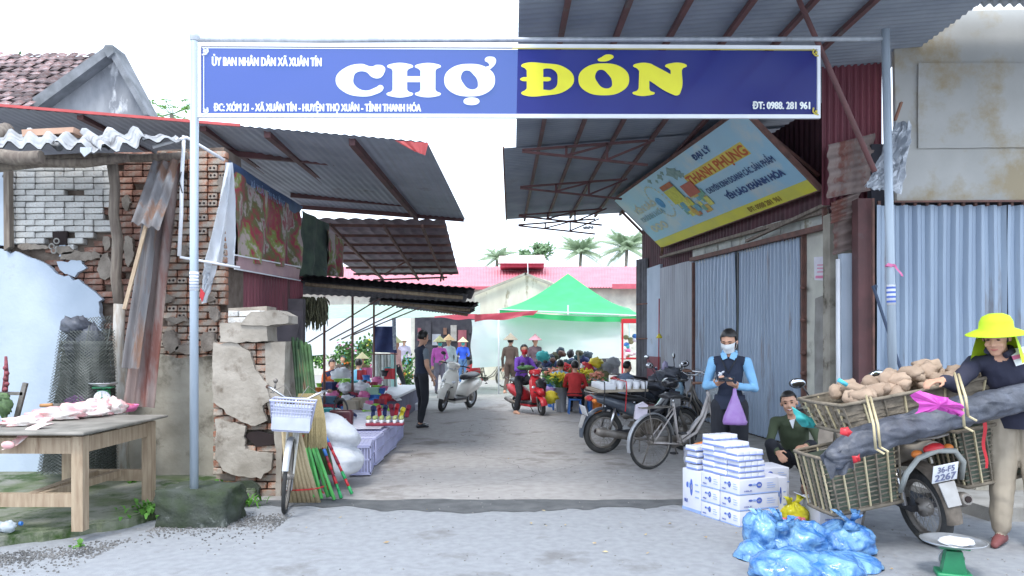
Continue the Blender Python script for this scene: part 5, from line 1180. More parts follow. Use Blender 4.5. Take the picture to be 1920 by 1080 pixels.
# tables with heaped goods deeper in the stall
random.seed(21)
root = thing('goods_table', (-2.1, 16.6, 0), 'low white table of toys and basins inside the left stalls', 'table'); mb = MB(white_p); mb.bbox((-2.9, 15.6, .5), (1.6, 3.6, .05), None, .01); obj('tabletop', mb, root); mb = MB(mat('dark_skirt', (.15, .15, .22))); mb.box((-2.9, 15.6, .24), (1.5, 3.4, .46)); obj('skirt', mb, root)
goods = [(642, 718, lime_p, 'lime green plastic basin behind the seated person in blue', .16), (595, 731, orange_p, 'small orange toy bucket by the green brooms', .09), (600, 722, lime_p, 'small lime toy cup by the green brooms', .07), (618, 724, navy_p, 'navy storage box at the left post', .13), (618, 752, mat('slate_blue_box', (.08, .16, .24)), 'slate blue storage box below the navy box', .14), (618, 775, teal_p, 'teal storage box near the ground at the left post', .13),
         (650, 727, white_p, 'white folded packages in the middle of the stall', .17), (640, 702, white_p, 'white plastic bag pile left of the blue shirt', .2), (676, 728, white_p, 'large white bag pile right of the middle post', .2), (624, 740, pink_p, 'pink packaged cloth at the stall front', .12), (683, 741, pink_p, 'bright pink package right of the middle post', .12), (700, 735, mat('pale_green_box', (.35, .55, .4)), 'pale green box by the third post', .13), (707, 727, lime_p, 'yellow green ball shaped basin by the third post', .09), (713, 733, blue_p, 'blue basin right of the third post', .1), (720, 728, pink_p, 'pink basin at the lane side of the third post', .08),
         (660, 760, mat('tan_boxes', (.4, .34, .26)), 'tan carton behind the black handbag', .14), (675, 755, mat('tan_boxes', (.4, .34, .26)), 'stack of brown shoe boxes by the middle post', .14), (650, 748, white_p, 'white package below the pink one', .12), (632, 752, black_p, 'black folded bag between stall posts', .12)]
for x, y, m, l, r in goods:
    s = 98 + (y - 700) * .25; mb = MB(m); p = P(x, y, s); k = len(l) % 3
    if 'box' in l or 'carton' in l: mb.bbox(p, (r * 1.6, r * 1.5, r * 1.2), (0, 0, rnd(-.4, .4)), .01)
    elif 'basin' in l or 'bucket' in l or 'cup' in l: mb.lathe([(r * .7, -r * .5), (r, r * .45), (r * 1.05, r * .47), (r * .9, r * .4), (r * .62, -r * .4), (0, -r * .4)], 16, Matrix.Translation(p))
    else: mb.ball(p, (r, r * .8, r * .55), 18, 12, (0, 0, rnd(0, 3)), .5, x, 3)
    obj('package' if 'pack' in l or 'bag' in l else ('basin' if 'b' in l and ('basin' in l or 'cup' in l or 'bucket' in l) else 'box'), mb, label=l, cat='goods', group='goods heaped on the left stalls')
# lime striped slabs
for x, y, m, l in ((655, 726, lime_p, 'lime green stripe edged folded mat tilted on the goods'), (690, 712, mat('mint', (.5, .8, .75)), 'mint green cloth hanging beside the striped curtains')):
    pass
for k, (x, y, m) in enumerate(((648, 730, pink_p), (652, 727, white_p), (657, 724, lime_p))):
    mb = MB(m); mb.bbox(P(x, y, 104), (.36, .2, .05), (.2, .55, .2), .015); obj('folded_mat', mb, label=['pink lowest folded mat of the tilted pile', 'white middle folded mat of the tilted pile', 'lime green folded mat on top of the tilted pile'][k], cat='mat', group='tilted folded mats in the stall')
# hanging navy cloth and striped curtains
mb = MB(navy_p); mb.sheet(P(702, 612, 86), P(738, 612, 86), P(745, 662, 87), P(697, 660, 87), 14, 14, lambda u, v: Vector((0, .03 * math.sin(u * 9 + v * 3), 0)))
mb.use(MATS['navy_fabric']); obj('navy_cloth', mb, label='dark navy cloth square hanging from the stall frame', cat='cloth')
root = thing('curtain_rack', P(718, 790, 84), 'rack of grey striped curtains hanging below the navy cloth', 'rack')
for k in range(6):
    x = 697 + k * 6; mb = MB([mat('grey_stripe', (.36, .38, .34)), mat('pale_stripe', (.62, .66, .62))][k % 2]); mb.sheet(P(x, 665, 84), P(x + 6, 665, 84), P(x + 6, 738, 85), P(x, 738, 85), 6, 8, lambda u, v: Vector((0, -.03 * math.sin(u * 3.14), 0))); obj('curtain', mb, root)
mb = MB(mat('mint_curtain', (.5, .75, .7), trans=.3)); mb.sheet(P(732, 664, 84), P(742, 666, 84), P(745, 725, 84), P(733, 735, 84), 6, 8, lambda u, v: Vector((0, -.03 * math.sin(u * 6.3), 0))); obj('curtain', mb, root)
mb = MB(rusty); mb.tube([P(694, 664, 84), P(745, 664, 84)], .012, 6); mb.tube([P(740, 600, 84), P(741, 800, 84)], .015, 6); obj('rail', mb, root)
mb = MB(mat('checked_strip', (.5, .55, .6), (.2, .24, .3), 25)); mb.prism([P(735, 596, 88), P(742, 596, 88), P(743, 656, 88), P(737, 656, 88)], (0, .02, 0)); obj('checked_cloth', mb, label='narrow checked cloth hanging beside the navy square', cat='cloth')
# more small goods heaped between the stall posts
used_ = set(); random.seed(91); gm_ = [(navy_p, 'navy'), (red_p, 'red'), (white_p, 'white'), (teal_p, 'teal'), (black_p, 'black'), (pink_p, 'pink'), (brown_p, 'brown'), (lime_p, 'lime'), (blue_p, 'blue'), (maroon_p, 'maroon')]
for i in range(70):
    x = rnd(612, 735); y = rnd(742, 790) if i % 3 else rnd(690, 740); s = 92 + (y - 690) * .27; m, cn_ = gm_[(i * 7) % 10]; k = i % 4; mb = MB(m); r = rnd(.06, .12); p = P(x, y, s)
    if k == 0: mb.bbox(p, (r * 2, r * 1.4, r), (rnd(-.3, .3), rnd(-.3, .3), rnd(0, 3)), .01)
    elif k == 1: mb.ball(p, (r, r * .8, r * .6), 14, 9, (0, 0, rnd(0, 3)), .5, i, 3)
    elif k == 2: mb.lathe([(r * .6, -r * .5), (r * .9, r * .5), (r * .8, r * .45), (0, -r * .3)], 14, Matrix.Translation(p))
    else: mb.sheet(p + Vector((-r, 0, r)), p + Vector((r, 0, r)), p + Vector((r, -.03, -r)), p + Vector((-r, -.03, -r)), 6, 6, lambda u, v: Vector((0, .02 * math.sin(u * 12), 0)))
    nm_ = ['shoe_box', 'folded_clothing', 'basin', 'hanging_clothing'][k]; where = 'left of the middle stall post' if x < 661 else ('between the middle and third stall posts' if x < 701 else 'right of the third stall post')
    lb_ = '%s %s %s %s, %s' % (['tiny', 'small', 'medium', 'big'][min(3, int((r - .06) * 66))], cn_, nm_.replace('_', ' '), where, 'in the low front heap' if i % 3 else 'in the upper rear heap')
    if lb_ in used_: lb_ = lb_.replace(cn_, 'creased ' + cn_, 1)
    used_.add(lb_); obj(nm_, mb, label=lb_, cat='goods', group='goods heaped on the left stalls')
# long white covered table, lane side
mb = MB(mat('white_table_cloth', (.74, .74, .8), (.66, .66, .74), 6, .6, trans=.2)); z = .5
mb.sheet(P(720, 746, 86), P(800, 762, 84), P(788, 722, 72), P(718, 728, 74), 20, 12, lambda u, v: Vector((0, 0, .03 * noise.noise(Vector((u * 8, v * 6, 3))))))
mb.sheet(P(720, 746, 86), P(800, 762, 84), P(801, 786, 84), P(722, 800, 86), 20, 6, lambda u, v: Vector((0, .03 * math.sin(u * 22) * v, 0))); mb.sheet(P(800, 762, 84), P(788, 722, 72), P(791, 750, 72), P(801, 786, 84), 10, 6, lambda u, v: Vector((.03 * math.sin(u * 22) * v, 0, 0)))
obj('covered_table', mb, label='low table under a white cloth behind the man in the vest', cat='table')
# heaps far in the left stalls: potted flowers, fruit
random.seed(33); fcol = [(yellow_p, 'yellow'), (orange_p, 'orange'), (lime_p, 'lime green'), (pink_p, 'pink'), (white_p, 'white'), (teal_p, 'teal')]
spots = [(590, 655), (607, 648), (640, 650), (652, 641), (664, 652), (676, 640), (690, 632), (655, 668), (668, 662), (690, 655), (694, 640), (645, 662), (660, 676), (648, 678), (684, 668), (684, 678), (755, 672), (765, 668), (760, 690), (766, 700), (600, 668), (632, 652)]
for i, (x, y) in enumerate(spots):
    m, cn_ = fcol[i % 6]; s = 52 + (i % 4) * 3; p = P(x, y, s); root = thing('potted_plant', p - Vector((0, 0, .3)), '%s flowering plant in the heap at the back of the left stalls, number row %s' % (cn_, 'near' if y > 660 else 'far'), 'plant', 'flowering plants at the back of the left stalls')
    root['label'] = '%s flower clump, %s, in the %s plants behind the left stall posts' % (cn_, ['low', 'tall', 'broad', 'loose', 'dense', 'drooping'][(i // 6 + i) % 6], 'nearer' if y > 660 else 'farther')
    mb = MB(mat('plant_green', (.1, .22, .06), (.05, .12, .03), 6)); 
    for k in range(70): q = p + Vector((random.gauss(0, .1), random.gauss(0, .08), random.gauss(-.22, .11))); a = Vector((rnd(-1, 1), rnd(-1, 1), rnd(-1, 1))).normalized(); b = a.orthogonal() * .4; mb.add([q, q + (a + b) * .09, q + a * .16, q + (a - b) * .09], [(0, 1, 2, 3)])
    obj('foliage', mb, root)
    mb = MB(m)
    for k in range(9): mb.ball(p + Vector((random.gauss(0, .12), random.gauss(-.1, .08), random.gauss(-.16, .08))), rnd(.015, .035), 7, 5, None, .4, k)
    obj('blossoms', mb, root, kind='stuff')

# ================= FLOWER STALL, RIGHT OF LANE =================
random.seed(44)
fl_y = mat('yellow_petal', (.8, .7, .08), (.7, .55, .03), 20); fl_p = mat('peach_petal', (.8, .4, .25), (.7, .25, .2), 20); fl_r = mat('red_petal', (.7, .05, .06), rough=.6); fl_v = mat('violet_petal', (.45, .3, .65), rough=.6)
def flowers(x, y, s, r, m, lab, bucket, n=60):
    p = P(x, y, s); b0 = Vector((p.x, p.y, 0)); root = thing('flower_bucket', b0, lab, 'flowers', 'flower buckets on the right of the lane')
    mb = MB(bucket); h = max(.2, p.z - .12); mb.lathe([(.1, 0), (.13, h), (.135, h), (.12, h - .02), (.0, h - .02)], 16, Matrix.Translation(b0)); obj('bucket', mb, root)
    mb = MB(mat('stem_green', (.12, .28, .06), (.06, .16, .03), 10))
    for k in range(n): a = rnd(0, 6.28); d = rnd(0, 1) ** .5 * r; q = p + Vector((math.cos(a) * d, math.sin(a) * d, rnd(-.06, .1))); mb.tube([b0 + Vector((math.cos(a) * .05, math.sin(a) * .05, h - .05)), q], .004, 3, False); e = Vector((math.cos(a), math.sin(a), .3)); w = e.orthogonal().normalized() * .03; mb.add([q, q + e * .05 + w, q + e * .12, q + e * .05 - w], [(0, 1, 2, 3)])
    obj('stems', mb, root, kind='stuff')
    mb = MB(m)
    for k in range(n): a = rnd(0, 6.28); d = rnd(0, 1) ** .5 * r; mb.ball(p + Vector((math.cos(a) * d, math.sin(a) * d, rnd(0, .16) + .06 * (1 - d / r))), rnd(.018, .04), 6, 4, None, .5, k)
    obj('blossoms', mb, root, kind='stuff')
flowers(1052, 716, 86, .24, fl_y, 'grey bucket of bright yellow flowers at the front of the stall', galv, 90)
flowers(1078, 716, 84, .2, fl_p, 'white bucket of peach coloured flowers right of the yellow ones', white_p, 70)
flowers(1100, 708, 82, .22, fl_y, 'bucket of yellow and green buds by the dark motorbike', galv, 70)
flowers(1035, 706, 80, .18, fl_p, 'bucket of orange pink blooms next to the red scooter wheel', blue_p, 60)
flowers(1110, 694, 78, .2, fl_v, 'bucket of violet flowers at the back of the flower stall', white_p, 60)
flowers(1060, 697, 76, .18, fl_r, 'bucket of red flowers just behind the yellow ones', white_p, 60)
flowers(1120, 715, 88, .16, fl_p, 'small bucket of pale orange flowers beside the motorbike tail', orange_p, 50)
mb = MB(fl_y); mb.ball(P(1032, 745, 88), (.16, .12, .14), 14, 9, None, .4, 1); obj('yellow_bundle', mb, label='yellow wrapped bundle on the ground by the red scooter', cat='bundle')
mb = MB(fl_v); mb.ball(P(1030, 732, 86), (.12, .1, .08), 14, 9, None, .4, 2); obj('violet_bundle', mb, label='pale violet bundle on top of the yellow wrapped bundle', cat='bundle')
for x, y, m, l in ((1050, 756, white_p, 'white plastic bag upright against the grey flower bucket'), (1042, 750, white_p, 'smaller white bag left of the grey flower bucket'), (1110, 760, blue_p, 'small blue bucket behind the motorbike tail'), (1118, 755, orange_p, 'small orange bucket behind the motorbike tail')):
    mb = MB(m); p = G(x, y + 14); mb.lathe([(.08, 0), (.11, .16), (.1, .26), (.07, .28), (.0, .24)], 12, Matrix.Translation(p)); obj('bag' if m is white_p and 'bag' in l else 'bucket', mb, label=l, cat='bag' if 'bag' in l else 'bucket')
# dark heap of hats and bags behind
random.seed(55); hp = [black_p, navy_p, mat('dark_slate', (.06, .09, .11)), brown_p, mat('dark_teal', (.04, .12, .13)), mat('dark_olive', (.09, .09, .05))]
hn = ['black', 'navy', 'slate', 'brown', 'dark teal', 'olive']; adj = ['slumped', 'round', 'flat', 'tall', 'tilted', 'folded', 'bulging']
for i in range(30):
    t = i / 29; x = 1022 + t * 112 + rnd(-4, 4); lim = 655 + max(0, (x - 1075)) * .45; y = rnd(lim, 692); s = rnd(70, 76); k = i % 6
    mb = MB(hp[k]); mb.ball(P(x, y, s), (rnd(.08, .15), .12, rnd(.07, .12)), 12, 8, (rnd(-.3, .3), rnd(-.5, .5), 0), .45, i, 2.5)
    obj('cloth_bag', mb, label='%s %s bag %s in the dark heap before the white tarp' % (adj[i % 7], hn[k], ['at the left end', 'left of the middle', 'in the middle', 'right of the middle', 'at the right end'][int(t * 4.99)]), cat='bag', group='dark heap of bags before the white tarp')
root = thing('heap_table', P(1075, 705, 74), 'low table carrying the dark heap of bags', 'table'); mb = MB(mat('dark_skirt2', (.12, .12, .16), (.06, .06, .09), 5)); a_ = P(1018, 690, 74); b_ = P(1138, 690, 74); mb.box(((a_.x + b_.x) / 2, a_.y + .1, a_.z / 2), (b_.x - a_.x, .9, a_.z)); obj('tabletop', mb, root)
for x, y, m, l in ((1018, 668, teal_p, 'teal and white hat at the left of the dark heap'), (1100, 690, fl_r, 'red cloth lying over the flower stall'), (1118, 680, yellow_p, 'yellow cloth folded behind the flower stall'), (1096, 688, white_p, 'white open carton behind the red cloth'), (1137, 690, mat('grey_veil', (.5, .52, .54), trans=.4), 'pale grey net heap right of the flowers'), (1150, 680, mat('grey_veil', (.5, .52, .54), trans=.4), 'taller pale net heap beside the dark haired man'), (1104, 665, mat('tan_boxes', (.4, .34, .26)), 'tan wooden stake standing in the heap'), (1130, 700, mat('khaki_goods', (.3, .3, .15)), 'olive bundle right of the flower buckets')):
    mb = MB(m); p = P(x, y, 80)
    if 'stake' in l: mb.bar(P(1083, 660, 80), P(1087, 690, 80), .05, .03)
    elif 'carton' in l: mb.box(p, (.22, .15, .08), (.3, .3, .4))
    else: mb.ball(p, (.16, .12, .12), 18, 12, (0, .2, 0), .5, x, 3)
    obj('stake' if 'stake' in l else ('hat' if 'hat' in l else ('carton' if 'carton' in l else 'cloth')), mb, label=l, cat='stake' if 'stake' in l else ('hat' if 'hat' in l else ('box' if 'carton' in l else 'cloth')))
# drink crate tray on the motorbike seat is built with the motorbike
# ================= VEHICLES =================
def _xf(s, M, i0=0):
    for i in range(i0, len(s.v)): s.v[i] = M @ s.v[i]
    return s
MB.xf = _xf
def _ell(s, pts, rw, rh, n=12, cap=True):
    """flattened tube in the xz plane: rw is half the width along y, rh half the height"""
    pts = [Vector(p) for p in pts]; k = len(pts); o = len(s.v); Yv = Vector((0, 1, 0))
    for i, p in enumerate(pts):
        d = (pts[min(i + 1, k - 1)] - pts[max(i - 1, 0)]).normalized(); a = d.cross(Yv).normalized()
        for j in range(n):
            t = 2 * math.pi * j / n; c = math.cos(t); q = math.sin(t)
            s.v.append(p + Yv * rw[i] * math.copysign(abs(c) ** .8, c) + a * rh[i] * math.copysign(abs(q) ** .8, q))
    for i in range(k - 1):
        for j in range(n): s.face((o + i * n + j, o + i * n + (j + 1) % n, o + (i + 1) * n + (j + 1) % n, o + (i + 1) * n + j), True)
    if cap: s.face([o + j for j in range(n)][::-1], False); s.face([o + (k - 1) * n + j for j in range(n)], False)
    return s
MB.ell = _ell
def wheel(parent, x, z, Rw, tr, nsp=24, M=None, disc=0, rimm=None):
    M = M or Matrix(); T = M @ Matrix.Translation((x, 0, z)); rimm = rimm or steel_dirty
    mb = MB(steel_dirty); mb.lathe([(0, -.05), (.025, -.05), (.025, -.03), (disc or .03, -.028), (disc or .03, .028), (.025, .03), (.02, .05), (0, .05)], 16, T @ Matrix.Rotation(R(90), 4, 'X'))
    w = obj('wheel', mb, parent)
    mb = MB(rubber); mb.torus(Rw - tr, tr, 40, 10, T, .95); obj('tyre', mb, w)
    mb = MB(rimm); mb.torus(Rw - tr * 2.05, tr * .42, 36, 6, T, 1.7); obj('rim', mb, w)
    mb = MB(rimm)
    for k in range(nsp):
        a = 2 * math.pi * k / nsp; b = a + (.25 if k % 2 else -.25); y = .03 if (k // 2) % 2 else -.03; r0 = disc or .03; r1 = Rw - tr * 2
        mb.tube([(r0 * math.cos(b), y, r0 * math.sin(b)), (r1 * math.cos(a), 0, r1 * math.sin(a))], .0018 if nsp > 20 else .006, 4, False)
    mb.xf(T); obj('spokes', mb, w, kind='stuff'); return w
def fender(mb, x, z, r, w, a0, a1, M=None, t=.004):
    T = (M or Matrix()) @ Matrix.Translation((x, 0, z)); n = 18; prof = [(-1, -.35), (-.75, -.05), (0, .1), (.75, -.05), (1, -.35)]
    vs = []; fs = []; k = len(prof)
    for dr in (0, t):
        for i in range(n + 1):
            a = a0 + (a1 - a0) * i / n
            for u, v in prof: q = r + v * w * .5 + dr; vs.append((q * math.cos(a), u * w / 2, q * math.sin(a)))
    h = (n + 1) * k
    for L_ in (0, 1):
        for i in range(n):
            for j in range(k - 1): o = L_ * h + i * k + j; fs.append((o, o + 1, o + k + 1, o + k))
    for i in range(n): fs.append((i * k, i * k + k, h + i * k + k, h + i * k)); fs.append((i * k + k - 1, i * k + 2 * k - 1, h + i * k + 2 * k - 1, h + i * k + k - 1))
    mb.add(vs, fs, T, True)
def steerM(ax, az, ang, rake=.45):
    """rotation about the inclined steering axis through (ax,0,az)"""
    d = Vector((-math.sin(rake), 0, math.cos(rake))); return Matrix.Translation((ax, 0, az)) @ Matrix.Rotation(ang, 4, d) @ Matrix.Translation((-ax, 0, -az))
def bicycle(label, frame_m, fend_m, basket_m, steer=0, rack=True, bag=None):
    root = thing('bicycle', (0, 0, 0), label, 'bicycle'); rx, fx, Rw = -.52, .56, .325; S_ = steerM(.4, .9, steer, .32)
    wheel(root, rx, Rw, Rw, .019, 32); wheel(root, fx, Rw, Rw, .019, 32, S_)
    mb = MB(frame_m)
    mb.tube([(.37, 0, .86), (.27, 0, .6), (.1, 0, .42), (-.05, 0, .34), (-.1, 0, .3)], .018, 8); mb.tube([(.39, 0, .78), (.32, 0, .58), (.2, 0, .4), (-.08, 0, .28)], .018, 8)
    mb.tube([(-.08, 0, .28), (-.2, 0, .78)], .016, 8); mb.tube([(.36, 0, .9), (.4, 0, .74)], .024, 8)
    for y in (-.05, .05): mb.tube([(-.09, y * .6, .28), (rx, y, Rw)], .01, 6); mb.tube([(-.185, y * .5, .7), (rx, y, Rw)], .009, 6)
    obj('frame', mb, root)
    mb = MB(frame_m)
    for y in (-.045, .045): mb.tube([(.4, y, .74), (.43, y, .64), (fx, y, Rw)], [.013, .013, .009], 6)
    mb.tube([(.4, -.045, .74), (.4, .045, .74)], .016, 6); mb.xf(S_); obj('fork', mb, root)
    mb = MB(fend_m); fender(mb, rx, Rw, Rw + .02, .055, .2, 3.45); obj('rear_fender', mb, root)
    mb = MB(fend_m); fender(mb, fx, Rw, Rw + .02, .055, .3, 3.7, S_); obj('front_fender', mb, root)
    mb = MB(chrome); mb.tube([(.36, 0, .88), (.35, 0, 1.0)], .013, 8)
    for y in (-1, 1): mb.tube([(.35, 0, 1.0), (.36, y * .1, 1.0), (.38, y * .18, 1.05), (.33, y * .24, 1.08), (.16, y * .28, 1.07)], .011, 8)
    mb.xf(S_); hb_ = obj('handlebar', mb, root)
    for y in (-1, 1): mb = MB(brown_p); mb.tube([(.2, y * .272, 1.073), (.09, y * .29, 1.065)], .018, 8); mb.xf(S_); obj('grip', mb, hb_)
    mb = MB(steel_dirty)
    for y in (-1, 1): mb.tube([(.3, y * .25, 1.08), (.33, y * .2, 1.03), (.26, y * .24, 1.03)], .005, 5); mb.tube([(.33, y * .2, 1.05), (.42, y * .1, 1.12), (.42, 0, .95)], .004, 5)
    mb.tube([(.3, -.2, 1.07), (.3, -.2, 1.13)], .01, 6); mb.ball((.3, -.2, 1.14), .022, 10, 6); mb.xf(S_); obj('brake_lever', mb, hb_)
    mb = MB(black_p); mb.ell([(-.36, 0, .86), (-.27, 0, .875), (-.12, 0, .86), (-.04, 0, .85)], [.09, .095, .05, .02], [.02, .035, .03, .015]); s_ = obj('saddle', mb, root)
    mb = MB(chrome); mb.tube([(-.19, 0, .74), (-.215, 0, .85)], .012, 8); obj('seat_post', mb, s_)
    mb = MB(steel_dirty); mb.ell([(rx, .045, Rw), (-.3, .05, .32), (-.06, .05, .3), (.02, .05, .29)], [.012] * 4, [.04, .055, .075, .05]); obj('chain_guard', mb, root)
    mb = MB(steel_dirty); mb.lathe([(0, .0), (.07, .0), (.075, .008), (0, .01)], 20, Matrix.Translation((-.08, .075, .28)) @ Matrix.Rotation(R(-90), 4, 'X'))
    mb.tube([(-.08, .09, .28), (-.02, .09, .13)], .009, 6); mb.tube([(-.08, -.07, .28), (-.14, -.07, .43)], .009, 6); mb.tube([(-.08, -.07, .28), (-.08, .09, .28)], .014, 8); ck = obj('crank', mb, root)
    for p in ((-.02, .14, .13), (-.14, -.12, .43)): mb = MB(black_p); mb.bbox(p, (.09, .07, .025)); obj('pedal', mb, ck)
    mb = MB(steel_dirty); mb.tube([(rx + .02, .04, .32), (rx - .02, .12, .01)], .009, 6); mb.tube([(rx - .06, .11, .01), (rx + .05, .13, .01)], .008, 6); obj('kickstand', mb, root)
    if rack:
        mb = MB(steel_dirty)
        for y in (-.06, 0, .06): mb.tube([(-.24, y, .74), (-.72, y, .745)], .007, 6)
        for x in (-.3, -.5, -.7): mb.tube([(x, -.065, .743), (x, .065, .743)], .006, 6)
        for y in (-.06, .06): mb.tube([(-.62, y, .742), (rx, y * .8, Rw)], .007, 6)
        obj('rear_rack', mb, root)
    if basket_m:
        mb = MB(basket_m); bx0, bx1, by, zb, zt = .44, .7, .15, .74, 1.0
        def ring(z, k, r=.006): a, b, y = bx0 - .0, bx1 + k * .06, by + k * .035; mb.tube([(a, -y, z), (b, -y, z), (b, y, z), (a, y, z), (a, -y, z)], r, 5)
        for i in range(9): ring(zb + (zt - zb) * i / 8, i / 8, .009 if i in (0, 8) else .0035)
        for i in range(15):
            y = -by + 2 * by * i / 14; k = (by + .035) / by; mb.tube([(bx0, y, zb), (bx0, y * k, zt)], .0035, 4, False); mb.tube([(bx1, y, zb), (bx1 + .06, y * k, zt)], .0035, 4, False); mb.tube([(bx0, y, zb), (bx1, y, zb)], .0035, 4, False)
        for i in range(12):
            x = bx0 + (bx1 - bx0) * i / 11
            for sg in (-1, 1): mb.tube([(x, sg * by, zb), (x + .06 * i / 11, sg * (by + .035), zt)], .0035, 4, False)
        mb.xf(S_); bk = obj('basket', mb, root)
        mb = MB(mat('basket_lining', (.62, .66, .74), (.52, .56, .66), 9, .5, alpha=.8)); mb.prism([Vector(q) for q in ((bx0 + .01, -by - .01, zb + .01), (bx1 + .03, -by - .01, zb + .01), (bx1 + .03, by + .01, zb + .01), (bx0 + .01, by + .01, zb + .01))], (0, 0, .2)); mb.xf(S_); obj('basket_lining', mb, bk)
        if bag: mb = MB(bag); mb.ball((.58, 0, .85), (.12, .13, .08), 16, 10, None, .4, 3); mb.xf(S_); obj('bag_in_basket', mb, bk)
    return root
def place(root, x, y, rz, lean=0, z=.0):
    root.matrix_world = Matrix.Translation((x, y, z)) @ Matrix.Rotation(rz, 4, 'Z') @ Matrix.Rotation(lean, 4, 'X'); return root
pale_frame = mat('pale_bike_paint', (.5, .47, .46), (.38, .34, .32), 8, .4, stain=(.25, .2, .18), sscale=6, st=.58)
white_frame = mat('white_bike_paint', (.66, .66, .62), (.5, .48, .42), 8, .4, stain=(.35, .3, .25), sscale=6, st=.6)
rust_f = mat('bike_fender_steel', (.5, .52, .55), (.35, .36, .38), 6, .4, metal=.5)
bk_l = mat('lavender_basket', (.5, .52, .68), (.42, .44, .6), 6, .5); bk_g = mat('grey_basket', (.5, .54, .56), (.38, .42, .44), 6, .5)
b1 = bicycle('old white bicycle with lavender basket facing the road, leaning by the ruined pillar', white_frame, rust_f, bk_l, .1, True, pink_p)
g_ = G(512, 962); place(b1, g_.x + .06, g_.y + .55, R(-84), R(-3))
b2 = bicycle('pale pink grey bicycle with grey basket parked behind the stacked cartons', pale_frame, rust_f, bk_g, -.55)
ga = G(1218, 880); a_ = R(30); place(b2, ga.x + .52 * math.cos(a_), ga.y + .52 * math.sin(a_), a_, R(4))

def motorbike(label, body, side, seat=black_p, steer=0, rot_mirror=True, plate=True, muddy=False, teal=None):
    root = thing('motorbike', (0, 0, 0), label, 'motorbike', 'motorbikes in the lane'); rx, fx, Rw, tr = -.6, .62, .29, .042; S_ = steerM(.42, .75, steer, .45)
    wheel(root, rx, Rw, Rw, tr, 36, None, .07); wheel(root, fx, Rw, Rw, tr * .9, 36, S_, .06)
    mb = MB(engine_m); mb.bbox((-.02, 0, .33), (.3, .2, .16), (0, .1, 0), .03); mb.ell([(.05, 0, .36), (.16, 0, .37), (.26, 0, .38)], [.07, .065, .05], [.07, .065, .05]); mb.lathe([(0, .11), (.09, .11), (.1, .08), (.1, -.08), (.09, -.11), (0, -.11)], 16, Matrix.Translation((-.1, 0, .31)) @ Matrix.Rotation(R(90), 4, 'X')); en = obj('engine', mb, root)
    mb = MB(engine_m)
    for k in range(6): mb.box((.1 + k * .03, 0, .37), (.008, .16, .14))
    obj('cooling_fins', mb, en, kind='stuff')
    mb = MB(steel_dirty); mb.tube([(.18, -.05, .3), (.15, -.12, .2), (-.1, -.14, .2), (-.25, -.15, .23)], .018, 8); mb.tube([(-.25, -.15, .23), (-.3, -.175, .25), (-.76, -.2, .34), (-.81, -.2, .35)], [.03, .048, .056, .04], 12); ex = obj('exhaust', mb, root)
    mb = MB(hole_m); mb.tube([(-.81, -.2, .35), (-.82, -.2, .352)], .024, 10); obj('exhaust_tip', mb, ex)
    mb = MB(black_p); mb.bar((-.05, .0, .33), (rx, .0, Rw), .2, .05); mb.tube([(.4, 0, .8), (.3, 0, .55), (.0, 0, .5), (-.3, 0, .62), (-.62, 0, .72)], .03, 8); obj('frame', mb, root)
    for y in (-.13, .13): mb = MB(chrome); mb.tube([(rx + .02, y, Rw + .03), (-.5, y, .64)], .022, 10); obj('shock_absorber', mb, root)
    # side covers, tail
    mb = MB(side); mb.ell([(-.02, 0, .52), (-.2, 0, .6), (-.42, 0, .67), (-.62, 0, .74), (-.82, 0, .78)], [.1, .13, .13, .11, .05], [.07, .1, .09, .065, .03]); obj('side_cover', mb, root)
    mb = MB(seat); mb.ell([(.06, 0, .7), (-.06, 0, .735), (-.24, 0, .75), (-.36, 0, .77), (-.56, 0, .81), (-.74, 0, .83)], [.06, .1, .13, .13, .12, .07], [.02, .04, .045, .045, .04, .02]); obj('seat', mb, root)
    mb = MB(body); mb.ell([(.0, 0, .5), (.12, 0, .52), (.26, 0, .6), (.34, 0, .72), (.38, 0, .82)], [.07, .08, .08, .08, .06], [.05, .07, .07, .06, .03])
    for y in (-1, 1):   # leg shield wings
        mb.sheet((.3, y * .1, .36), (.44, y * .15, .46), (.47, y * .13, .84), (.36, y * .05, .86), 6, 8, lambda u, v: Vector((0, y * .06 * math.sin(v * 3.14), 0)))
        mb.sheet((.36, y * .06, .4), (.44, y * .15, .46), (.47, y * .13, .84), (.42, y * .04, .84), 5, 8, lambda u, v: Vector((.04 * math.sin(u * 3.14), y * .02, 0)))
    obj('leg_shield', mb, root)
    mb = MB(body); mb.ell([(.3, 0, .93), (.38, 0, .95), (.46, 0, .94), (.52, 0, .9)], [.06, .12, .11, .06], [.03, .07, .075, .04]); mb.xf(S_); hd = obj('headlight_cowl', mb, root)
    mb = MB(glassy); mb.ball((.5, 0, .91), (.05, .08, .055), 14, 9); mb.xf(S_); obj('headlight', mb, hd)
    mb = MB(black_p); mb.tube([(.36, -.36, .98), (.38, -.2, .97), (.38, 0, .95), (.38, .2, .97), (.36, .36, .98)], .012, 8)
    for y in (-1, 1): mb.tube([(.365, y * .25, .975), (.358, y * .37, .98)], .019, 8); mb.tube([(.4, y * .2, .98), (.42, y * .34, .985)], .006, 5)
    mb.xf(S_); hb_ = obj('handlebar', mb, root)
    for y in (-1, 1):
        mb = MB(black_p); mb.tube([(.38, y * .2, .98), (.37, y * .26, 1.1), (.36, y * .3, 1.17)], .007, 6); mb.ball((.37, y * .34, 1.2), (.02, .075, .045), 16, 8, (y * .1, 0, 0))
        mb.use(mirror_m); mb.ball((.354, y * .34, 1.2), (.008, .066, .038), 16, 8, (y * .1, 0, 0)); mb.xf(S_); obj('mirror', mb, hb_)
    mb = MB(steel_dirty)
    for y in (-.07, .07): mb.tube([(.42, y, .74), (.5, y, .54), (fx, y, Rw)], [.02, .022, .026], 8)
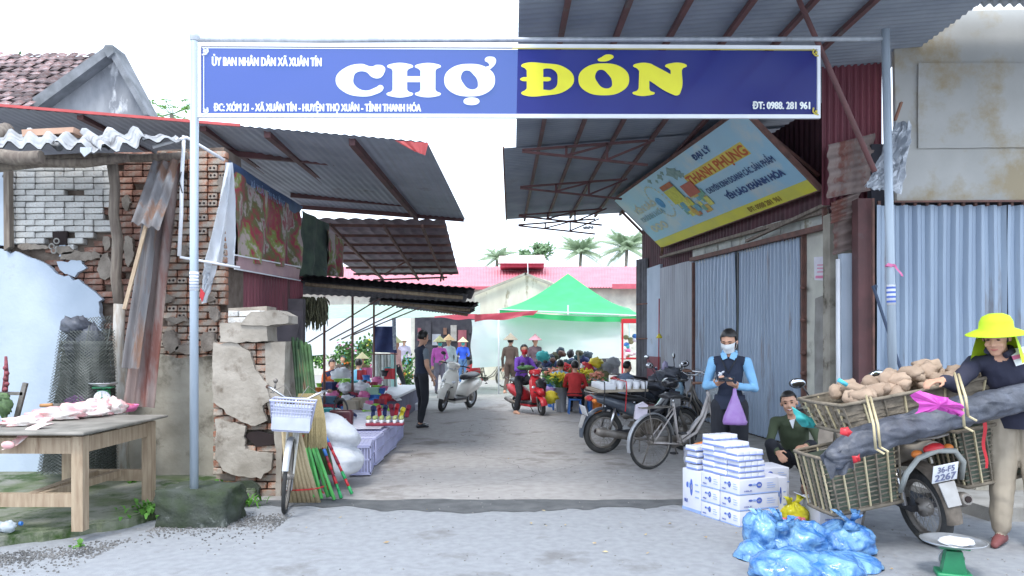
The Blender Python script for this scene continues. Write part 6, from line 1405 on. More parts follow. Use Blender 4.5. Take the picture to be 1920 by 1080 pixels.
    mb.xf(S_); obj('fork', mb, root)
    mb = MB(teal or body); fender(mb, fx, Rw, Rw + .03, .11, .5, 2.9, S_); obj('front_fender', mb, root)
    mb = MB(side if not muddy else engine_m); fender(mb, rx, Rw, Rw + .05, .12, .9, 3.3); obj('rear_fender', mb, root)
    mb = MB(red_p); mb.ball((-.82, 0, .76), (.045, .08, .04), 12, 8); tl_ = obj('taillight', mb, root)
    for y in (-1, 1): mb = MB(orange_p); mb.ball((-.8, y * .12, .74), (.035, .04, .03), 10, 6); obj('turn_signal', mb, tl_)
    if plate:
        mb = MB(white_paint); mb.bbox((-.9, 0, .6), (.006, .19, .14), (0, -.35, 0), .003); pl_ = obj('licence_plate', mb, root)
    mb = MB(mat('mudflap', (.4, .4, .4), (.28, .27, .26), 6)); mb.prism([Vector(q) for q in ((-.9, -.06, .53), (-.9, .06, .53), (-.95, .05, .37), (-.95, -.05, .37))], (.01, 0, 0)); obj('mudflap', mb, root)
    mb = MB(steel_dirty)
    for y in (-.2, .2): mb.tube([(.02, 0, .24), (.02, y, .24)], .01, 6); mb.tube([(.02, y * .7, .24), (.02, y * 1.15, .245)], .02, 8)
    mb.tube([(0, .1, .22), (-.06, .22, .02)], .01, 6); mb.tube([(-.1, -.1, .24), (-.12, -.14, .03)], .01, 6); mb.tube([(-.6, .12, .84), (-.85, .1, .85), (-.88, 0, .85), (-.85, -.1, .85), (-.6, -.12, .84)], .01, 7); obj('footrest', mb, root)
    return root
dark_grey_b = mat('scratched_dark_paint', (.1, .12, .15), (.05, .06, .08), 6, .3, coat=.3, stain=(.22, .22, .22), sscale=5, st=.62)
m1 = motorbike('dark motorbike carrying a strapped tray of white cups, parked beside the flower stall', black_gloss, dark_grey_b, steer=.3)
mgx = G(1130, 850); a_ = R(18); place(m1, mgx.x + .6 * math.cos(a_), mgx.y + .6 * math.sin(a_), a_, R(4))
def rider_local(mw, fn):   # geometry written in a vehicle's own frame
    return fn
# tray of cups tied on the seat
Mw = m1.matrix_world.copy()
def onveh(name, mb, Mw, label, cat, group=None): mb.xf(Mw); return obj(name, mb, None, label, cat, group)
root = thing('seat_tray', Mw @ Vector((-.45, 0, .86)), 'cardboard tray of white cups strapped on the dark motorbike seat', 'tray')
mb = MB(mat('tan_boxes2', (.42, .36, .28), (.3, .26, .2), 6)); mb.box((-.42, 0, .875), (.74, .4, .03)); mb.xf(Mw); obj('board', mb, root)
mb = MB(white_p); mb.bbox((-.62, 0, .93), (.2, .36, .08)); mb.xf(Mw); obj('foam_box', mb, root)
for k in range(8): mb = MB(white_p); mb.lathe([(.04, 0), (.052, .1), (0, .1)], 10, Matrix.Translation((-.42 + (k % 4) * .12, -.1 + .2 * (k // 4), .89))); mb.xf(Mw); obj('cup', mb, root)
for k, x in enumerate((-.7, -.38, -.1)):
    mb = MB(red_p if k == 1 else black_p); mb.tube([(x, .2, .6), (x, .22, .9), (x, .2, 1.0), (x, -.2, 1.0), (x, -.22, .9), (x, -.2, .6)], .008, 5); mb.xf(Mw); obj('strap', mb, root)
m2 = motorbike('black motorbike with open front cover parked close against the red wall panel', black_gloss, black_gloss, steer=-.5)
g_ = G(1216, 806); a_ = R(24); place(m2, g_.x + .1, g_.y - .1, a_, R(3))
m3 = motorbike('dark blue motorbike farthest in along the shop wall, half hidden behind the others', mat('navy_paint', (.05, .07, .13), (.03, .04, .08), 6, .2, coat=.5), dark_grey_b, steer=.2)
g_ = G(1195, 775); place(m3, g_.x + .2, g_.y + .3, R(28), R(3))
# covers and a cloth over the parked bikes
mb = MB(black_tarp); Mw2 = m2.matrix_world; mb.ball((.4, .1, .95), (.2, .3, .12), 24, 14, (0, .3, .2), .5, 3); mb.ball((.2, .2, .75), (.22, .18, .2), 24, 14, None, .5, 6); onveh('black_cover', mb, Mw2, 'black rain cover thrown over the front of the second motorbike', 'cover')
mb = MB(mat('pale_blue_bag', (.4, .6, .75), rough=.4, alpha=.85)); mb.ball((.25, -.3, .72), (.08, .05, .14), 16, 10, None, .4, 3); onveh('blue_bag', mb, Mw2, 'small pale blue plastic bag hanging from the second motorbike', 'bag')
mb = MB(mat('lilac_cloth', (.5, .45, .65), rough=.7)); mb.ball((.3, .2, 1.08), (.06, .05, .09), 14, 10, None, .4, 5); onveh('lilac_bag', mb, Mw2, 'small lilac bag on top of the black rain cover', 'bag')
mb = MB(mat('pink_white_plastic', (.72, .66, .76), rough=.35)); p = P(1199, 770, 160); mb.prism([p + Vector(q) for q in ((-.06, 0, -.1), (.04, .02, -.12), (.1, .05, -.06), (.11, .05, .06), (.05, .02, .1), (-.04, 0, .06))], (0, .06, 0)); obj('foam_lid', mb, label='pale pinkish plastic lid on the rear rack of the pink grey bicycle', cat='lid')
# second bicycle wheel peeping behind the woman
b3 = bicycle('dark rusty bicycle partly hidden behind the woman looking at her phone', steel_dirty, steel_dirty, None, .2, False)
g_ = G(1330, 826); place(b3, g_.x + .15, g_.y + .35, R(205), R(4))

# white scooter, front three quarter view
cream = mat('cream_scooter_paint', (.8, .78, .7), (.76, .74, .66), 3, .25, coat=.4)
def scooter(label, body, Rw=.25, sc=1, dark=black_p, steer=0, small=False):
    root = thing('scooter', (0, 0, 0), label, 'scooter'); rx, fx, tr = -.6, .62, .05; S_ = steerM(.45, .8, steer, .42)
    wheel(root, rx, Rw, Rw, tr, 10, None, .1, galv); wheel(root, fx, Rw, Rw, tr, 10, S_, .08, galv)
    mb = MB(body); mb.ell([(-.95, 0, .62), (-.85, 0, .6), (-.62, 0, .56), (-.38, 0, .5), (-.2, 0, .42), (-.12, 0, .3)], [.05, .13, .19, .19, .17, .14], [.05, .1, .15, .16, .14, .06], 16); obj('rear_body', mb, root)
    mb = MB(body); mb.ell([(.42, 0, .3), (.5, 0, .45), (.47, 0, .62), (.4, 0, .8), (.34, 0, .93)], [.13, .2, .22, .19, .1], [.03, .05, .06, .06, .04], 16); fs_ = obj('front_shield', mb, root)
    mb = MB(dark); mb.ell([(.38, 0, .36), (.42, 0, .5), (.38, 0, .66), (.33, 0, .82)], [.1, .16, .17, .12], [.03, .04, .04, .03], 12); obj('inner_shield', mb, fs_)
    mb = MB(mat('black_trim_line', (.05, .05, .05))); mb.tube([(.53, -.14, .56), (.545, 0, .5), (.53, .14, .56)], .012, 6); mb.tube([(.48, -.1, .72), (.5, 0, .66), (.48, .1, .72)], .01, 6); obj('trim', mb, fs_)
    mb = MB(dark); mb.bbox((.14, 0, .28), (.56, .32, .07), None, .02); obj('floorboard', mb, root)
    mb = MB(body); mb.bbox((.12, 0, .22), (.5, .3, .07), None, .02); obj('under_cover', mb, root)
    mb = MB(dark); mb.ell([(-.02 - .1, 0, .7), (-.25, 0, .74), (-.45, 0, .76), (-.68, 0, .79), (-.86, 0, .76)], [.08, .15, .16, .14, .06], [.03, .05, .055, .05, .03], 14); obj('seat', mb, root)
    mb = MB(body); mb.ell([(.22, 0, .98), (.3, 0, 1.01), (.4, 0, 1.0), (.47, 0, .95)], [.08, .15, .14, .06], [.03, .07, .08, .03], 14); mb.xf(S_); hc = obj('handlebar_cowl', mb, root)
    mb = MB(glassy); mb.ball((.43, 0, .97), (.05, .1, .055), 16, 10); mb.xf(S_); obj('headlight', mb, hc)
    for y in (-1, 1): mb = MB(glassy); mb.ball((.5, y * .13, .66), (.03, .05, .035), 12, 8); obj('turn_signal', mb, fs_)
    mb = MB(black_p)
    for y in (-1, 1): mb.tube([(.32, y * .1, 1.02), (.3, y * .22, 1.03), (.27, y * .36, 1.02)], [.012, .014, .019], 8)
    mb.xf(S_); hb_ = obj('handlebar', mb, root)
    for y in (-1, 1): mb = MB(black_p); mb.tube([(.3, y * .2, 1.03), (.3, y * .27, 1.2)], .006, 6); mb.ball((.31, y * .29, 1.23), (.02, .06, .04), 14, 8); mb.xf(S_); obj('mirror', mb, hb_)
    mb = MB(body); fender(mb, fx, Rw, Rw + .03, .16, .2, 2.8, S_, .02); mb.ell([(.5, 0, .52), (.6, 0, .58), (.72, 0, .5)], [.08, .1, .06], [.05, .06, .04]); mb.xf(S_, len(mb.v) - 36); obj('front_fender', mb, root)
    mb = MB(steel_dirty)
    for y in (-.08, .08): mb.tube([(.46, y, .7), (fx, y, Rw)], .02, 8)
    mb.xf(S_); obj('fork', mb, root)
    mb = MB(steel_dirty); mb.tube([(-.3, -.17, .24), (-.5, -.19, .27), (-.8, -.19, .33)], [.03, .055, .045], 12); obj('exhaust', mb, root)
    mb = MB(red_p); mb.ball((-.95, 0, .64), (.03, .1, .04), 12, 8); obj('taillight', mb, root)
    mb = MB(steel_dirty); mb.tube([(-.1, .1, .2), (-.12, .22, .02)], .01, 6); mb.tube([(-.75, .14, .8), (-.98, .1, .84), (-.98, -.1, .84), (-.75, -.14, .8)], .01, 6); obj('stand', mb, root)
    root.scale = (sc,) * 3; return root
s1 = scooter('cream white scooter standing at the left stalls, headlight towards the road', cream, .26, steer=.25)
g_ = G(834, 772); a_ = R(245); place(s1, g_.x - .55 * math.cos(a_), g_.y - .55 * math.sin(a_), a_, R(-6))
s2 = scooter('small red electric scooter under the rider in a purple top', red_p, .2, .95, steer=-.2)
g_ = G(992, 782); A2 = R(-18); place(s2, g_.x, g_.y + .1, A2, R(0)); 
# distant bicycle with red bags
b4 = bicycle('bicycle hung with bright red bags in the middle of the lane', steel_dirty, steel_dirty, None, .3)
g_ = G(915, 727); place(b4, g_.x, g_.y, R(20), R(3)); Mw = b4.matrix_world.copy()
for k, (x, y, z, r) in enumerate(((-.55, -.2, .62, .2), (-.5, .22, .6, .18))):
    mb = MB(red_p); mb.ball((x, y, z), (r, .1, r), 18, 12, None, .35, k); onveh('red_bag', mb, Mw, ['red plastic bag on the near side of the lane bicycle', 'red plastic bag on the far side of the lane bicycle'][k], 'bag', 'red bags on the distant bicycle')
mb = MB(black_p); mb.bbox((-.5, 0, .86), (.4, .3, .16)); onveh('black_box', mb, Mw, 'dark box tied on top of the distant bicycle with red bags', 'box')
b5 = bicycle('bicycle pushed by the person in the blue jacket at the end of the lane', steel_dirty, steel_dirty, None, 0, False)
g_ = G(866, 716); place(b5, g_.x + .1, g_.y - .1, R(-120), 0)

# ---- potato motorbike (own plate, load, baskets)
mud = mat('muddy_paint', (.34, .3, .25), (.2, .17, .14), 6, .6, stain=(.45, .42, .38), sscale=4, st=.55)
m4 = motorbike('muddy old motorbike seen from behind, loaded with wicker baskets of sweet potatoes', mud, mud, steer=-.15, muddy=True, teal=teal_p)
m4['group'] = 'motorbikes in the lane'
rearp = G(1745, 1022); HD = R(96); LEAN = R(-10)
place(m4, rearp.x + .6 * math.cos(-HD) * -1 if False else rearp.x - .6 * math.cos(HD + math.pi), rearp.y - .6 * math.sin(HD + math.pi), HD, LEAN)
M4 = m4.matrix_world.copy()
for c in kids(m4):
    if c.name.startswith('licence_plate'): plate_o = c
    if c.name.startswith('front_fender'): pass
mb = MB(mat('plate_ink', (.2, .22, .35)))
E = Euler((0, -.35, 0)).to_matrix(); up_ = E @ Vector((0, 0, 1)); pc = Vector((-.9, 0, .6)); nn = E @ Vector((-1, 0, 0))
textw(mb, '36-F5', pc + nn * .006 + Vector((0, .065, 0)) + up_ * .01, (0, -1, 0), up_, .065, .13, .002); textw(mb, '2267', pc + nn * .006 + Vector((0, .08, 0)) - up_ * .055, (0, -1, 0), up_, .075, .16, .003)
obj('plate_number', mb, plate_o).location = (0, 0, 0)
mb = MB(mat('pale_frame_steel', (.4, .42, .4), (.28, .29, .27), 6, .5)); mb.tube([(-.72, .24, .48), (-.8, .22, .62), (-.84, .14, .72), (-.85, 0, .75), (-.84, -.14, .72), (-.8, -.22, .62), (-.72, -.24, .48)], .02, 8); c_ = obj('carrier_hoop', mb, m4); 
# obj() subtracts only locations, so parts added after placing are written in the bike's frame
for nm in ('carrier_hoop', 'plate_number'): 
    for o_ in bpy.data.objects:
        if o_.name.startswith(nm) and o_.type == 'MESH':
            o_.data.transform(Matrix.Translation(wloc(o_.parent)))
wick = mat('wicker', (.25, .21, .16), (.14, .12, .09), 14, .8, .5, 60, stain=(.14, .12, .09), sscale=8, st=.6)
wick2 = mat('green_lined_wicker', (.12, .15, .11), (.07, .085, .065), 6, .8)
strap_m = mat('bamboo_split', (.6, .52, .33), (.5, .42, .25), 9, .6)
def local_thing(name, label, cat, M, group=None): r = thing(name, (0, 0, 0), label, cat, group); r['_m'] = 0; del r['_m']; r.matrix_world = M; r.location = M.to_translation(); return r
def lobj(name, mb, root):   # mesh already in the root's own frame
    o = obj(name, mb, root); o.data.transform(Matrix.Translation(wloc(root))); return o
def lsub(name, mb, part): o = obj(name, mb, part); o.data.transform(Matrix.Translation(wloc(part))); return o
def wicker_box(root, c, d, taper, rows, cols, lining, slat, band_w=.028):
    """woven basket: horizontal splits woven round upright stakes; d = size, taper = widening at top"""
    c = Vector(c); hx, hy, h = d[0] / 2, d[1] / 2, d[2]
    def rim(t, out=0): k = 1 + taper * t; return hx * k + out, hy * k + out, c.z + h * t
    mb = MB(lining); a0, b0, z0_ = rim(0, -.012); a1, b1, z1_ = rim(.93, -.012)
    mb.add([(c.x - a0, c.y - b0, z0_), (c.x + a0, c.y - b0, z0_), (c.x + a0, c.y + b0, z0_), (c.x - a0, c.y + b0, z0_), (c.x - a1, c.y - b1, z1_), (c.x + a1, c.y - b1, z1_), (c.x + a1, c.y + b1, z1_), (c.x - a1, c.y + b1, z1_)], [(0, 3, 2, 1), (0, 1, 5, 4), (1, 2, 6, 5), (2, 3, 7, 6), (3, 0, 4, 7)], None, False); lobj('lining', mb, root)
    for r in range(rows):
        t = (r + .5) / rows; a, b, z = rim(t); mb = MB(slat); n = 30; ph = r % 2; pts = []
        per = [(-a, -b), (a, -b), (a, b), (-a, b), (-a, -b)]
        for s_ in range(4):
            for k in range(n // 4): q = k / (n // 4); x = per[s_][0] * (1 - q) + per[s_ + 1][0] * q; y = per[s_][1] * (1 - q) + per[s_ + 1][1] * q; w_ = .006 * (1 if (k + ph) % 2 else -1); f_ = 1 + w_ / max(a, .1); pts.append(Vector((c.x + x * f_, c.y + y * f_, z + .006 * noise.noise(Vector((x * 5, y * 5, r * 3.0))))))
        pts.append(pts[0].copy()); bw = band_w * rnd(.75, 1)
        o = len(mb.v)
        for p in pts:
            u_ = Vector((p.x - c.x, p.y - c.y, 0)).normalized() * .004
            mb.v += [p - Vector((0, 0, bw / 2)) + u_, p + Vector((0, 0, bw / 2)) + u_]
        for i in range(len(pts) - 1): mb.face((o + 2 * i, o + 2 * i + 2, o + 2 * i + 3, o + 2 * i + 1), False)
        lobj('split', mb, root)
    for k in range(cols):
        q = k / cols * 4; s_ = int(q); q -= s_; sg = [(-1, -1), (1, -1), (1, 1), (-1, 1), (-1, -1)]; ux = sg[s_][0] * (1 - q) + sg[s_ + 1][0] * q; uy = sg[s_][1] * (1 - q) + sg[s_ + 1][1] * q
        a0, b0, z0_ = rim(0, .012); a1, b1, z1_ = rim(1, .012); mb = MB(strap_m if k % 2 else slat); mb.bar((c.x + ux * a0, c.y + uy * b0, z0_), (c.x + ux * a1, c.y + uy * b1, z1_), .014, .01); lobj('stake', mb, root)
    for t in (0, 1):
        a, b, z = rim(t, .014); mb = MB(slat); mb.tube([(c.x - a, c.y - b, z), (c.x, c.y - b * 1.02, z), (c.x + a, c.y - b, z), (c.x + a * 1.02, c.y, z), (c.x + a, c.y + b, z), (c.x, c.y + b * 1.02, z), (c.x - a, c.y + b, z), (c.x - a * 1.02, c.y, z), (c.x - a, c.y - b, z)], .014, 7); lobj('rim', mb, root)
for sy, lab in ((1, 'left hanging wicker pannier lined green, with plastic bags inside'), (-1, 'right hanging wicker pannier lined green, with red strip')):
    rt = local_thing('wicker_pannier', lab, 'basket', M4, 'wicker baskets on the potato motorbike')
    wicker_box(rt, (-.52, -.03 + sy * .52, .4), (.34, .5, .42), .12, 13, 26, wick2, wick, .012)
rt = local_thing('wicker_basket', 'wide shallow wicker basket of sweet potatoes on top of the motorbike', 'basket', M4, 'wicker baskets on the potato motorbike')
wicker_box(rt, (-.42, -.06, .95), (.55, 1.12, .22), .12, 8, 32, wick, wick, .033)
mb = MB(mat('soil_fill', (.2, .16, .11))); mb.box((-.42, -.06, 1.1), (.55, 1.12, .02)); lobj('fill', mb, rt)
pot = mat('sweet_potato', (.46, .35, .26), (.32, .23, .17), 6, .85, .5, 30, stain=(.3, .22, .15), sscale=5, st=.6, hue=.15)
random.seed(9)
for k in range(46):
    row = k // 14 if k < 38 else 1; x = -.42 + rnd(-.26, .26) * (1 - .2 * row); y = -.06 + (-.5 + 1.0 * ((k % 14) + .5) / 14) * (1 - .12 * row) + rnd(-.03, .03); z = 1.15 + row * .055 + rnd(-.01, .02)
    if k >= 38: x = -.62 + rnd(-.05, .05); z = 1.17 + rnd(0, .03)
    mb = MB(pot); l = rnd(.07, .1); mb.ball((0, 0, 0), (l, .054 * rnd(.85, 1.2), .052 * rnd(.9, 1.2)), 16, 10, (rnd(-.3, .3), rnd(-.4, .4), rnd(0, 3.1)), .38, k, 1.8)
    mb.xf(M4 @ Matrix.Translation((x, y, z))); obj('sweet_potato', mb, None, 'beige sweet potato in the heap on the top wicker basket', 'sweet potato', 'sweet potatoes heaped in the top basket')
# rolled black tarp across the back
rt = thing('tarp_roll', M4 @ Vector((-.9, 0, .8)), 'long rolled black tarpaulin tied across the back of the potato motorbike', 'tarp')
def rr(t): return .1 + .012 * noise.noise(Vector((t * 9, 1, 0)))
pts = []; rs = []
ends = [P(1552, 866, 278), P(1600, 835, 276), P(1660, 812, 275), P(1740, 790, 273), P(1800, 772, 271), P(1870, 756, 268), P(1945, 738, 264), P(2010, 735, 262)]
for i in range(len(ends) - 1):
    for j in range(12): pts.append(ends[i].lerp(ends[i + 1], j / 12))
pts.append(ends[-1])
mb = MB(black_tarp); mb.tube(pts, [.065 + .035 * min(1, i / 14) + .01 * noise.noise(Vector((i * .3, 0, 0))) for i in range(len(pts))], 44)
for i, v in enumerate(mb.v): mb.v[i] = v + Vector((0, 1, 1)) * .02 * noise.noise(Vector((v.x * 7, v.y * 22, v.z * 22))) + Vector((0, -1, .4)) * (.03 * abs(noise.noise(Vector((v.x * 5 + v.z * 6, v.z * 24, v.y * 20)))) - .01)
obj('roll', mb, rt)
mb = MB(black_tarp); mb.sheet(P(1545, 850, 280), P(1612, 835, 279), P(1600, 880, 279), P(1556, 898, 280), 12, 12, lambda u, v: Vector((0, .03 * math.sin(u * 12 + v * 4), .02 * noise.noise(Vector((u * 5, v * 5, 0)))))); obj('loose_end', mb, rt)
for x, y0, y1, m in ((1624, 742, 842, strap_m), (1632, 745, 838, strap_m), (1790, 700, 800, strap_m), (1797, 702, 780, strap_m)):
    mb = MB(m); p = P(x, y0, 272); q = P(x + 14, (y0 + y1) / 2 + 5, 292); e = P(x + 18, y1, 290); mb.tube([p, q, e], .009, 6); mb.tube([e, e + Vector((.05, -.01, -.03))], .007, 5); obj('tie', mb, rt)
def rag(name, px_, s, m, lab, cat, amp=.02, t=.02, smooth=True):
    mb = MB(m); o = rough_outline(px_, 6, 2.5, s); pts = [P(x, y, s) + Vector((0, amp * noise.noise(Vector((x * .08, y * .08, 1))) * 3, 0)) for x, y in o]
    c = sum(pts, Vector()) / len(pts); n = len(pts); vs = [c + Vector((0, -t, 0))] + [c.lerp(p, .55) + Vector((0, -t * 1.2 + .03 * noise.noise(Vector((i * .9, 2, 0))), 0)) for i, p in enumerate(pts)] + pts
    fs = [(0, 1 + i, 1 + (i + 1) % n) for i in range(n)] + [(1 + i, 1 + n + i, 1 + n + (i + 1) % n, 1 + (i + 1) % n) for i in range(n)]
    mb.add(vs, fs, None, smooth); return obj(name, mb, label=lab, cat=cat)
magenta = mat('magenta_plastic', (.8, .12, .6), (.65, .08, .5), 9, .35, trans=.25)
rag('pink_bag', [(1707, 735), (1722, 732), (1745, 738), (1770, 745), (1796, 756), (1812, 768), (1806, 782), (1785, 776), (1760, 768), (1740, 770), (1714, 776), (1722, 762), (1712, 750)], 293, magenta, 'bright magenta plastic bag tied over the black roll', 'bag', .03, .03)
rag('red_rag', [(1577, 803), (1590, 801), (1598, 810), (1590, 818), (1576, 814)], 288, red_p, 'small red rag knotted at the left end of the top basket', 'rag')
rag('red_rag', [(1598, 855), (1612, 850), (1614, 866), (1600, 870)], 284, red_p, 'small red rag hanging inside the left pannier', 'rag')
rag('fairing', [(1483, 762), (1500, 772), (1520, 782), (1540, 788), (1544, 798), (1524, 804), (1505, 800), (1492, 786)], 236, teal_p, 'teal plastic leg guard of the potato motorbike showing beside the laughing man', 'motorbike guard', .02, .05)
mb = MB(red_p); mb.sheet(P(1840, 785, 268), P(1848, 784, 268), P(1851, 878, 266), P(1846, 878, 266), 2, 10, lambda u, v: Vector((.01 * math.sin(v * 9), 0, 0))); obj('red_strip', mb, label='long red strip hanging down the right pannier', cat='ribbon')
mb = MB(mat('violet_clear_plastic', (.6, .45, .72), rough=.25, alpha=.75)); mb.ball(P(1590, 893, 247), (.14, .07, .08), 22, 14, (0, -.1, 0), .5, 3); obj('violet_bag', mb, label='violet and clear plastic bags stuffed in the left pannier', cat='bag')
mb = MB(mat('cyan_plastic', (.1, .55, .7))); mb.tube([P(1572, 712, 250), P(1588, 722, 250)], .016, 8); obj('cyan_handle', mb, label='short cyan plastic handle sticking out of the potato heap', cat='handle')

# ---- cartons, packs and bags in front on the right
cart = mat('white_carton', (.66, .68, .76), (.6, .62, .72), 5, .6); cart_b = mat('blue_carton_print', (.08, .14, .5)); cart_l = mat('pale_blue_print2', (.3, .42, .75)); cart_y = mat('yellow_print2', (.6, .6, .2))
def carton(c, d, rz, label, open_=False):
    root = thing('carton', Vector(c), label, 'carton', 'white and blue cartons on the road edge'); M = Matrix.Translation(c) @ Matrix.Rotation(rz, 4, 'Z'); x, y, z = d
    mb = MB(cart)
    if not open_: mb.bbox((0, 0, z / 2), d, None, .006)
    else:
        for a_, b_ in (((0, -y / 2, z / 2), (x, .008, z)), ((0, y / 2, z / 2), (x, .008, z)), ((-x / 2, 0, z / 2), (.008, y, z)), ((x / 2, 0, z / 2), (.008, y, z)), ((0, 0, .005), (x, y, .008))): mb.box(a_, b_)
    mb.xf(M); obj('box', mb, root)
    if open_: mb = MB(cart); mb.box((0, -y / 2 - .05, z - .02), (x, .12, .006), (.6, 0, 0)); mb.box((-x / 2 - .04, 0, z), (.1, y, .006), (0, .5, 0)); mb.xf(M); obj('flap', mb, root)
    for sd in (0, 1):
        w = x if sd == 0 else y; R2 = Matrix.Rotation(0 if sd == 0 else R(-90), 4, 'Z'); off = (y if sd == 0 else x) / 2
        def rect(m, u0, v0, u1, v1): mb = MB(m); mb.box(((u0 + u1) / 2 * w, -off - .002, (v0 + v1) / 2 * z), (abs(u1 - u0) * w, .002, abs(v1 - v0) * z)); mb.xf(M @ R2); return obj('print', mb, root)
        def oval(m, u, v, ru, rv): mb = MB(m); mb.prism([Vector((u * w + ru * w * math.cos(t * .524), -off - .0035, v * z + rv * z * math.sin(t * .524))) for t in range(12)], (0, .003, 0)); mb.xf(M @ R2); return obj('print', mb, root)
        rect(cart_l, -.5, .0, .5, .07); oval(cart_b, .0, .58, .07, .2); oval(cart, .0, .58, .045, .07); oval(cart_b, -.22, .62, .05, .07); oval(cart_l, -.12, .62, .05, .07)
        rect(cart_l, .2, .35, .4, .38); rect(cart_l, .2, .5, .42, .53); rect(cart_l, .2, .65, .36, .68)
        mb = MB(cart_b); textw(mb, 'MILK', Vector((-.38 * w, -off - .004, .2 * z)), (1, 0, 0), (0, 0, 1), .12 * z, .2 * w, .001); mb.xf(M @ R2); obj('lettering', mb, root)
    return root
rzc = R(24); o0 = G(1386, 990); EC = Matrix.Rotation(rzc, 3, 'Z')
def cl(x, y, z): return Vector((o0.x, o0.y, 0)) + EC @ Vector((x, y, 0)) + Vector((0, 0, z))
rn = ['lowest', 'second', 'third', 'topmost']; ch = .125
for r in range(3):
    carton(cl(.21, .12, .005 + r * (ch + .003)), (.41, .235, ch), rzc + rnd(-.02, .02), '%s flat carton of the front block, facing the road' % ['lowest', 'middle', 'topmost'][r])
    carton(cl(.2, .365, .005 + r * (ch + .003)), (.4, .235, ch), rzc + rnd(-.02, .02), '%s flat carton of the block just behind the front one' % ['lowest', 'middle', 'topmost'][r])
carton(cl(.14, .63, .005), (.26, .26, .37), rzc, 'tall carton with blue base band at the far left of the stack')
for r in range(3): carton(cl(.62, .42, .005 + r * .135), (.36, .3, .13), rzc - .25, '%s carton of the back block beside the squatting man' % ['lowest', 'middle', 'topmost'][r])
carton(cl(.5, .2, .005), (.14, .3, .36), rzc - .1, 'narrow carton standing between front block and squatting man')
carton(G(1560, 985) + Vector((.05, .12, .005)), (.36, .28, .2), R(6), 'open white carton under the motorbike baskets', True)
pk_m = mat('milk_pack', (.76, .78, .84), (.7, .72, .8), 8, .35, coat=.3); pk_b = mat('pack_blue', (.25, .33, .7), rough=.4)
def pack(p, lab, rz):
    root = thing('milk_pack', p, lab, 'milk pack', 'wrapped milk packs on the cartons'); M = Matrix.Translation(p) @ Matrix.Rotation(rz, 4, 'Z')
    for k in range(4): mb = MB(pk_m); mb.bbox((-.1 + k * .066, 0, .022), (.063, .15, .043), None, .008); mb.xf(M); obj('pot', mb, root)
    mb = MB(pk_b); mb.box((-.0, -.0765, .006), (.26, .003, .01)); mb.box((-.133, 0, .008), (.003, .14, .014)); mb.xf(M); obj('wrap_stripe', mb, root)
    return root
tt = .005 + 3 * (ch + .003) + .002; rn = ['lowest', 'second', 'third', 'fourth', 'fifth', 'sixth', 'topmost']
for c_, (y, n_) in enumerate(((.1, 5), (.26, 6), (.41, 7))):
    for r in range(n_): pack(cl(.15 + rnd(-.012, .012), y, tt + r * .046), '%s milk pack of the %s pile on the flat cartons' % (rn[r], ['front', 'middle', 'back'][c_]), rzc + rnd(-.05, .05))
for r in range(4): pack(cl(.14 + rnd(-.015, .015), .63, .38 + r * .055), '%s milk pack above the tall carton' % ['lowest', 'second', 'third', 'topmost'][r], rzc + rnd(-.06, .06))
clear = mat('clear_wrap', (.75, .78, .9), rough=.2, alpha=.4)
mb = MB(clear); p = P(1292, 868, 205); mb.sheet(p + Vector((-.05, 0, .15)), p + Vector((.12, .05, .17)), p + Vector((.1, -.05, -.18)), p + Vector((-.04, 0, -.2)), 12, 14, lambda u, v: Vector((.03 * noise.noise(Vector((u * 5, v * 5, 1))), .06 * noise.noise(Vector((u * 6, v * 6, 4))), 0))); obj('torn_wrap', mb, label='torn clear plastic wrap hanging at the left of the milk packs', cat='plastic wrap')
mb = MB(orange_p); mb.ball(P(1315, 837, 205), (.08, .05, .04), 14, 8, None, .4, 4); obj('orange_packet', mb, label='small orange packet on top of the left milk packs', cat='packet')
bagm = bpy.data.materials.new('blue_bag_plastic'); bagm.use_nodes = True; MATS['blue_bag_plastic'] = bagm; n = bagm.node_tree.nodes; L = bagm.node_tree.links; b = n['Principled BSDF']
b.inputs['Roughness'].default_value = .22; b.inputs['Coat Weight'].default_value = .3
tc = n.new('ShaderNodeTexCoord'); n1 = n.new('ShaderNodeTexNoise'); n1.inputs['Scale'].default_value = 5; n1.inputs['Detail'].default_value = 6; n1.inputs['Distortion'].default_value = 2.5; L.new(tc.outputs['Object'], n1.inputs[0])
cr = n.new('ShaderNodeValToRGB'); cr.color_ramp.elements[0].position = .35; cr.color_ramp.elements[1].position = .68; cr.color_ramp.elements[0].color = (.02, .12, .38, 1); cr.color_ramp.elements[1].color = (.2, .4, .62, 1); L.new(n1.outputs[0], cr.inputs[0]); L.new(cr.outputs[0], b.inputs['Base Color'])
wv = n.new('ShaderNodeTexNoise'); wv.inputs['Scale'].default_value = 9; wv.inputs['Detail'].default_value = 4; wv.inputs['Distortion'].default_value = 4; L.new(tc.outputs['Object'], wv.inputs[0])
bp_ = n.new('ShaderNodeBump'); bp_.inputs['Strength'].default_value = .7; bp_.inputs['Distance'].default_value = .02; L.new(wv.outputs[0], bp_.inputs['Height']); L.new(bp_.outputs[0], b.inputs['Normal'])
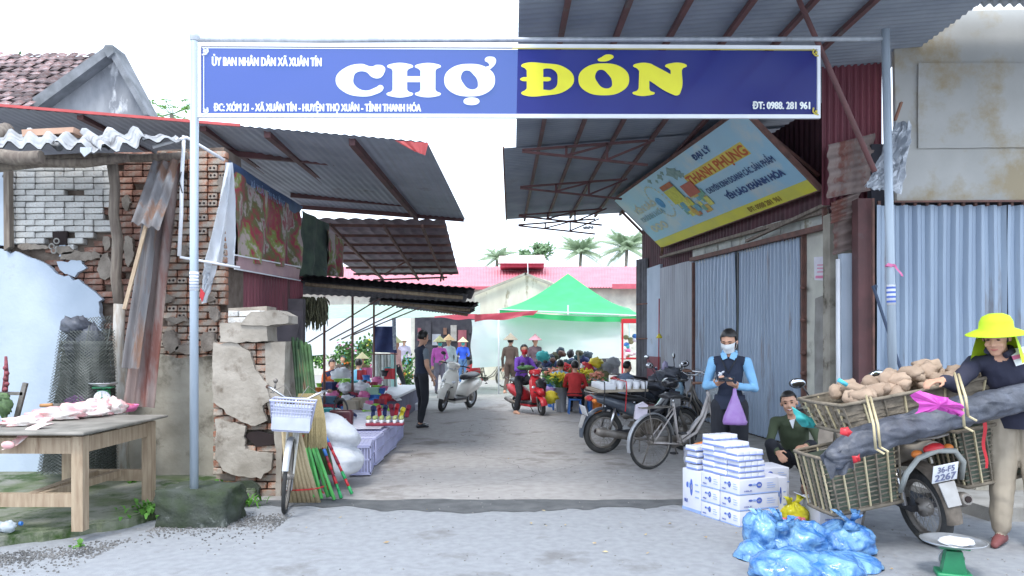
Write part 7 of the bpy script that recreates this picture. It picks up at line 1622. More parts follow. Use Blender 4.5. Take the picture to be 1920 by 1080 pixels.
def plastic_bag(c, r, seed, lab, tie=None, m=None, name='blue_bag', cat='bag', group='full blue plastic bags in the right foreground'):
    random.seed(seed); c = Vector(c); root = thing(name, Vector((c.x, c.y, c.z - r[2])), lab, cat, group); mb = MB(m or bagm); nu, nv = 64, 40
    for i in range(nv + 1):
        ph = math.pi * i / nv
        for j in range(nu):
            t = 2 * math.pi * j / nu; d = Vector((math.sin(ph) * math.cos(t), math.sin(ph) * math.sin(t), math.cos(ph)))
            q = d * 1.7 + Vector((seed * 3.1, 0, 0)); k = 1 + .2 * noise.noise(q) + .07 * noise.ridged_multi_fractal(d * 2.2 + Vector((seed, 0, 0)), 1, 2, 3, 1, 2) - .08
            if tie and d.z > .3: k *= 1 + .1 * math.sin(t * 13 + 2 * noise.noise(d * 3)) * (d.z - .3)
            mb.v.append(c + Vector((d.x * r[0], d.y * r[1], d.z * r[2] * (.85 if d.z < 0 else 1))) * k)
    for i in range(nv):
        for j in range(nu): mb.face((i * nu + j, (i + 1) * nu + j, (i + 1) * nu + (j + 1) % nu, i * nu + (j + 1) % nu), True)
    for i, v in enumerate(mb.v): v.z = max(v.z, .008)
    obj('bag', mb, root)
    if tie:
        T = Vector(tie); mb = MB(m or bagm); n_ = 14
        for k in range(3):
            a = k * 2.1 + seed; e = T + Vector((math.cos(a) * .09, math.sin(a) * .06, rnd(.02, .07))); mb.sheet(T + Vector((-.025, 0, -.03)), T + Vector((.025, 0, -.03)), e + Vector((.03, 0, .0)), e + Vector((-.03, .01, .01)), 5, 7, lambda u, v: Vector((.012 * math.sin(u * 9 + v * 4), .02 * math.sin(v * 6 + k), 0)))
        mb.tube([T + Vector((0, 0, -.06)), T], [.06, .022], 10); obj('knot', mb, root)
    return root
plastic_bag(P(1490, 1022, 262), (.27, .2, .17), 2, 'large blue bag in the middle of the pile, its knot on the upper left', P(1466, 976, 268))
plastic_bag(P(1582, 1018, 262), (.22, .19, .15), 5, 'blue bag on the right of the pile with a pointed knot', P(1595, 975, 266))
plastic_bag(P(1428, 1000, 262), (.13, .16, .17), 8, 'narrow blue bag standing at the upper left of the pile', P(1430, 972, 262))
plastic_bag(P(1412, 1046, 268), (.14, .14, .11), 11, 'small blue bag at the lower left corner of the pile')
plastic_bag(P(1600, 1062, 280), (.2, .18, .1), 13, 'flat blue bag at the lower right corner of the pile')
plastic_bag(P(1480, 1068, 290), (.26, .18, .14), 17, 'blue bag cut by the bottom edge of the photo, left one'); plastic_bag(P(1560, 1072, 292), (.22, .18, .12), 19, 'blue bag cut by the bottom edge of the photo, right one')
ybag = mat('yellow_bag', (.75, .7, .05), (.6, .55, .03), 12, .3, trans=.3)
plastic_bag(P(1488, 965, 222), (.12, .1, .1), 23, 'yellow plastic bag on the ground before the squatting man', P(1484, 945, 222), ybag, 'yellow_bag', 'bag', None)
mb = MB(meat2)
for k in range(5): mb.ball(P(1470 + k * 9, 975, 226) + Vector((0, 0, rnd(0, .02))), (.03, .02, .02), 8, 6, (0, 0, k))
obj('onions', mb, label='few pinkish bulbs spilling beside the yellow bag', cat='bulbs')
sc_ = dial_scale(Vector(((1787 - CX) / 292, F / 292, .0)), 'green dial scale with a wide metal pan in the lower right corner', .19, 1.0, R(160))
sc_.location.z = H + (HY - 1075) / 292 - .02 if False else 0
pan_z = 1.5 - (1012 - 643) / 292
sc_.scale = (1.0, 1.0, pan_z / .262)
mb = MB(white_p); mb.ball(sc_.location + Vector((.02, 0, pan_z - .01)), (.11, .1, .02), 18, 10, None, .3, 3); obj('rice_heap', mb, label='thin white plastic liner lying in the metal pan of the scale', cat='liner')

# ---------------- brooms ----------------
straw = mat('broom_straw', (.42, .34, .18), (.28, .22, .1), 30, .8, stretch=(8, 8, 1)); reed = mat('pale_reed', (.55, .45, .28), (.42, .33, .2), 20, .7, stretch=(8, 8, 1))
def broom_fan(c_top, c_bot, w0, w1, n, m, lab, tie=True, name='broom', cat='broom'):
    root = thing(name, c_bot, lab, cat, 'brooms standing by the ruined pillar'); mb = MB(m); a = Vector(c_top); b = Vector(c_bot)
    for i in range(n):
        t = rnd(-1, 1); y = rnd(-1, 1) * (1 - abs(t)) ; p = a + Vector((t * w0, y * w0 * .5, 0)); q = b + Vector((t * w1, y * w1 * .4, rnd(-.03, .03)))
        mb.tube([p, p.lerp(q, .5) + Vector((t * (w1 - w0) * .15, 0, 0)), q], [.004, .005, .002], 3, False)
    obj('bristles', mb, root, kind='stuff')
    mb = MB(red_p)
    if tie:
        for t in (.2, .85): c_ = a.lerp(b, t); w = w0 + (w1 - w0) * t; mb.tube([c_ + Vector((math.cos(k) * w * 1.05, math.sin(k) * w * .55, .01 * k)) for k in [j * .63 for j in range(11)]], .007, 5)
        obj('binding', mb, root)
    return root
random.seed(77)
broom_fan(P(580, 738, 200), P(577, 836, 202), .1, .18, 600, straw, 'khaki grass broom head spread like a fan behind the bicycle basket', False)
broom_fan(P(543, 800, 204), P(576, 946, 199), .07, .19, 0, reed, 'bundle of pale reed broom sticks tied with red string next to the bicycle')
rt = [o for o in bpy.data.objects if o.name.startswith('broom') and o.type == 'EMPTY'][-1]
for k in range(7):
    t = k / 6 * 2 - 1; a = P(545 + t * 14, 800, 206); b = P(572 + t * 26, 946, 200); mb = MB(reed); mb.tube([a, a.lerp(b, .5) + Vector((-.01, 0, 0)), b], [.018, .022, .026], 7); obj('stick', mb, rt)
for x0, x1, y0, y1, r, m, lab in ((556, 572, 632, 900, .035, mat('green_wrap_dark', (.05, .1, .04), (.025, .05, .025), 14, .7), 'tall dark green wrapped bundle of broom handles, leftmost by the post'), (572, 600, 640, 890, .04, mat('green_wrap', (.07, .15, .05), (.04, .08, .03), 14, .7), 'tall mid green wrapped bundle of broom handles right of the dark one'), (566, 590, 655, 880, .03, mat('green_wrap_red', (.16, .1, .06), (.06, .16, .06), 9, .5), 'tall reddish green bundle of handles between the two green ones')):
    mb = MB(m); 
    for k in range(6): dx = (k % 3 - 1) * .024; dy = (k // 3) * .03; mb.tube([P(x0, y0 + (k * 7) % 9, 187) + Vector((dx * 1.6, dy, 0)), P((x0 + x1) / 2, (y0 + y1) / 2, 187) + Vector((dx, dy, 0)), P(x1 + 20, y1, 187) + Vector((dx, dy, 0))], r * .42, 7)
    obj('stick_bundle', mb, label=lab, cat='broom handles', group='wrapped broom handles by the dark post')
gt = mat('green_tube', (.12, .5, .12), (.08, .4, .1), 8, .35)
for x0, y0, x1, y1, s, lab in ((565, 835, 590, 932, 201, 'bright green plastic broom tube nearest the reed bundle'), (578, 835, 603, 935, 200, 'second bright green broom tube from the reed bundle'), (592, 840, 627, 937, 199, 'third bright green broom tube, leaning most'), (571, 838, 596, 930, 197, 'bright green broom tube tucked behind the first two'), (586, 836, 615, 932, 197, 'bright green broom tube tucked behind the last two')):
    mb = MB(gt); mb.tube([P(x0, y0, s - 4), P(x1, y1, s)], .017, 8); obj('green_tube', mb, label=lab, cat='broom handle', group='green broom tubes')
for i, (x0, y0, x1, y1, s, lab) in enumerate(((580, 822, 622, 930, 196, 'red and blue wrapped broomstick, leftmost of the three'), (594, 804, 640, 934, 195, 'thick red and blue wrapped broomstick in the middle of the three'), (598, 790, 660, 926, 192, 'slim red and blue wrapped broomstick leaning farthest right'))):
    root = thing('wrapped_broomstick', P(x1, y1, s), lab, 'broomstick', 'wrapped broomsticks leaning by the sacks'); a = P(x0, y0, s - 6); b = P(x1, y1, s); cols_ = [red_p, red_p, blue_p, red_p, blue_p, maroon_p, red_p, maroon_p, red_p, green_p]
    for k in range(10):
        mb = MB(cols_[(k + i) % 10 if k < 9 else 9]); mb.tube([a.lerp(b, k / 10), a.lerp(b, (k + 1) / 10)], [.02, .024 + .004 * i][::1] if False else [.013 + .003 * (k % 2), .014 + .003 * (k % 2)], 8); obj('wrap_band', mb, root)
# ================= PEOPLE =================
import numpy as np
skin_m = mat('skin', (.62, .36, .25), (.56, .31, .21), 6, .5, spec=.3)
hair_m = mat('black_hair', (.018, .015, .014), (.01, .009, .008), 30, .4, stretch=(8, 8, 1))
lip_m = mat('lips', (.5, .16, .14), rough=.5); eye_m = mat('eye_dark', (.02, .015, .012), rough=.2); tooth_m = mat('teeth', (.8, .78, .74), rough=.3)
def cloth(n, c, k=.75): return mat(n, c, tuple(q * k for q in c), 5, .85, .4, 14)
def Vv3(*a): return Vector(a)
class Body:
    """tapered limbs and lofts gathered, then fused into one continuous skin"""
    def __init__(s): s.mb = MB(skin_m); s.seg = []
    def limb(s, pts, rs, reg, flat=1.0, n=14):
        pts = [Vector(p) for p in pts]; s.mb.tube(pts, rs, n)
        for p, r in ((pts[0], rs[0]), (pts[-1], rs[-1])): s.mb.ball(p, r, n, 8)
        for i in range(len(pts) - 1): s.seg.append((pts[i], pts[i + 1], rs[i], rs[i + 1], reg))
    def ell(s, c, r, reg, rot=None): s.mb.ball(c, r, 18, 12, rot); s.seg.append((Vector(c), Vector(c) + Vector((0, 0, .001)), min(r), min(r), reg))
    def loft(s, secs, side, reg, n=20):
        """secs: (centre, half width along side, half depth)"""
        o = len(s.mb.v); k = len(secs); cs = [Vector(q[0]) for q in secs]; side = Vector(side)
        for i, (c, w, d) in enumerate(secs):
            ax = (cs[min(i + 1, k - 1)] - cs[max(i - 1, 0)]).normalized(); sd = (side - ax * side.dot(ax)).normalized(); fw = ax.cross(sd)
            for j in range(n): t = 2 * math.pi * j / n; s.mb.v.append(cs[i] + sd * w * math.cos(t) + fw * d * math.sin(t))
        for i in range(k - 1):
            for j in range(n): s.mb.face((o + i * n + j, o + i * n + (j + 1) % n, o + (i + 1) * n + (j + 1) % n, o + (i + 1) * n + j))
        s.mb.face([o + j for j in range(n)][::-1]); s.mb.face([o + (k - 1) * n + j for j in range(n)])
        for i in range(k - 1):
            for f in (-.55, 0, .55): s.seg.append((cs[i] + side * secs[i][1] * f, cs[i + 1] + side * secs[i + 1][1] * f, min(secs[i][1] * .5, secs[i][2]), min(secs[i + 1][1] * .5, secs[i + 1][2]), reg if isinstance(reg, str) else reg[i]))
    def hand(s, w, d, nrm, curl=.5, k=1.0, side=1, reg='hand'):
        """palm, four unequal bent fingers and a thumb that leaves the side of the palm"""
        w = Vector(w); d = Vector(d).normalized(); nrm = Vector(nrm); nrm = (nrm - d * nrm.dot(d)).normalized(); sd = d.cross(nrm) * side
        pc = w + d * .045 * k
        for f in (-.022, 0, .022): s.limb([w + sd * f * .6 * k, w + d * .08 * k + sd * f * k], [.014 * k, .0125 * k], reg, n=8)
        for i, (f, L) in enumerate(((-.03, .062), (-.01, .074), (.011, .07), (.031, .055))):
            p = w + d * .08 * k + sd * f * k; q1 = (d * math.cos(curl * .6) + nrm * math.sin(curl * .6)); q2 = (d * math.cos(curl * 1.5) + nrm * math.sin(curl * 1.5)); q3 = (d * math.cos(curl * 2.2) + nrm * math.sin(curl * 2.2))
            s.limb([p, p + q1 * L * .45 * k, p + q1 * L * .45 * k + q2 * L * .33 * k, p + q1 * L * .45 * k + q2 * L * .33 * k + q3 * L * .25 * k], [.0095 * k, .009 * k, .0085 * k, .007 * k], reg, n=8)
        p = w + d * .02 * k - sd * .026 * k; s.limb([p, p + (d * .5 - sd * .8 + nrm * .3).normalized() * .035 * k, p + (d * .5 - sd * .8 + nrm * .3).normalized() * .035 * k + (d * .9 - sd * .1 + nrm * .45).normalized() * .032 * k], [.013 * k, .011 * k, .009 * k], reg, n=8)
    def build(s, root, regs, voxel, M, fold=.0, name='body'):
        s.mb.xf(M); me = bpy.data.meshes.new('tmp'); me.from_pydata(s.mb.v, [], s.mb.f); o = bpy.data.objects.new('tmp', me); C.objects.link(o)
        r = o.modifiers.new('r', 'REMESH'); r.mode = 'VOXEL'; r.voxel_size = voxel; sm = o.modifiers.new('s', 'SMOOTH'); sm.iterations = 3; sm.factor = .5
        bpy.context.view_layer.update(); m2 = bpy.data.meshes.new_from_object(o.evaluated_get(bpy.context.evaluated_depsgraph_get())); bpy.data.objects.remove(o)
        n = len(m2.vertices); co = np.empty(n * 3); m2.vertices.foreach_get('co', co); co = co.reshape(-1, 3)
        nf = len(m2.polygons); fc = np.empty(nf * 3); m2.polygons.foreach_get('center', fc); fc = fc.reshape(-1, 3)
        names = sorted({q[4] for q in s.seg}); best = np.full(nf, 1e9); lab = np.zeros(nf, int); vb = np.full(n, 1e9); vl = np.zeros(n, int)
        for a, b, ra, rb, g in s.seg:
            a = np.array(M @ a); b = np.array(M @ b); ab = b - a; L2 = max(ab @ ab, 1e-9)
            for P_, B_, L_ in ((fc, best, lab), (co, vb, vl)):
                t = np.clip(((P_ - a) @ ab) / L2, 0, 1); dd = np.linalg.norm(P_ - (a + t[:, None] * ab), axis=1) - (ra + (rb - ra) * t); k = dd < B_; B_[k] = dd[k]; L_[k] = names.index(g)
        if fold:
            skinn = [i for i, q in enumerate(names) if regs[q] is skin_m or q in ('shoe', 'foot', 'head', 'hand', 'neck')]; nr = np.empty(n * 3); m2.vertices.foreach_get('normal', nr); nr = nr.reshape(-1, 3)
            for i in range(n):
                if vl[i] in skinn: continue
                p = Vector(co[i]); k = noise.noise(Vector((p.x * 16, p.y * 16, p.z * 7))) + .6 * noise.noise(Vector((p.x * 9 + p.z * 9, p.y * 9, p.z * 13))); co[i] += nr[i] * k * fold
            m2.vertices.foreach_set('co', co.ravel())
        off = np.array(wloc(root)); m2.vertices.foreach_set('co', (co - off).ravel())
        ms = []
        for q in names:
            if regs[q] not in ms: ms.append(regs[q])
        for q in ms: m2.materials.append(q)
        idx = np.array([ms.index(regs[q]) for q in names])[lab]; m2.polygons.foreach_set('material_index', idx.astype(np.int32)); m2.polygons.foreach_set('use_smooth', np.ones(nf, bool)); m2.update()
        b = bpy.data.objects.new(name, m2); C.objects.link(b); b.parent = root; return b
def headM(pos, yaw=0, pitch=0, roll=0): return Matrix.Translation(pos) @ Euler((pitch, roll, yaw), 'XYZ').to_matrix().to_4x4()
def head_geo(B_, H_, k=1.0, face=True):
    """H_ : head frame, face looks along local -y, centre of skull at 0"""
    def T(x, y, z): return H_ @ Vector((x * k, y * k, z * k))
    B_.ell(T(0, .01, .03), (.075 * k, .092 * k, .088 * k), 'head', H_.to_euler()); B_.ell(T(0, -.02, -.03), (.06 * k, .068 * k, .08 * k), 'head', H_.to_euler()); B_.ell(T(0, -.045, -.085), (.034 * k, .034 * k, .03 * k), 'head', H_.to_euler())
    if face:
        B_.limb([T(0, -.084, .02), T(0, -.1, -.02)], [.008 * k, .013 * k], 'head', n=8); B_.ell(T(-.012, -.092, -.024), (.009 * k,) * 3, 'head'); B_.ell(T(.012, -.092, -.024), (.009 * k,) * 3, 'head')
        for sx in (-1, 1): B_.ell(T(sx * .036, -.066, -.025), (.022 * k, .018 * k, .02 * k), 'head'); B_.ell(T(sx * .078, .008, -.005), (.01 * k, .016 * k, .028 * k), 'head', H_.to_euler())
        B_.limb([T(-.04, -.074, .034), T(0, -.084, .036), T(.04, -.074, .034)], [.008 * k, .009 * k, .008 * k], 'head', n=8)
def face_parts(root, H_, M, k=1.0, smile=False, closed=False, mouth=True):
    Hh = M @ H_
    def T(x, y, z): return Hh @ Vector((x * k, y * k, z * k))
    for sx in (-1, 1):
        mb = MB(eye_m); mb.ball(T(sx * .031, -.0805, .012), (.012 * k, .006 * k, (.003 if closed else .0055) * k), 12, 8, Hh.to_euler()); obj('eye', mb, root)
        mb = MB(hair_m); mb.tube([T(sx * .016, -.088, .034), T(sx * .032, -.088, .039), T(sx * .048, -.077, .033)], [.0028 * k, .0032 * k, .0015 * k], 6); obj('eyebrow', mb, root)
    if mouth:
        mb = MB(lip_m)
        if smile: mb.tube([T(-.03, -.072, -.048), T(-.015, -.087, -.057), T(0, -.09, -.06), T(.015, -.087, -.057), T(.03, -.072, -.048)], [.003 * k, .007 * k, .008 * k, .007 * k, .003 * k], 8); mb.use(tooth_m); mb.tube([T(-.022, -.081, -.05), T(0, -.0955, -.057), T(.022, -.081, -.05)], [.003 * k, .0055 * k, .003 * k], 8)
        else: mb.tube([T(-.022, -.078, -.055), T(0, -.088, -.057), T(.022, -.078, -.055)], [.003 * k, .006 * k, .003 * k], 8)
        obj('mouth', mb, root)
def hair(root, H_, M, k=1.0, tail=None, short=False, cap=1.0):
    Hh = M @ H_; mb = MB(hair_m); nu, nv = 36, 24; vs = []; fs = []
    for i in range(nv + 1):
        ph = math.pi * .74 * i / nv
        for j in range(nu):
            t = 2 * math.pi * j / nu; d = Vector((math.sin(ph) * math.cos(t), math.sin(ph) * math.sin(t), math.cos(ph)))
            front = max(0, -d.y); lim = (.36 if not tail else .56 - .25 * abs(d.x)) if not short else .46   # hairline lifts at the brow
            if front > .3 and d.z < lim: q_ = (1 - lim * lim) ** .5; h_ = max(1e-4, math.hypot(d.x, d.y)); d = Vector((d.x / h_ * q_, d.y / h_ * q_, lim + .04 * noise.noise(d * 9)))
            r = 1 + .03 * noise.noise(d * 6 + Vector((k, 0, 0))) - (.035 if short else 0)
            vs.append(Hh @ Vector((d.x * .086 * r * k * cap, (d.y * .104 * r + .014) * k, (d.z * .099 * r + .034) * k)))
    for i in range(nv):
        for j in range(nu): fs.append((i * nu + j, (i + 1) * nu + j, (i + 1) * nu + (j + 1) % nu, i * nu + (j + 1) % nu))
    mb.add(vs, fs, None, True)
    if tail: mb.tube([Hh @ Vector(p) * 1 for p in tail], [.03, .036, .03, .012][:len(tail)], 10)
    return obj('hair', mb, root)
palm_hat = mat('palm_leaf_hat', (.66, .55, .33), (.56, .45, .25), 20, .7)
def conical(root, H_, M, m=None, rr=.21, hh=.17):
    mb = MB(m or palm_hat); T = M @ H_ @ Matrix.Translation((0, .01, .06)); mb.lathe([(rr, -.02), (rr * .66, hh * .28), (rr * .33, hh * .62), (.01, hh), (0, hh), (.0, hh - .02), (rr * .3, hh * .55), (rr * .95, -.025), (rr, -.02)], 24, T); return obj('conical_hat', mb, root)
STAND = dict(pel=(0, 0, .93), wai=(0, .0, 1.06), che=(0, -.01, 1.22), shc=(0, 0, 1.35), nec=(0, -.01, 1.42), hea=(0, -.03, 1.545), shL=(.165, 0, 1.335), elL=(.22, .03, 1.07), wrL=(.23, -.04, .84), shR=(-.165, 0, 1.335), elR=(-.22, .03, 1.07), wrR=(-.23, -.04, .84),
             hiL=(.085, 0, .88), knL=(.1, -.02, .48), anL=(.1, .02, .09), hiR=(-.085, 0, .88), knR=(-.1, -.02, .48), anR=(-.1, .02, .09))
def person(label, loc, rz, top, bot, pose=None, shoe=None, voxel=.014, k=1.0, w=1.0, yaw=0, pitch=0, roll=0, sleeve='long', tb=1.0, barefoot=False, face=False, closed=False, smile=False, hat=None, tail=False, hairy=True, short=False, mouth=True,
           legw=1.0, fold=.006, hands=True, hd=None, group=None, armr=1.0, mask=None, regs_x=None, name='person', hcurl=.5, footdir=None, skirt=False, hatm=None):
    J = dict(STAND); J.update(pose or {}); J = {a: Vector(b) for a, b in J.items()}; root = thing(name, Vector(loc), label, 'person', group); M = Matrix.Translation(loc) @ Matrix.Rotation(rz, 4, 'Z') @ Matrix.Scale(k, 4)
    B_ = Body(); sd = (J['shL'] - J['shR']).normalized(); hsd = (J['hiL'] - J['hiR']).normalized()
    B_.loft([(J['pel'] - (J['wai'] - J['pel']).normalized() * .05, .13 * w, .1 * w), (J['pel'], .158 * w, .115 * w), (J['wai'], .13 * w, .1 * w), (J['che'], .15 * w, .115 * w), (J['shc'], .14 * w, .095 * w), (J['nec'], .06, .055)], sd, ['bot', 'top' if not skirt else 'bot', 'top', 'top', 'top'])
    B_.limb([J['shL'].lerp(J['shc'], .6), J['shL'].lerp(J['shc'], .1)], [.062 * w, .055 * w], 'top'); B_.limb([J['shR'].lerp(J['shc'], .6), J['shR'].lerp(J['shc'], .1)], [.062 * w, .055 * w], 'top')
    H_ = headM(J['hea'], yaw, pitch, roll)
    B_.limb([J['nec'], H_ @ Vector((0, .02, -.04))], [.052, .047], 'neck'); head_geo(B_, H_, 1.0, True)
    for S in 'LR':
        sh, el, wr = J['sh' + S], J['el' + S], J['wr' + S]; a = .052 * armr; long_ = sleeve == 'long'
        um = sh.lerp(el, .55); B_.limb([sh, um], [a, a * .93], 'slv'); B_.limb([um, el], [a * .9, a * .8], 'slv' if sleeve != 'short' else 'arm')
        if sleeve == 'short': B_.limb([um, el], [.04, .037], 'arm')
        B_.limb([el, el.lerp(wr, .88)], [a * .8, .036 * armr] if long_ else [.039, .027], 'slv' if long_ else 'arm'); B_.limb([el.lerp(wr, .86), wr], [.026, .024], 'hand')
        if hands:
            d, nn = (hd or {}).get(S, ((wr - el).normalized(), Vector((0, 1, 0)) if abs((wr - el).normalized().y) < .8 else Vector((0, 0, -1)))); B_.hand(wr, d, nn, hcurl, 1.0, 1 if S == 'L' else -1)
        else: B_.limb([wr, wr + (wr - el).normalized() * .1], [.03, .02], 'hand')
        hi, kn, an = J['hi' + S], J['kn' + S], J['an' + S]; L = legw
        B_.limb([hi, hi.lerp(kn, .5), kn], [.092 * L, .082 * L, .066 * L], 'bot'); B_.limb([kn, kn.lerp(an, .35), kn.lerp(an, .9)], [.064 * L, .06 * L, .05 * L], 'bot'); B_.limb([kn.lerp(an, .88), an], [.036, .034], 'foot')
        fd = Vector((footdir or {}).get(S, (0, -1, 0))); z0 = Vector((0, 0, 1))
        B_.limb([an + Vector((0, 0, -.045)) - fd * .04, an + Vector((0, 0, -.045)) + fd * .08, an + Vector((0, 0, -.062)) + fd * .15], [.04, .036, .026], 'shoe')
    regs = dict(top=top, bot=bot, slv=top, arm=skin_m, hand=skin_m, head=skin_m, neck=skin_m, foot=skin_m, shoe=shoe or black_p)
    if barefoot: regs['shoe'] = skin_m
    regs.update(regs_x or {}); B_.build(root, regs, voxel * k, M, fold)
    if hairy: hair(root, H_, M, 1.0, tail, short)
    if hat == 'cone': conical(root, H_, M, hatm)
    if face: face_parts(root, H_, M, 1.0, smile, closed, mouth)
    if mask is not None:
        mb = MB(mask); vs = []; n1, n2 = 16, 12
        for i in range(n2 + 1):
            for j in range(n1 + 1):
                u = j / n1 * 2 - 1; v = i / n2; z = .012 - v * .105; yy = -.118 + .062 * u * u + .02 * abs(v - .35); vs.append((M @ H_) @ Vector((u * (.072 - .02 * v), yy * (1 - .12 * v) if v > .5 else yy, z)))
        mb.add(vs, [(i * (n1 + 1) + j, i * (n1 + 1) + j + 1, (i + 1) * (n1 + 1) + j + 1, (i + 1) * (n1 + 1) + j) for i in range(n2) for j in range(n1)], None, True)
        for sx in (-1, 1): mb.tube([(M @ H_) @ Vector((sx * .068, -.06, .008)), (M @ H_) @ Vector((sx * .084, .012, .006)), (M @ H_) @ Vector((sx * .07, -.05, -.06))], .0015, 4)
        obj('face_mask', mb, root)
    return root, M, H_, J
navy_v = cloth('navy_vest_fabric', (.02, .028, .055)); sky_s = cloth('light_blue_shirt', (.25, .52, .8), .85); black_c = cloth('black_trouser_cloth', (.018, .02, .028)); tan_c = cloth('tan_trouser_cloth', (.42, .36, .28), .8); olive_c = cloth('olive_jacket_cloth', (.075, .1, .055)); maskm = mat('white_mask', (.8, .84, .86), rough=.8)

# ---- woman with the phone ----
g_ = G(1368, 926); lw = Vector((g_.x, g_.y, 0))
r, M, H_, J = person('young woman in dark vest, light blue shirt and white mask looking at her phone', lw, R(-22), navy_v, black_c, dict(
    hea=(0, -.055, 1.535), elR=(-.235, .04, 1.08), wrR=(-.09, -.2, 1.12), elL=(.24, .03, 1.07), wrL=(.08, -.215, 1.1), knL=(.1, -.01, .48), knR=(-.1, -.01, .48)), voxel=.0075, k=.985, w=.88, yaw=R(-8), pitch=R(22), face=True, closed=True, mouth=False, mask=maskm,
    tail=[(.0, .1, .05), (.01, .14, -.02), (.02, .13, -.1), (.02, .1, -.17)], legw=1.13, fold=.006, armr=.98, regs_x=dict(slv=sky_s), hd={'L': ((-.45, -.75, .25), (0, .1, 1)), 'R': ((.4, -.75, .25), (0, .1, 1))}, hcurl=.75)
def part_local(root, M, name, fn, m): mb = MB(m); fn(mb); mb.xf(M); return obj(name, mb, root)
def collar(mb):
    for sx in (-1, 1): mb.prism([Vector(q) for q in ((sx * .01, -.095, 1.37), (sx * .065, -.085, 1.345), (sx * .085, -.04, 1.415), (sx * .03, -.066, 1.435))], (0, -.012, .004))
    mb.tube([(-.06, -.045, 1.42), (-.062, .02, 1.435), (0, .055, 1.44), (.062, .02, 1.435), (.06, -.045, 1.42)], .018, 8)
part_local(r, M, 'shirt_collar', collar, sky_s)
part_local(r, M, 'vest_edge', lambda mb: (mb.tube([(-.075, -.09, 1.37), (-.03, -.118, 1.28), (0, -.125, 1.22), (.03, -.118, 1.28), (.075, -.09, 1.37)], .008, 6)), black_c)
part_local(r, M, 'vest_hem', lambda mb: mb.lathe([(.155, .0), (.157, .06), (.15, .14), (.145, .14), (.15, 0)], 28, Matrix.Translation((0, 0, .86)) @ Matrix.Scale(.76, 4, (0, 1, 0))), navy_v)
mb = MB(black_gloss); mb.bbox((-.0, -.31, 1.17), (.15, .075, .012), (.5, 0, .1), .004); mb.xf(M); obj('phone', mb, label='black phone held in both hands by the woman in the mask', cat='phone')
mb = MB(mat('purple_sheer_bag', (.45, .28, .62), (.38, .2, .55), 12, .3, alpha=.8)); Tb = Matrix.Translation((.075, -.27, 0))
mb.add(*(lambda vs, fs: (vs, fs))(*(lambda nu, nv: ([Vector(((math.cos(t) * q * (1 + .18 * noise.noise(Vector((math.cos(t) * 3, math.sin(t) * 3, z * 9))))), math.sin(t) * q * .55, z)) for (q, z) in [(.014, 1.08), (.022, 1.02), (.045, .96), (.075, .88), (.1, .81), (.118, .76), (.11, .73), (.0, .725)] for t in [2 * math.pi * j / nu for j in range(nu)]], [(i * nu + j, i * nu + (j + 1) % nu, (i + 1) * nu + (j + 1) % nu, (i + 1) * nu + j) for i in range(nv) for j in range(nu)]))(28, 7)), Tb, True)
mb.xf(M); obj('purple_bag', mb, label='sheer purple plastic bag hanging from the wrist of the masked woman', cat='bag')
mb = MB(mat('white_lace', (.75, .78, .84), rough=.6))
for k_ in range(7): mb.ball((rnd(-.03, .03) - .05, -.15 + rnd(-.02, .0), 1.16 + k_ * .012), (.022, .01, .012), 8, 6, (rnd(0, 3), rnd(0, 3), 0))
mb.xf(M); obj('white_ribbon', mb, r)

# ---- squatting man ----
g_ = G(1488, 930); lm = Vector((g_.x + .12, g_.y + .32, 0))
r, M, H_, J = person('laughing man squatting beside the baskets in olive jacket and black trousers', lm, R(-28), olive_c, black_c, dict(
    pel=(0, .1, .3), wai=(0, .1, .42), che=(0, .03, .58), shc=(0, -.03, .7), nec=(0, -.06, .77), hea=(-.03, -.1, .89), shL=(.175, -.03, .69), elL=(.27, -.15, .5), wrL=(.16, -.36, .5), shR=(-.175, -.03, .69), elR=(-.2, -.2, .5), wrR=(-.1, -.36, .42),
    hiL=(.09, .06, .27), knL=(.2, -.3, .5), anL=(.13, -.2, .09), hiR=(-.09, .06, .27), knR=(-.17, -.33, .49), anR=(-.1, -.22, .09)), shoe=brown_p, voxel=.0075, yaw=R(6), pitch=R(4), roll=R(-8), face=True, smile=True, short=True, fold=.006, legw=.95, footdir={'L': (.2, -1, 0), 'R': (-.1, -1, 0)})
part_local(r, M, 'shirt_front', lambda mb: mb.prism([Vector(q) for q in ((-.02, -.155, .72), (.03, -.15, .735), (.012, -.16, .64))], (0, .05, 0)), white_p)
# ---- vendor with lime hat ----
g_ = G(1912, 1028); lv = Vector((g_.x, g_.y + .02, 0))
vj = cloth('navy_jacket', (.03, .032, .06))
r, M, H_, J = person('vendor in lime green sun hat and dark jacket with pink and white shoulder stripe reaching for the potatoes', lv, R(-32), vj, tan_c, dict(
    pel=(.02, .02, .92), wai=(.0, -.02, 1.05), che=(-.06, -.1, 1.19), shc=(-.09, -.16, 1.29), nec=(-.11, -.21, 1.35), hea=(-.13, -.28, 1.45), shL=(.085, -.13, 1.29), elL=(.2, -.1, 1.04), wrL=(.18, -.16, .84), shR=(-.255, -.17, 1.27), elR=(-.36, -.38, 1.13), wrR=(-.43, -.56, 1.17),
    knL=(.11, -.04, .48), knR=(-.09, -.03, .48)), shoe=mat('dull_red_shoe', (.22, .07, .07), rough=.7), voxel=.0085, yaw=R(-14), pitch=R(20), face=True, smile=False, fold=.009, legw=1.25, armr=1.2, hd={'R': ((-.75, -.6, -.1), (0, .2, -1)), 'L': ((0, -.3, -1), (-1, 0, 0))}, hcurl=.6, w=1.0, k=1.06, footdir={'L': (.3, -1, 0), 'R': (-.25, -1, 0)})
r['label'] = 'vendor in lime green sun hat, dark jacket and tan trousers reaching for the potatoes'
limeh = mat('lime_hat_cloth', (.5, .72, .02), (.42, .62, .02), 9, .8, .2, 20)
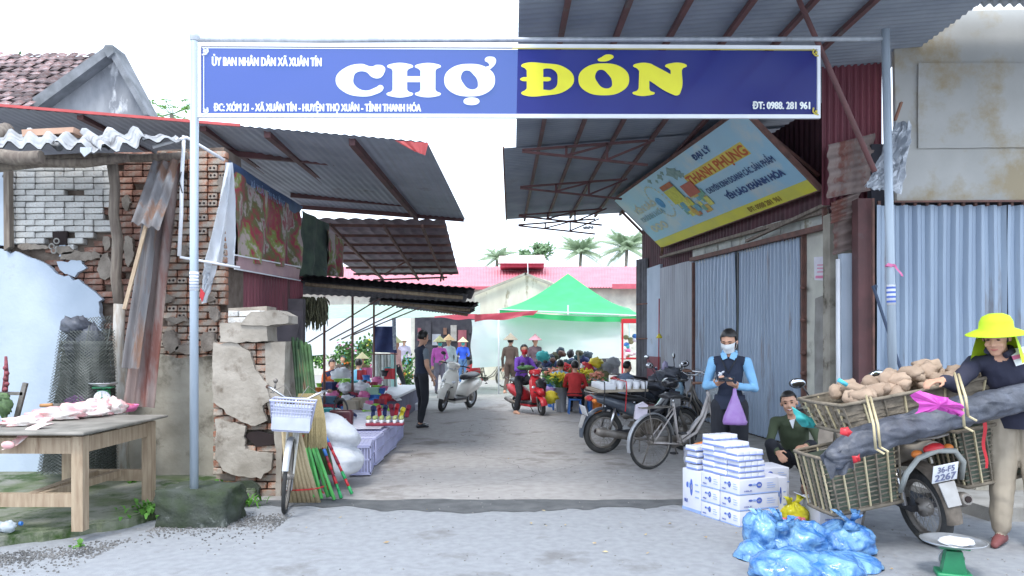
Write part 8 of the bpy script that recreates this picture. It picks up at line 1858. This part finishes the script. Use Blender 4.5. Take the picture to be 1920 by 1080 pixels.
mb = MB(limeh); T = M @ H_ @ Matrix.Translation((0, .015, .062)) @ Matrix.Rotation(R(-12), 4, 'X')
mb.lathe([(.0, .1), (.045, .097), (.08, .08), (.098, .045), (.102, .0), (.135, -.014), (.18, -.036), (.183, -.041), (.135, -.026), (.1, -.012)], 30, T); ht = obj('sun_hat', mb, r)
mb = MB(limeh)
vs = [];
for i in range(9):
    for j in range(19):
        a = R(-15 + 210 * j / 18); q = .105 + .05 * i / 8; vs.append(T @ Vector((math.cos(a) * q, math.sin(a) * q, -.02 - .2 * i / 8 + .012 * math.sin(j * 1.7 + i * .5))))
mb.add(vs, [(i * 19 + j, i * 19 + j + 1, (i + 1) * 19 + j + 1, (i + 1) * 19 + j) for i in range(8) for j in range(18)], None, True); obj('neck_flap', mb, ht)
def stripe(mb, off, wd, m):
    mb.use(m); a = [J['nec'] + Vector((.07, -.05, -.035)), J['shL'].lerp(J['nec'], .35) + Vector((.03, -.045, .03)), J['shL'] + Vector((.03, -.045, .02)), J['shL'].lerp(J['elL'], .3) + Vector((.045, -.05, .01)), J['shL'].lerp(J['elL'], .62) + Vector((.052, -.045, 0))]
    vs = []
    for i, p in enumerate(a): d = (a[min(i + 1, 4)] - a[max(i - 1, 0)]).normalized(); sdv = d.cross(Vector((.3, -1, .2))).normalized(); vs += [p + sdv * (off - wd) + Vector((.0, -.012 - abs(off) * .0, 0)), p + sdv * (off + wd) + Vector((0, -.012, 0))]
    mb.add([v for v in vs] + [v + Vector((0, .04, 0)) for v in vs], [(2 * i, 2 * i + 2, 2 * i + 3, 2 * i + 1) for i in range(4)] + [(2 * i, 10 + 2 * i, 12 + 2 * i, 2 + 2 * i) for i in range(4)] + [(2 * i + 1, 2 * i + 3, 13 + 2 * i, 11 + 2 * i) for i in range(4)], None, False)
mb = MB(white_p); stripe(mb, -.035, .022, white_p); stripe(mb, .035, .022, white_p); stripe(mb, .0, .0145, pink_p); mb.xf(M); obj('shoulder_stripe', mb, r)
part_local(r, M, 'jacket_hem', lambda mb: mb.lathe([(.175, .0), (.19, .06), (.18, .16), (.17, .16), (.165, 0)], 28, Matrix.Translation((.02, 0, .83)) @ Matrix.Scale(.8, 4, (0, 1, 0))), vj)
part_local(r, M, 'collar', lambda mb: mb.tube([J['nec'] + Vector(q) for q in ((-.07, -.04, .01), (-.065, .04, .03), (0, .07, .035), (.065, .04, .03), (.07, -.04, .01), (.03, -.075, -.02))], .022, 8), vj)

# ---- man in vest at the crates (mid distance) ----
g_ = G(790, 802)
person('man in black vest and grey shirt standing by the crates, hand towards the scooter', g_, R(125), navy_v, black_c, dict(hea=(0, -.04, 1.56), elL=(.23, -.12, 1.1), wrL=(.24, -.33, .92), elR=(-.24, .02, 1.08), wrR=(-.22, -.1, .86), knL=(.1, -.06, .48), anL=(.1, -.03, .09), anR=(-.1, .08, .09)), voxel=.014, k=1.02, w=.95, pitch=R(8), regs_x=dict(slv=cloth('grey_shirt', (.2, .24, .28)), arm=skin_m), sleeve='short', shoe=black_gloss)
MG = cloth('magenta_top', (.6, .12, .5)); g_ = G(824, 738)
person('woman in magenta top and conical hat walking down the lane', g_, R(15), MG, cloth('grey_trousers', (.2, .18, .24)), dict(elL=(.24, -.05, 1.1), wrL=(.1, -.2, 1.0)), voxel=.018, hat='cone', mask=teal_p, k=.97)
g_ = G(842, 733)
person('person in pale grey top and orange tinted conical hat behind the magenta top', g_, R(-20), cloth('pale_grey_top', (.5, .55, .6)), cloth('pale_trousers', (.45, .45, .5)), voxel=.02, hat='cone', hatm=mat('orange_hat', (.75, .5, .28), rough=.7), k=1.0)
g_ = G(868, 720)
person('person in bright blue jacket and conical hat pushing a bicycle', g_, R(8), cloth('bright_blue_jacket', (.03, .1, .62)), cloth('blue_trousers', (.1, .2, .4)), dict(elL=(.22, -.12, 1.12), wrL=(.16, -.34, 1.02), elR=(-.26, -.12, 1.1), wrR=(-.3, -.34, 1.02)), voxel=.02, hat='cone', mask=teal_p, k=.97)
g_ = G(742, 745)
person('person in pink shirt and conical hat striding behind the striped curtains', g_, R(60), cloth('pink_shirt', (.75, .4, .38)), black_c, dict(anL=(.1, -.3, .1), knL=(.1, -.18, .5), anR=(-.1, .3, .12), knR=(-.1, .08, .48)), voxel=.018, hat='cone', k=.95)
g_ = G(758, 722)
person('person in lilac dress and white hat standing far back in the stalls', g_, R(0), cloth('lilac_dress', (.45, .42, .55)), cloth('lilac_dress2', (.4, .38, .5)), voxel=.02, hat='cone', hatm=mat('pale_hat', (.72, .7, .6), rough=.7), k=1.0)
SIT = dict(pel=(0, .05, .42), wai=(0, .05, .54), che=(0, .02, .69), shc=(0, 0, .81), nec=(0, -.01, .88), hea=(0, -.04, 1.0), shL=(.165, 0, .8), elL=(.24, -.1, .58), wrL=(.12, -.3, .55), shR=(-.165, 0, .8), elR=(-.24, -.1, .58), wrR=(-.12, -.3, .55), hiL=(.09, .0, .4), knL=(.13, -.36, .46), anL=(.12, -.34, .09), hiR=(-.09, 0, .4), knR=(-.13, -.36, .46), anR=(-.12, -.34, .09))
def stool(g_, label):
    root = thing('stool', g_, label, 'stool', 'low plastic stools'); mb = MB(blue_p); mb.bbox(Vector(g_) + Vector((0, 0, .3)), (.26, .26, .03)); obj('seat', mb, root)
    for a in (-1, 1):
        for b in (-1, 1): mb = MB(blue_p); mb.bar(Vector(g_) + Vector((a * .11, b * .11, .29)), Vector(g_) + Vector((a * .13, b * .13, 0)), .03); obj('leg', mb, root)
def sitter(label, x, y, rz, top, bot, stl, **k):
    g_ = G(x, y); person(label, g_, rz, top, bot, SIT, voxel=k.pop('voxel', .018), **k); M_ = Matrix.Rotation(rz, 4, 'Z'); stool(g_ + (M_ @ Vector((0, .06, 0))), stl)
sitter('person in light blue hooded shirt seated with back to the road in the left stall', 672, 762, R(165), cloth('blue_hoodie', (.15, .42, .62)), black_c, 'blue stool under the person in the light blue shirt')
sitter('person with orange red top seated by the left stall post', 622, 765, R(30), cloth('orange_red_top', (.6, .15, .05)), cloth('dark_trousers', (.06, .06, .08)), 'blue stool under the person in the orange red top')
sitter('dark clothed person seated at the back of the left stalls', 643, 735, R(10), cloth('dark_brown_top', (.1, .08, .07)), black_c, 'blue stool at the back of the left stalls', voxel=.02)
sitter('person in olive top seated between the two middle stall posts, far back', 680, 738, R(-15), cloth('olive_top', (.2, .16, .08)), black_c, 'blue stool far back between the stall posts', voxel=.02, hat='cone')
brn = cloth('brown_suit', (.12, .085, .07)); g_ = G(957, 745)
person('person in brown two piece walking away down the lane, one heel raised', g_, R(165), brn, brn, dict(anL=(.1, .22, .2), knL=(.1, -.02, .5), anR=(-.1, -.12, .09), knR=(-.1, -.1, .48)), voxel=.016, k=1.0, hat='cone', hatm=mat('dull_hat', (.35, .3, .22), rough=.7), shoe=skin_m)
g_ = G(1003, 738)
person('person in pink hat standing behind the scooter rider', g_, R(20), cloth('dark_top2', (.15, .1, .12)), black_c, voxel=.02, hat='cone', hatm=mat('pink_hat', (.75, .35, .45), rough=.7))
# rider of the small red scooter, sitting, one foot on the ground
A3 = R(-62); gs = G(990, 776); place(s2, gs.x, gs.y + .1, A3, R(0)); s2.scale = (.88, .88, .88)
purp = cloth('purple_top', (.16, .06, .42))
g_ = Vector((gs.x - .22 * math.cos(A3), gs.y + .1 - .22 * math.sin(A3), 0))
person('woman in purple top and red mask on the small red scooter, one bare foot down', g_, A3 + R(90), purp, black_c, dict(pel=(0, .05, .76), wai=(0, .04, .88), che=(0, .0, 1.03), shc=(0, -.02, 1.15), nec=(0, -.03, 1.22), hea=(0, -.06, 1.345), shL=(.16, -.02, 1.14), elL=(.25, -.14, .92), wrL=(.18, -.38, .95), shR=(-.16, -.02, 1.14), elR=(-.24, -.14, .92), wrR=(-.1, -.36, .94),
    hiL=(.09, .02, .72), knL=(.14, -.34, .62), anL=(.12, -.36, .3), hiR=(-.1, .02, .72), knR=(-.2, -.2, .42), anR=(-.26, -.16, .07)), voxel=.013, yaw=R(-20), mask=red_p, barefoot=True, tail=[(.0, .1, .04), (.0, .14, -.04), (.0, .12, -.12)])
mb = MB(mat('green_bundle', (.1, .22, .1), (.06, .14, .05), 20)); mb.ball(g_ + Vector((.05, -.42, .98)), (.2, .09, .05), 16, 10, (0, 0, .2), .5, 4); obj('vegetable_bundle', mb, label='green vegetable bundle held across the lap of the scooter rider', cat='vegetables')
mb = MB(black_p); mb.ball(g_ + Vector((.3, -.5, .6)), (.16, .12, .16), 18, 12, None, .4, 2); obj('dark_bag', mb, label='dark plastic bag hung on the handlebar of the red scooter', cat='bag')
# people at the flower stall
sitter('flower seller bent over in bright red top behind the yellow flowers', 1078, 775, R(170), cloth('red_top', (.65, .05, .05)), black_c, 'blue stool of the flower seller in red')
sitter('flower seller in pale blue shirt stooping left of the red top', 1050, 768, R(150), cloth('pale_blue_shirt', (.3, .5, .65)), black_c, 'blue stool of the seller in pale blue')
sitter('dark haired man in blue grey jacket seated behind the parked motorbikes', 1174, 778, R(120), cloth('blue_grey_jacket', (.15, .2, .3)), black_c, 'blue stool of the man behind the motorbikes', short=True)
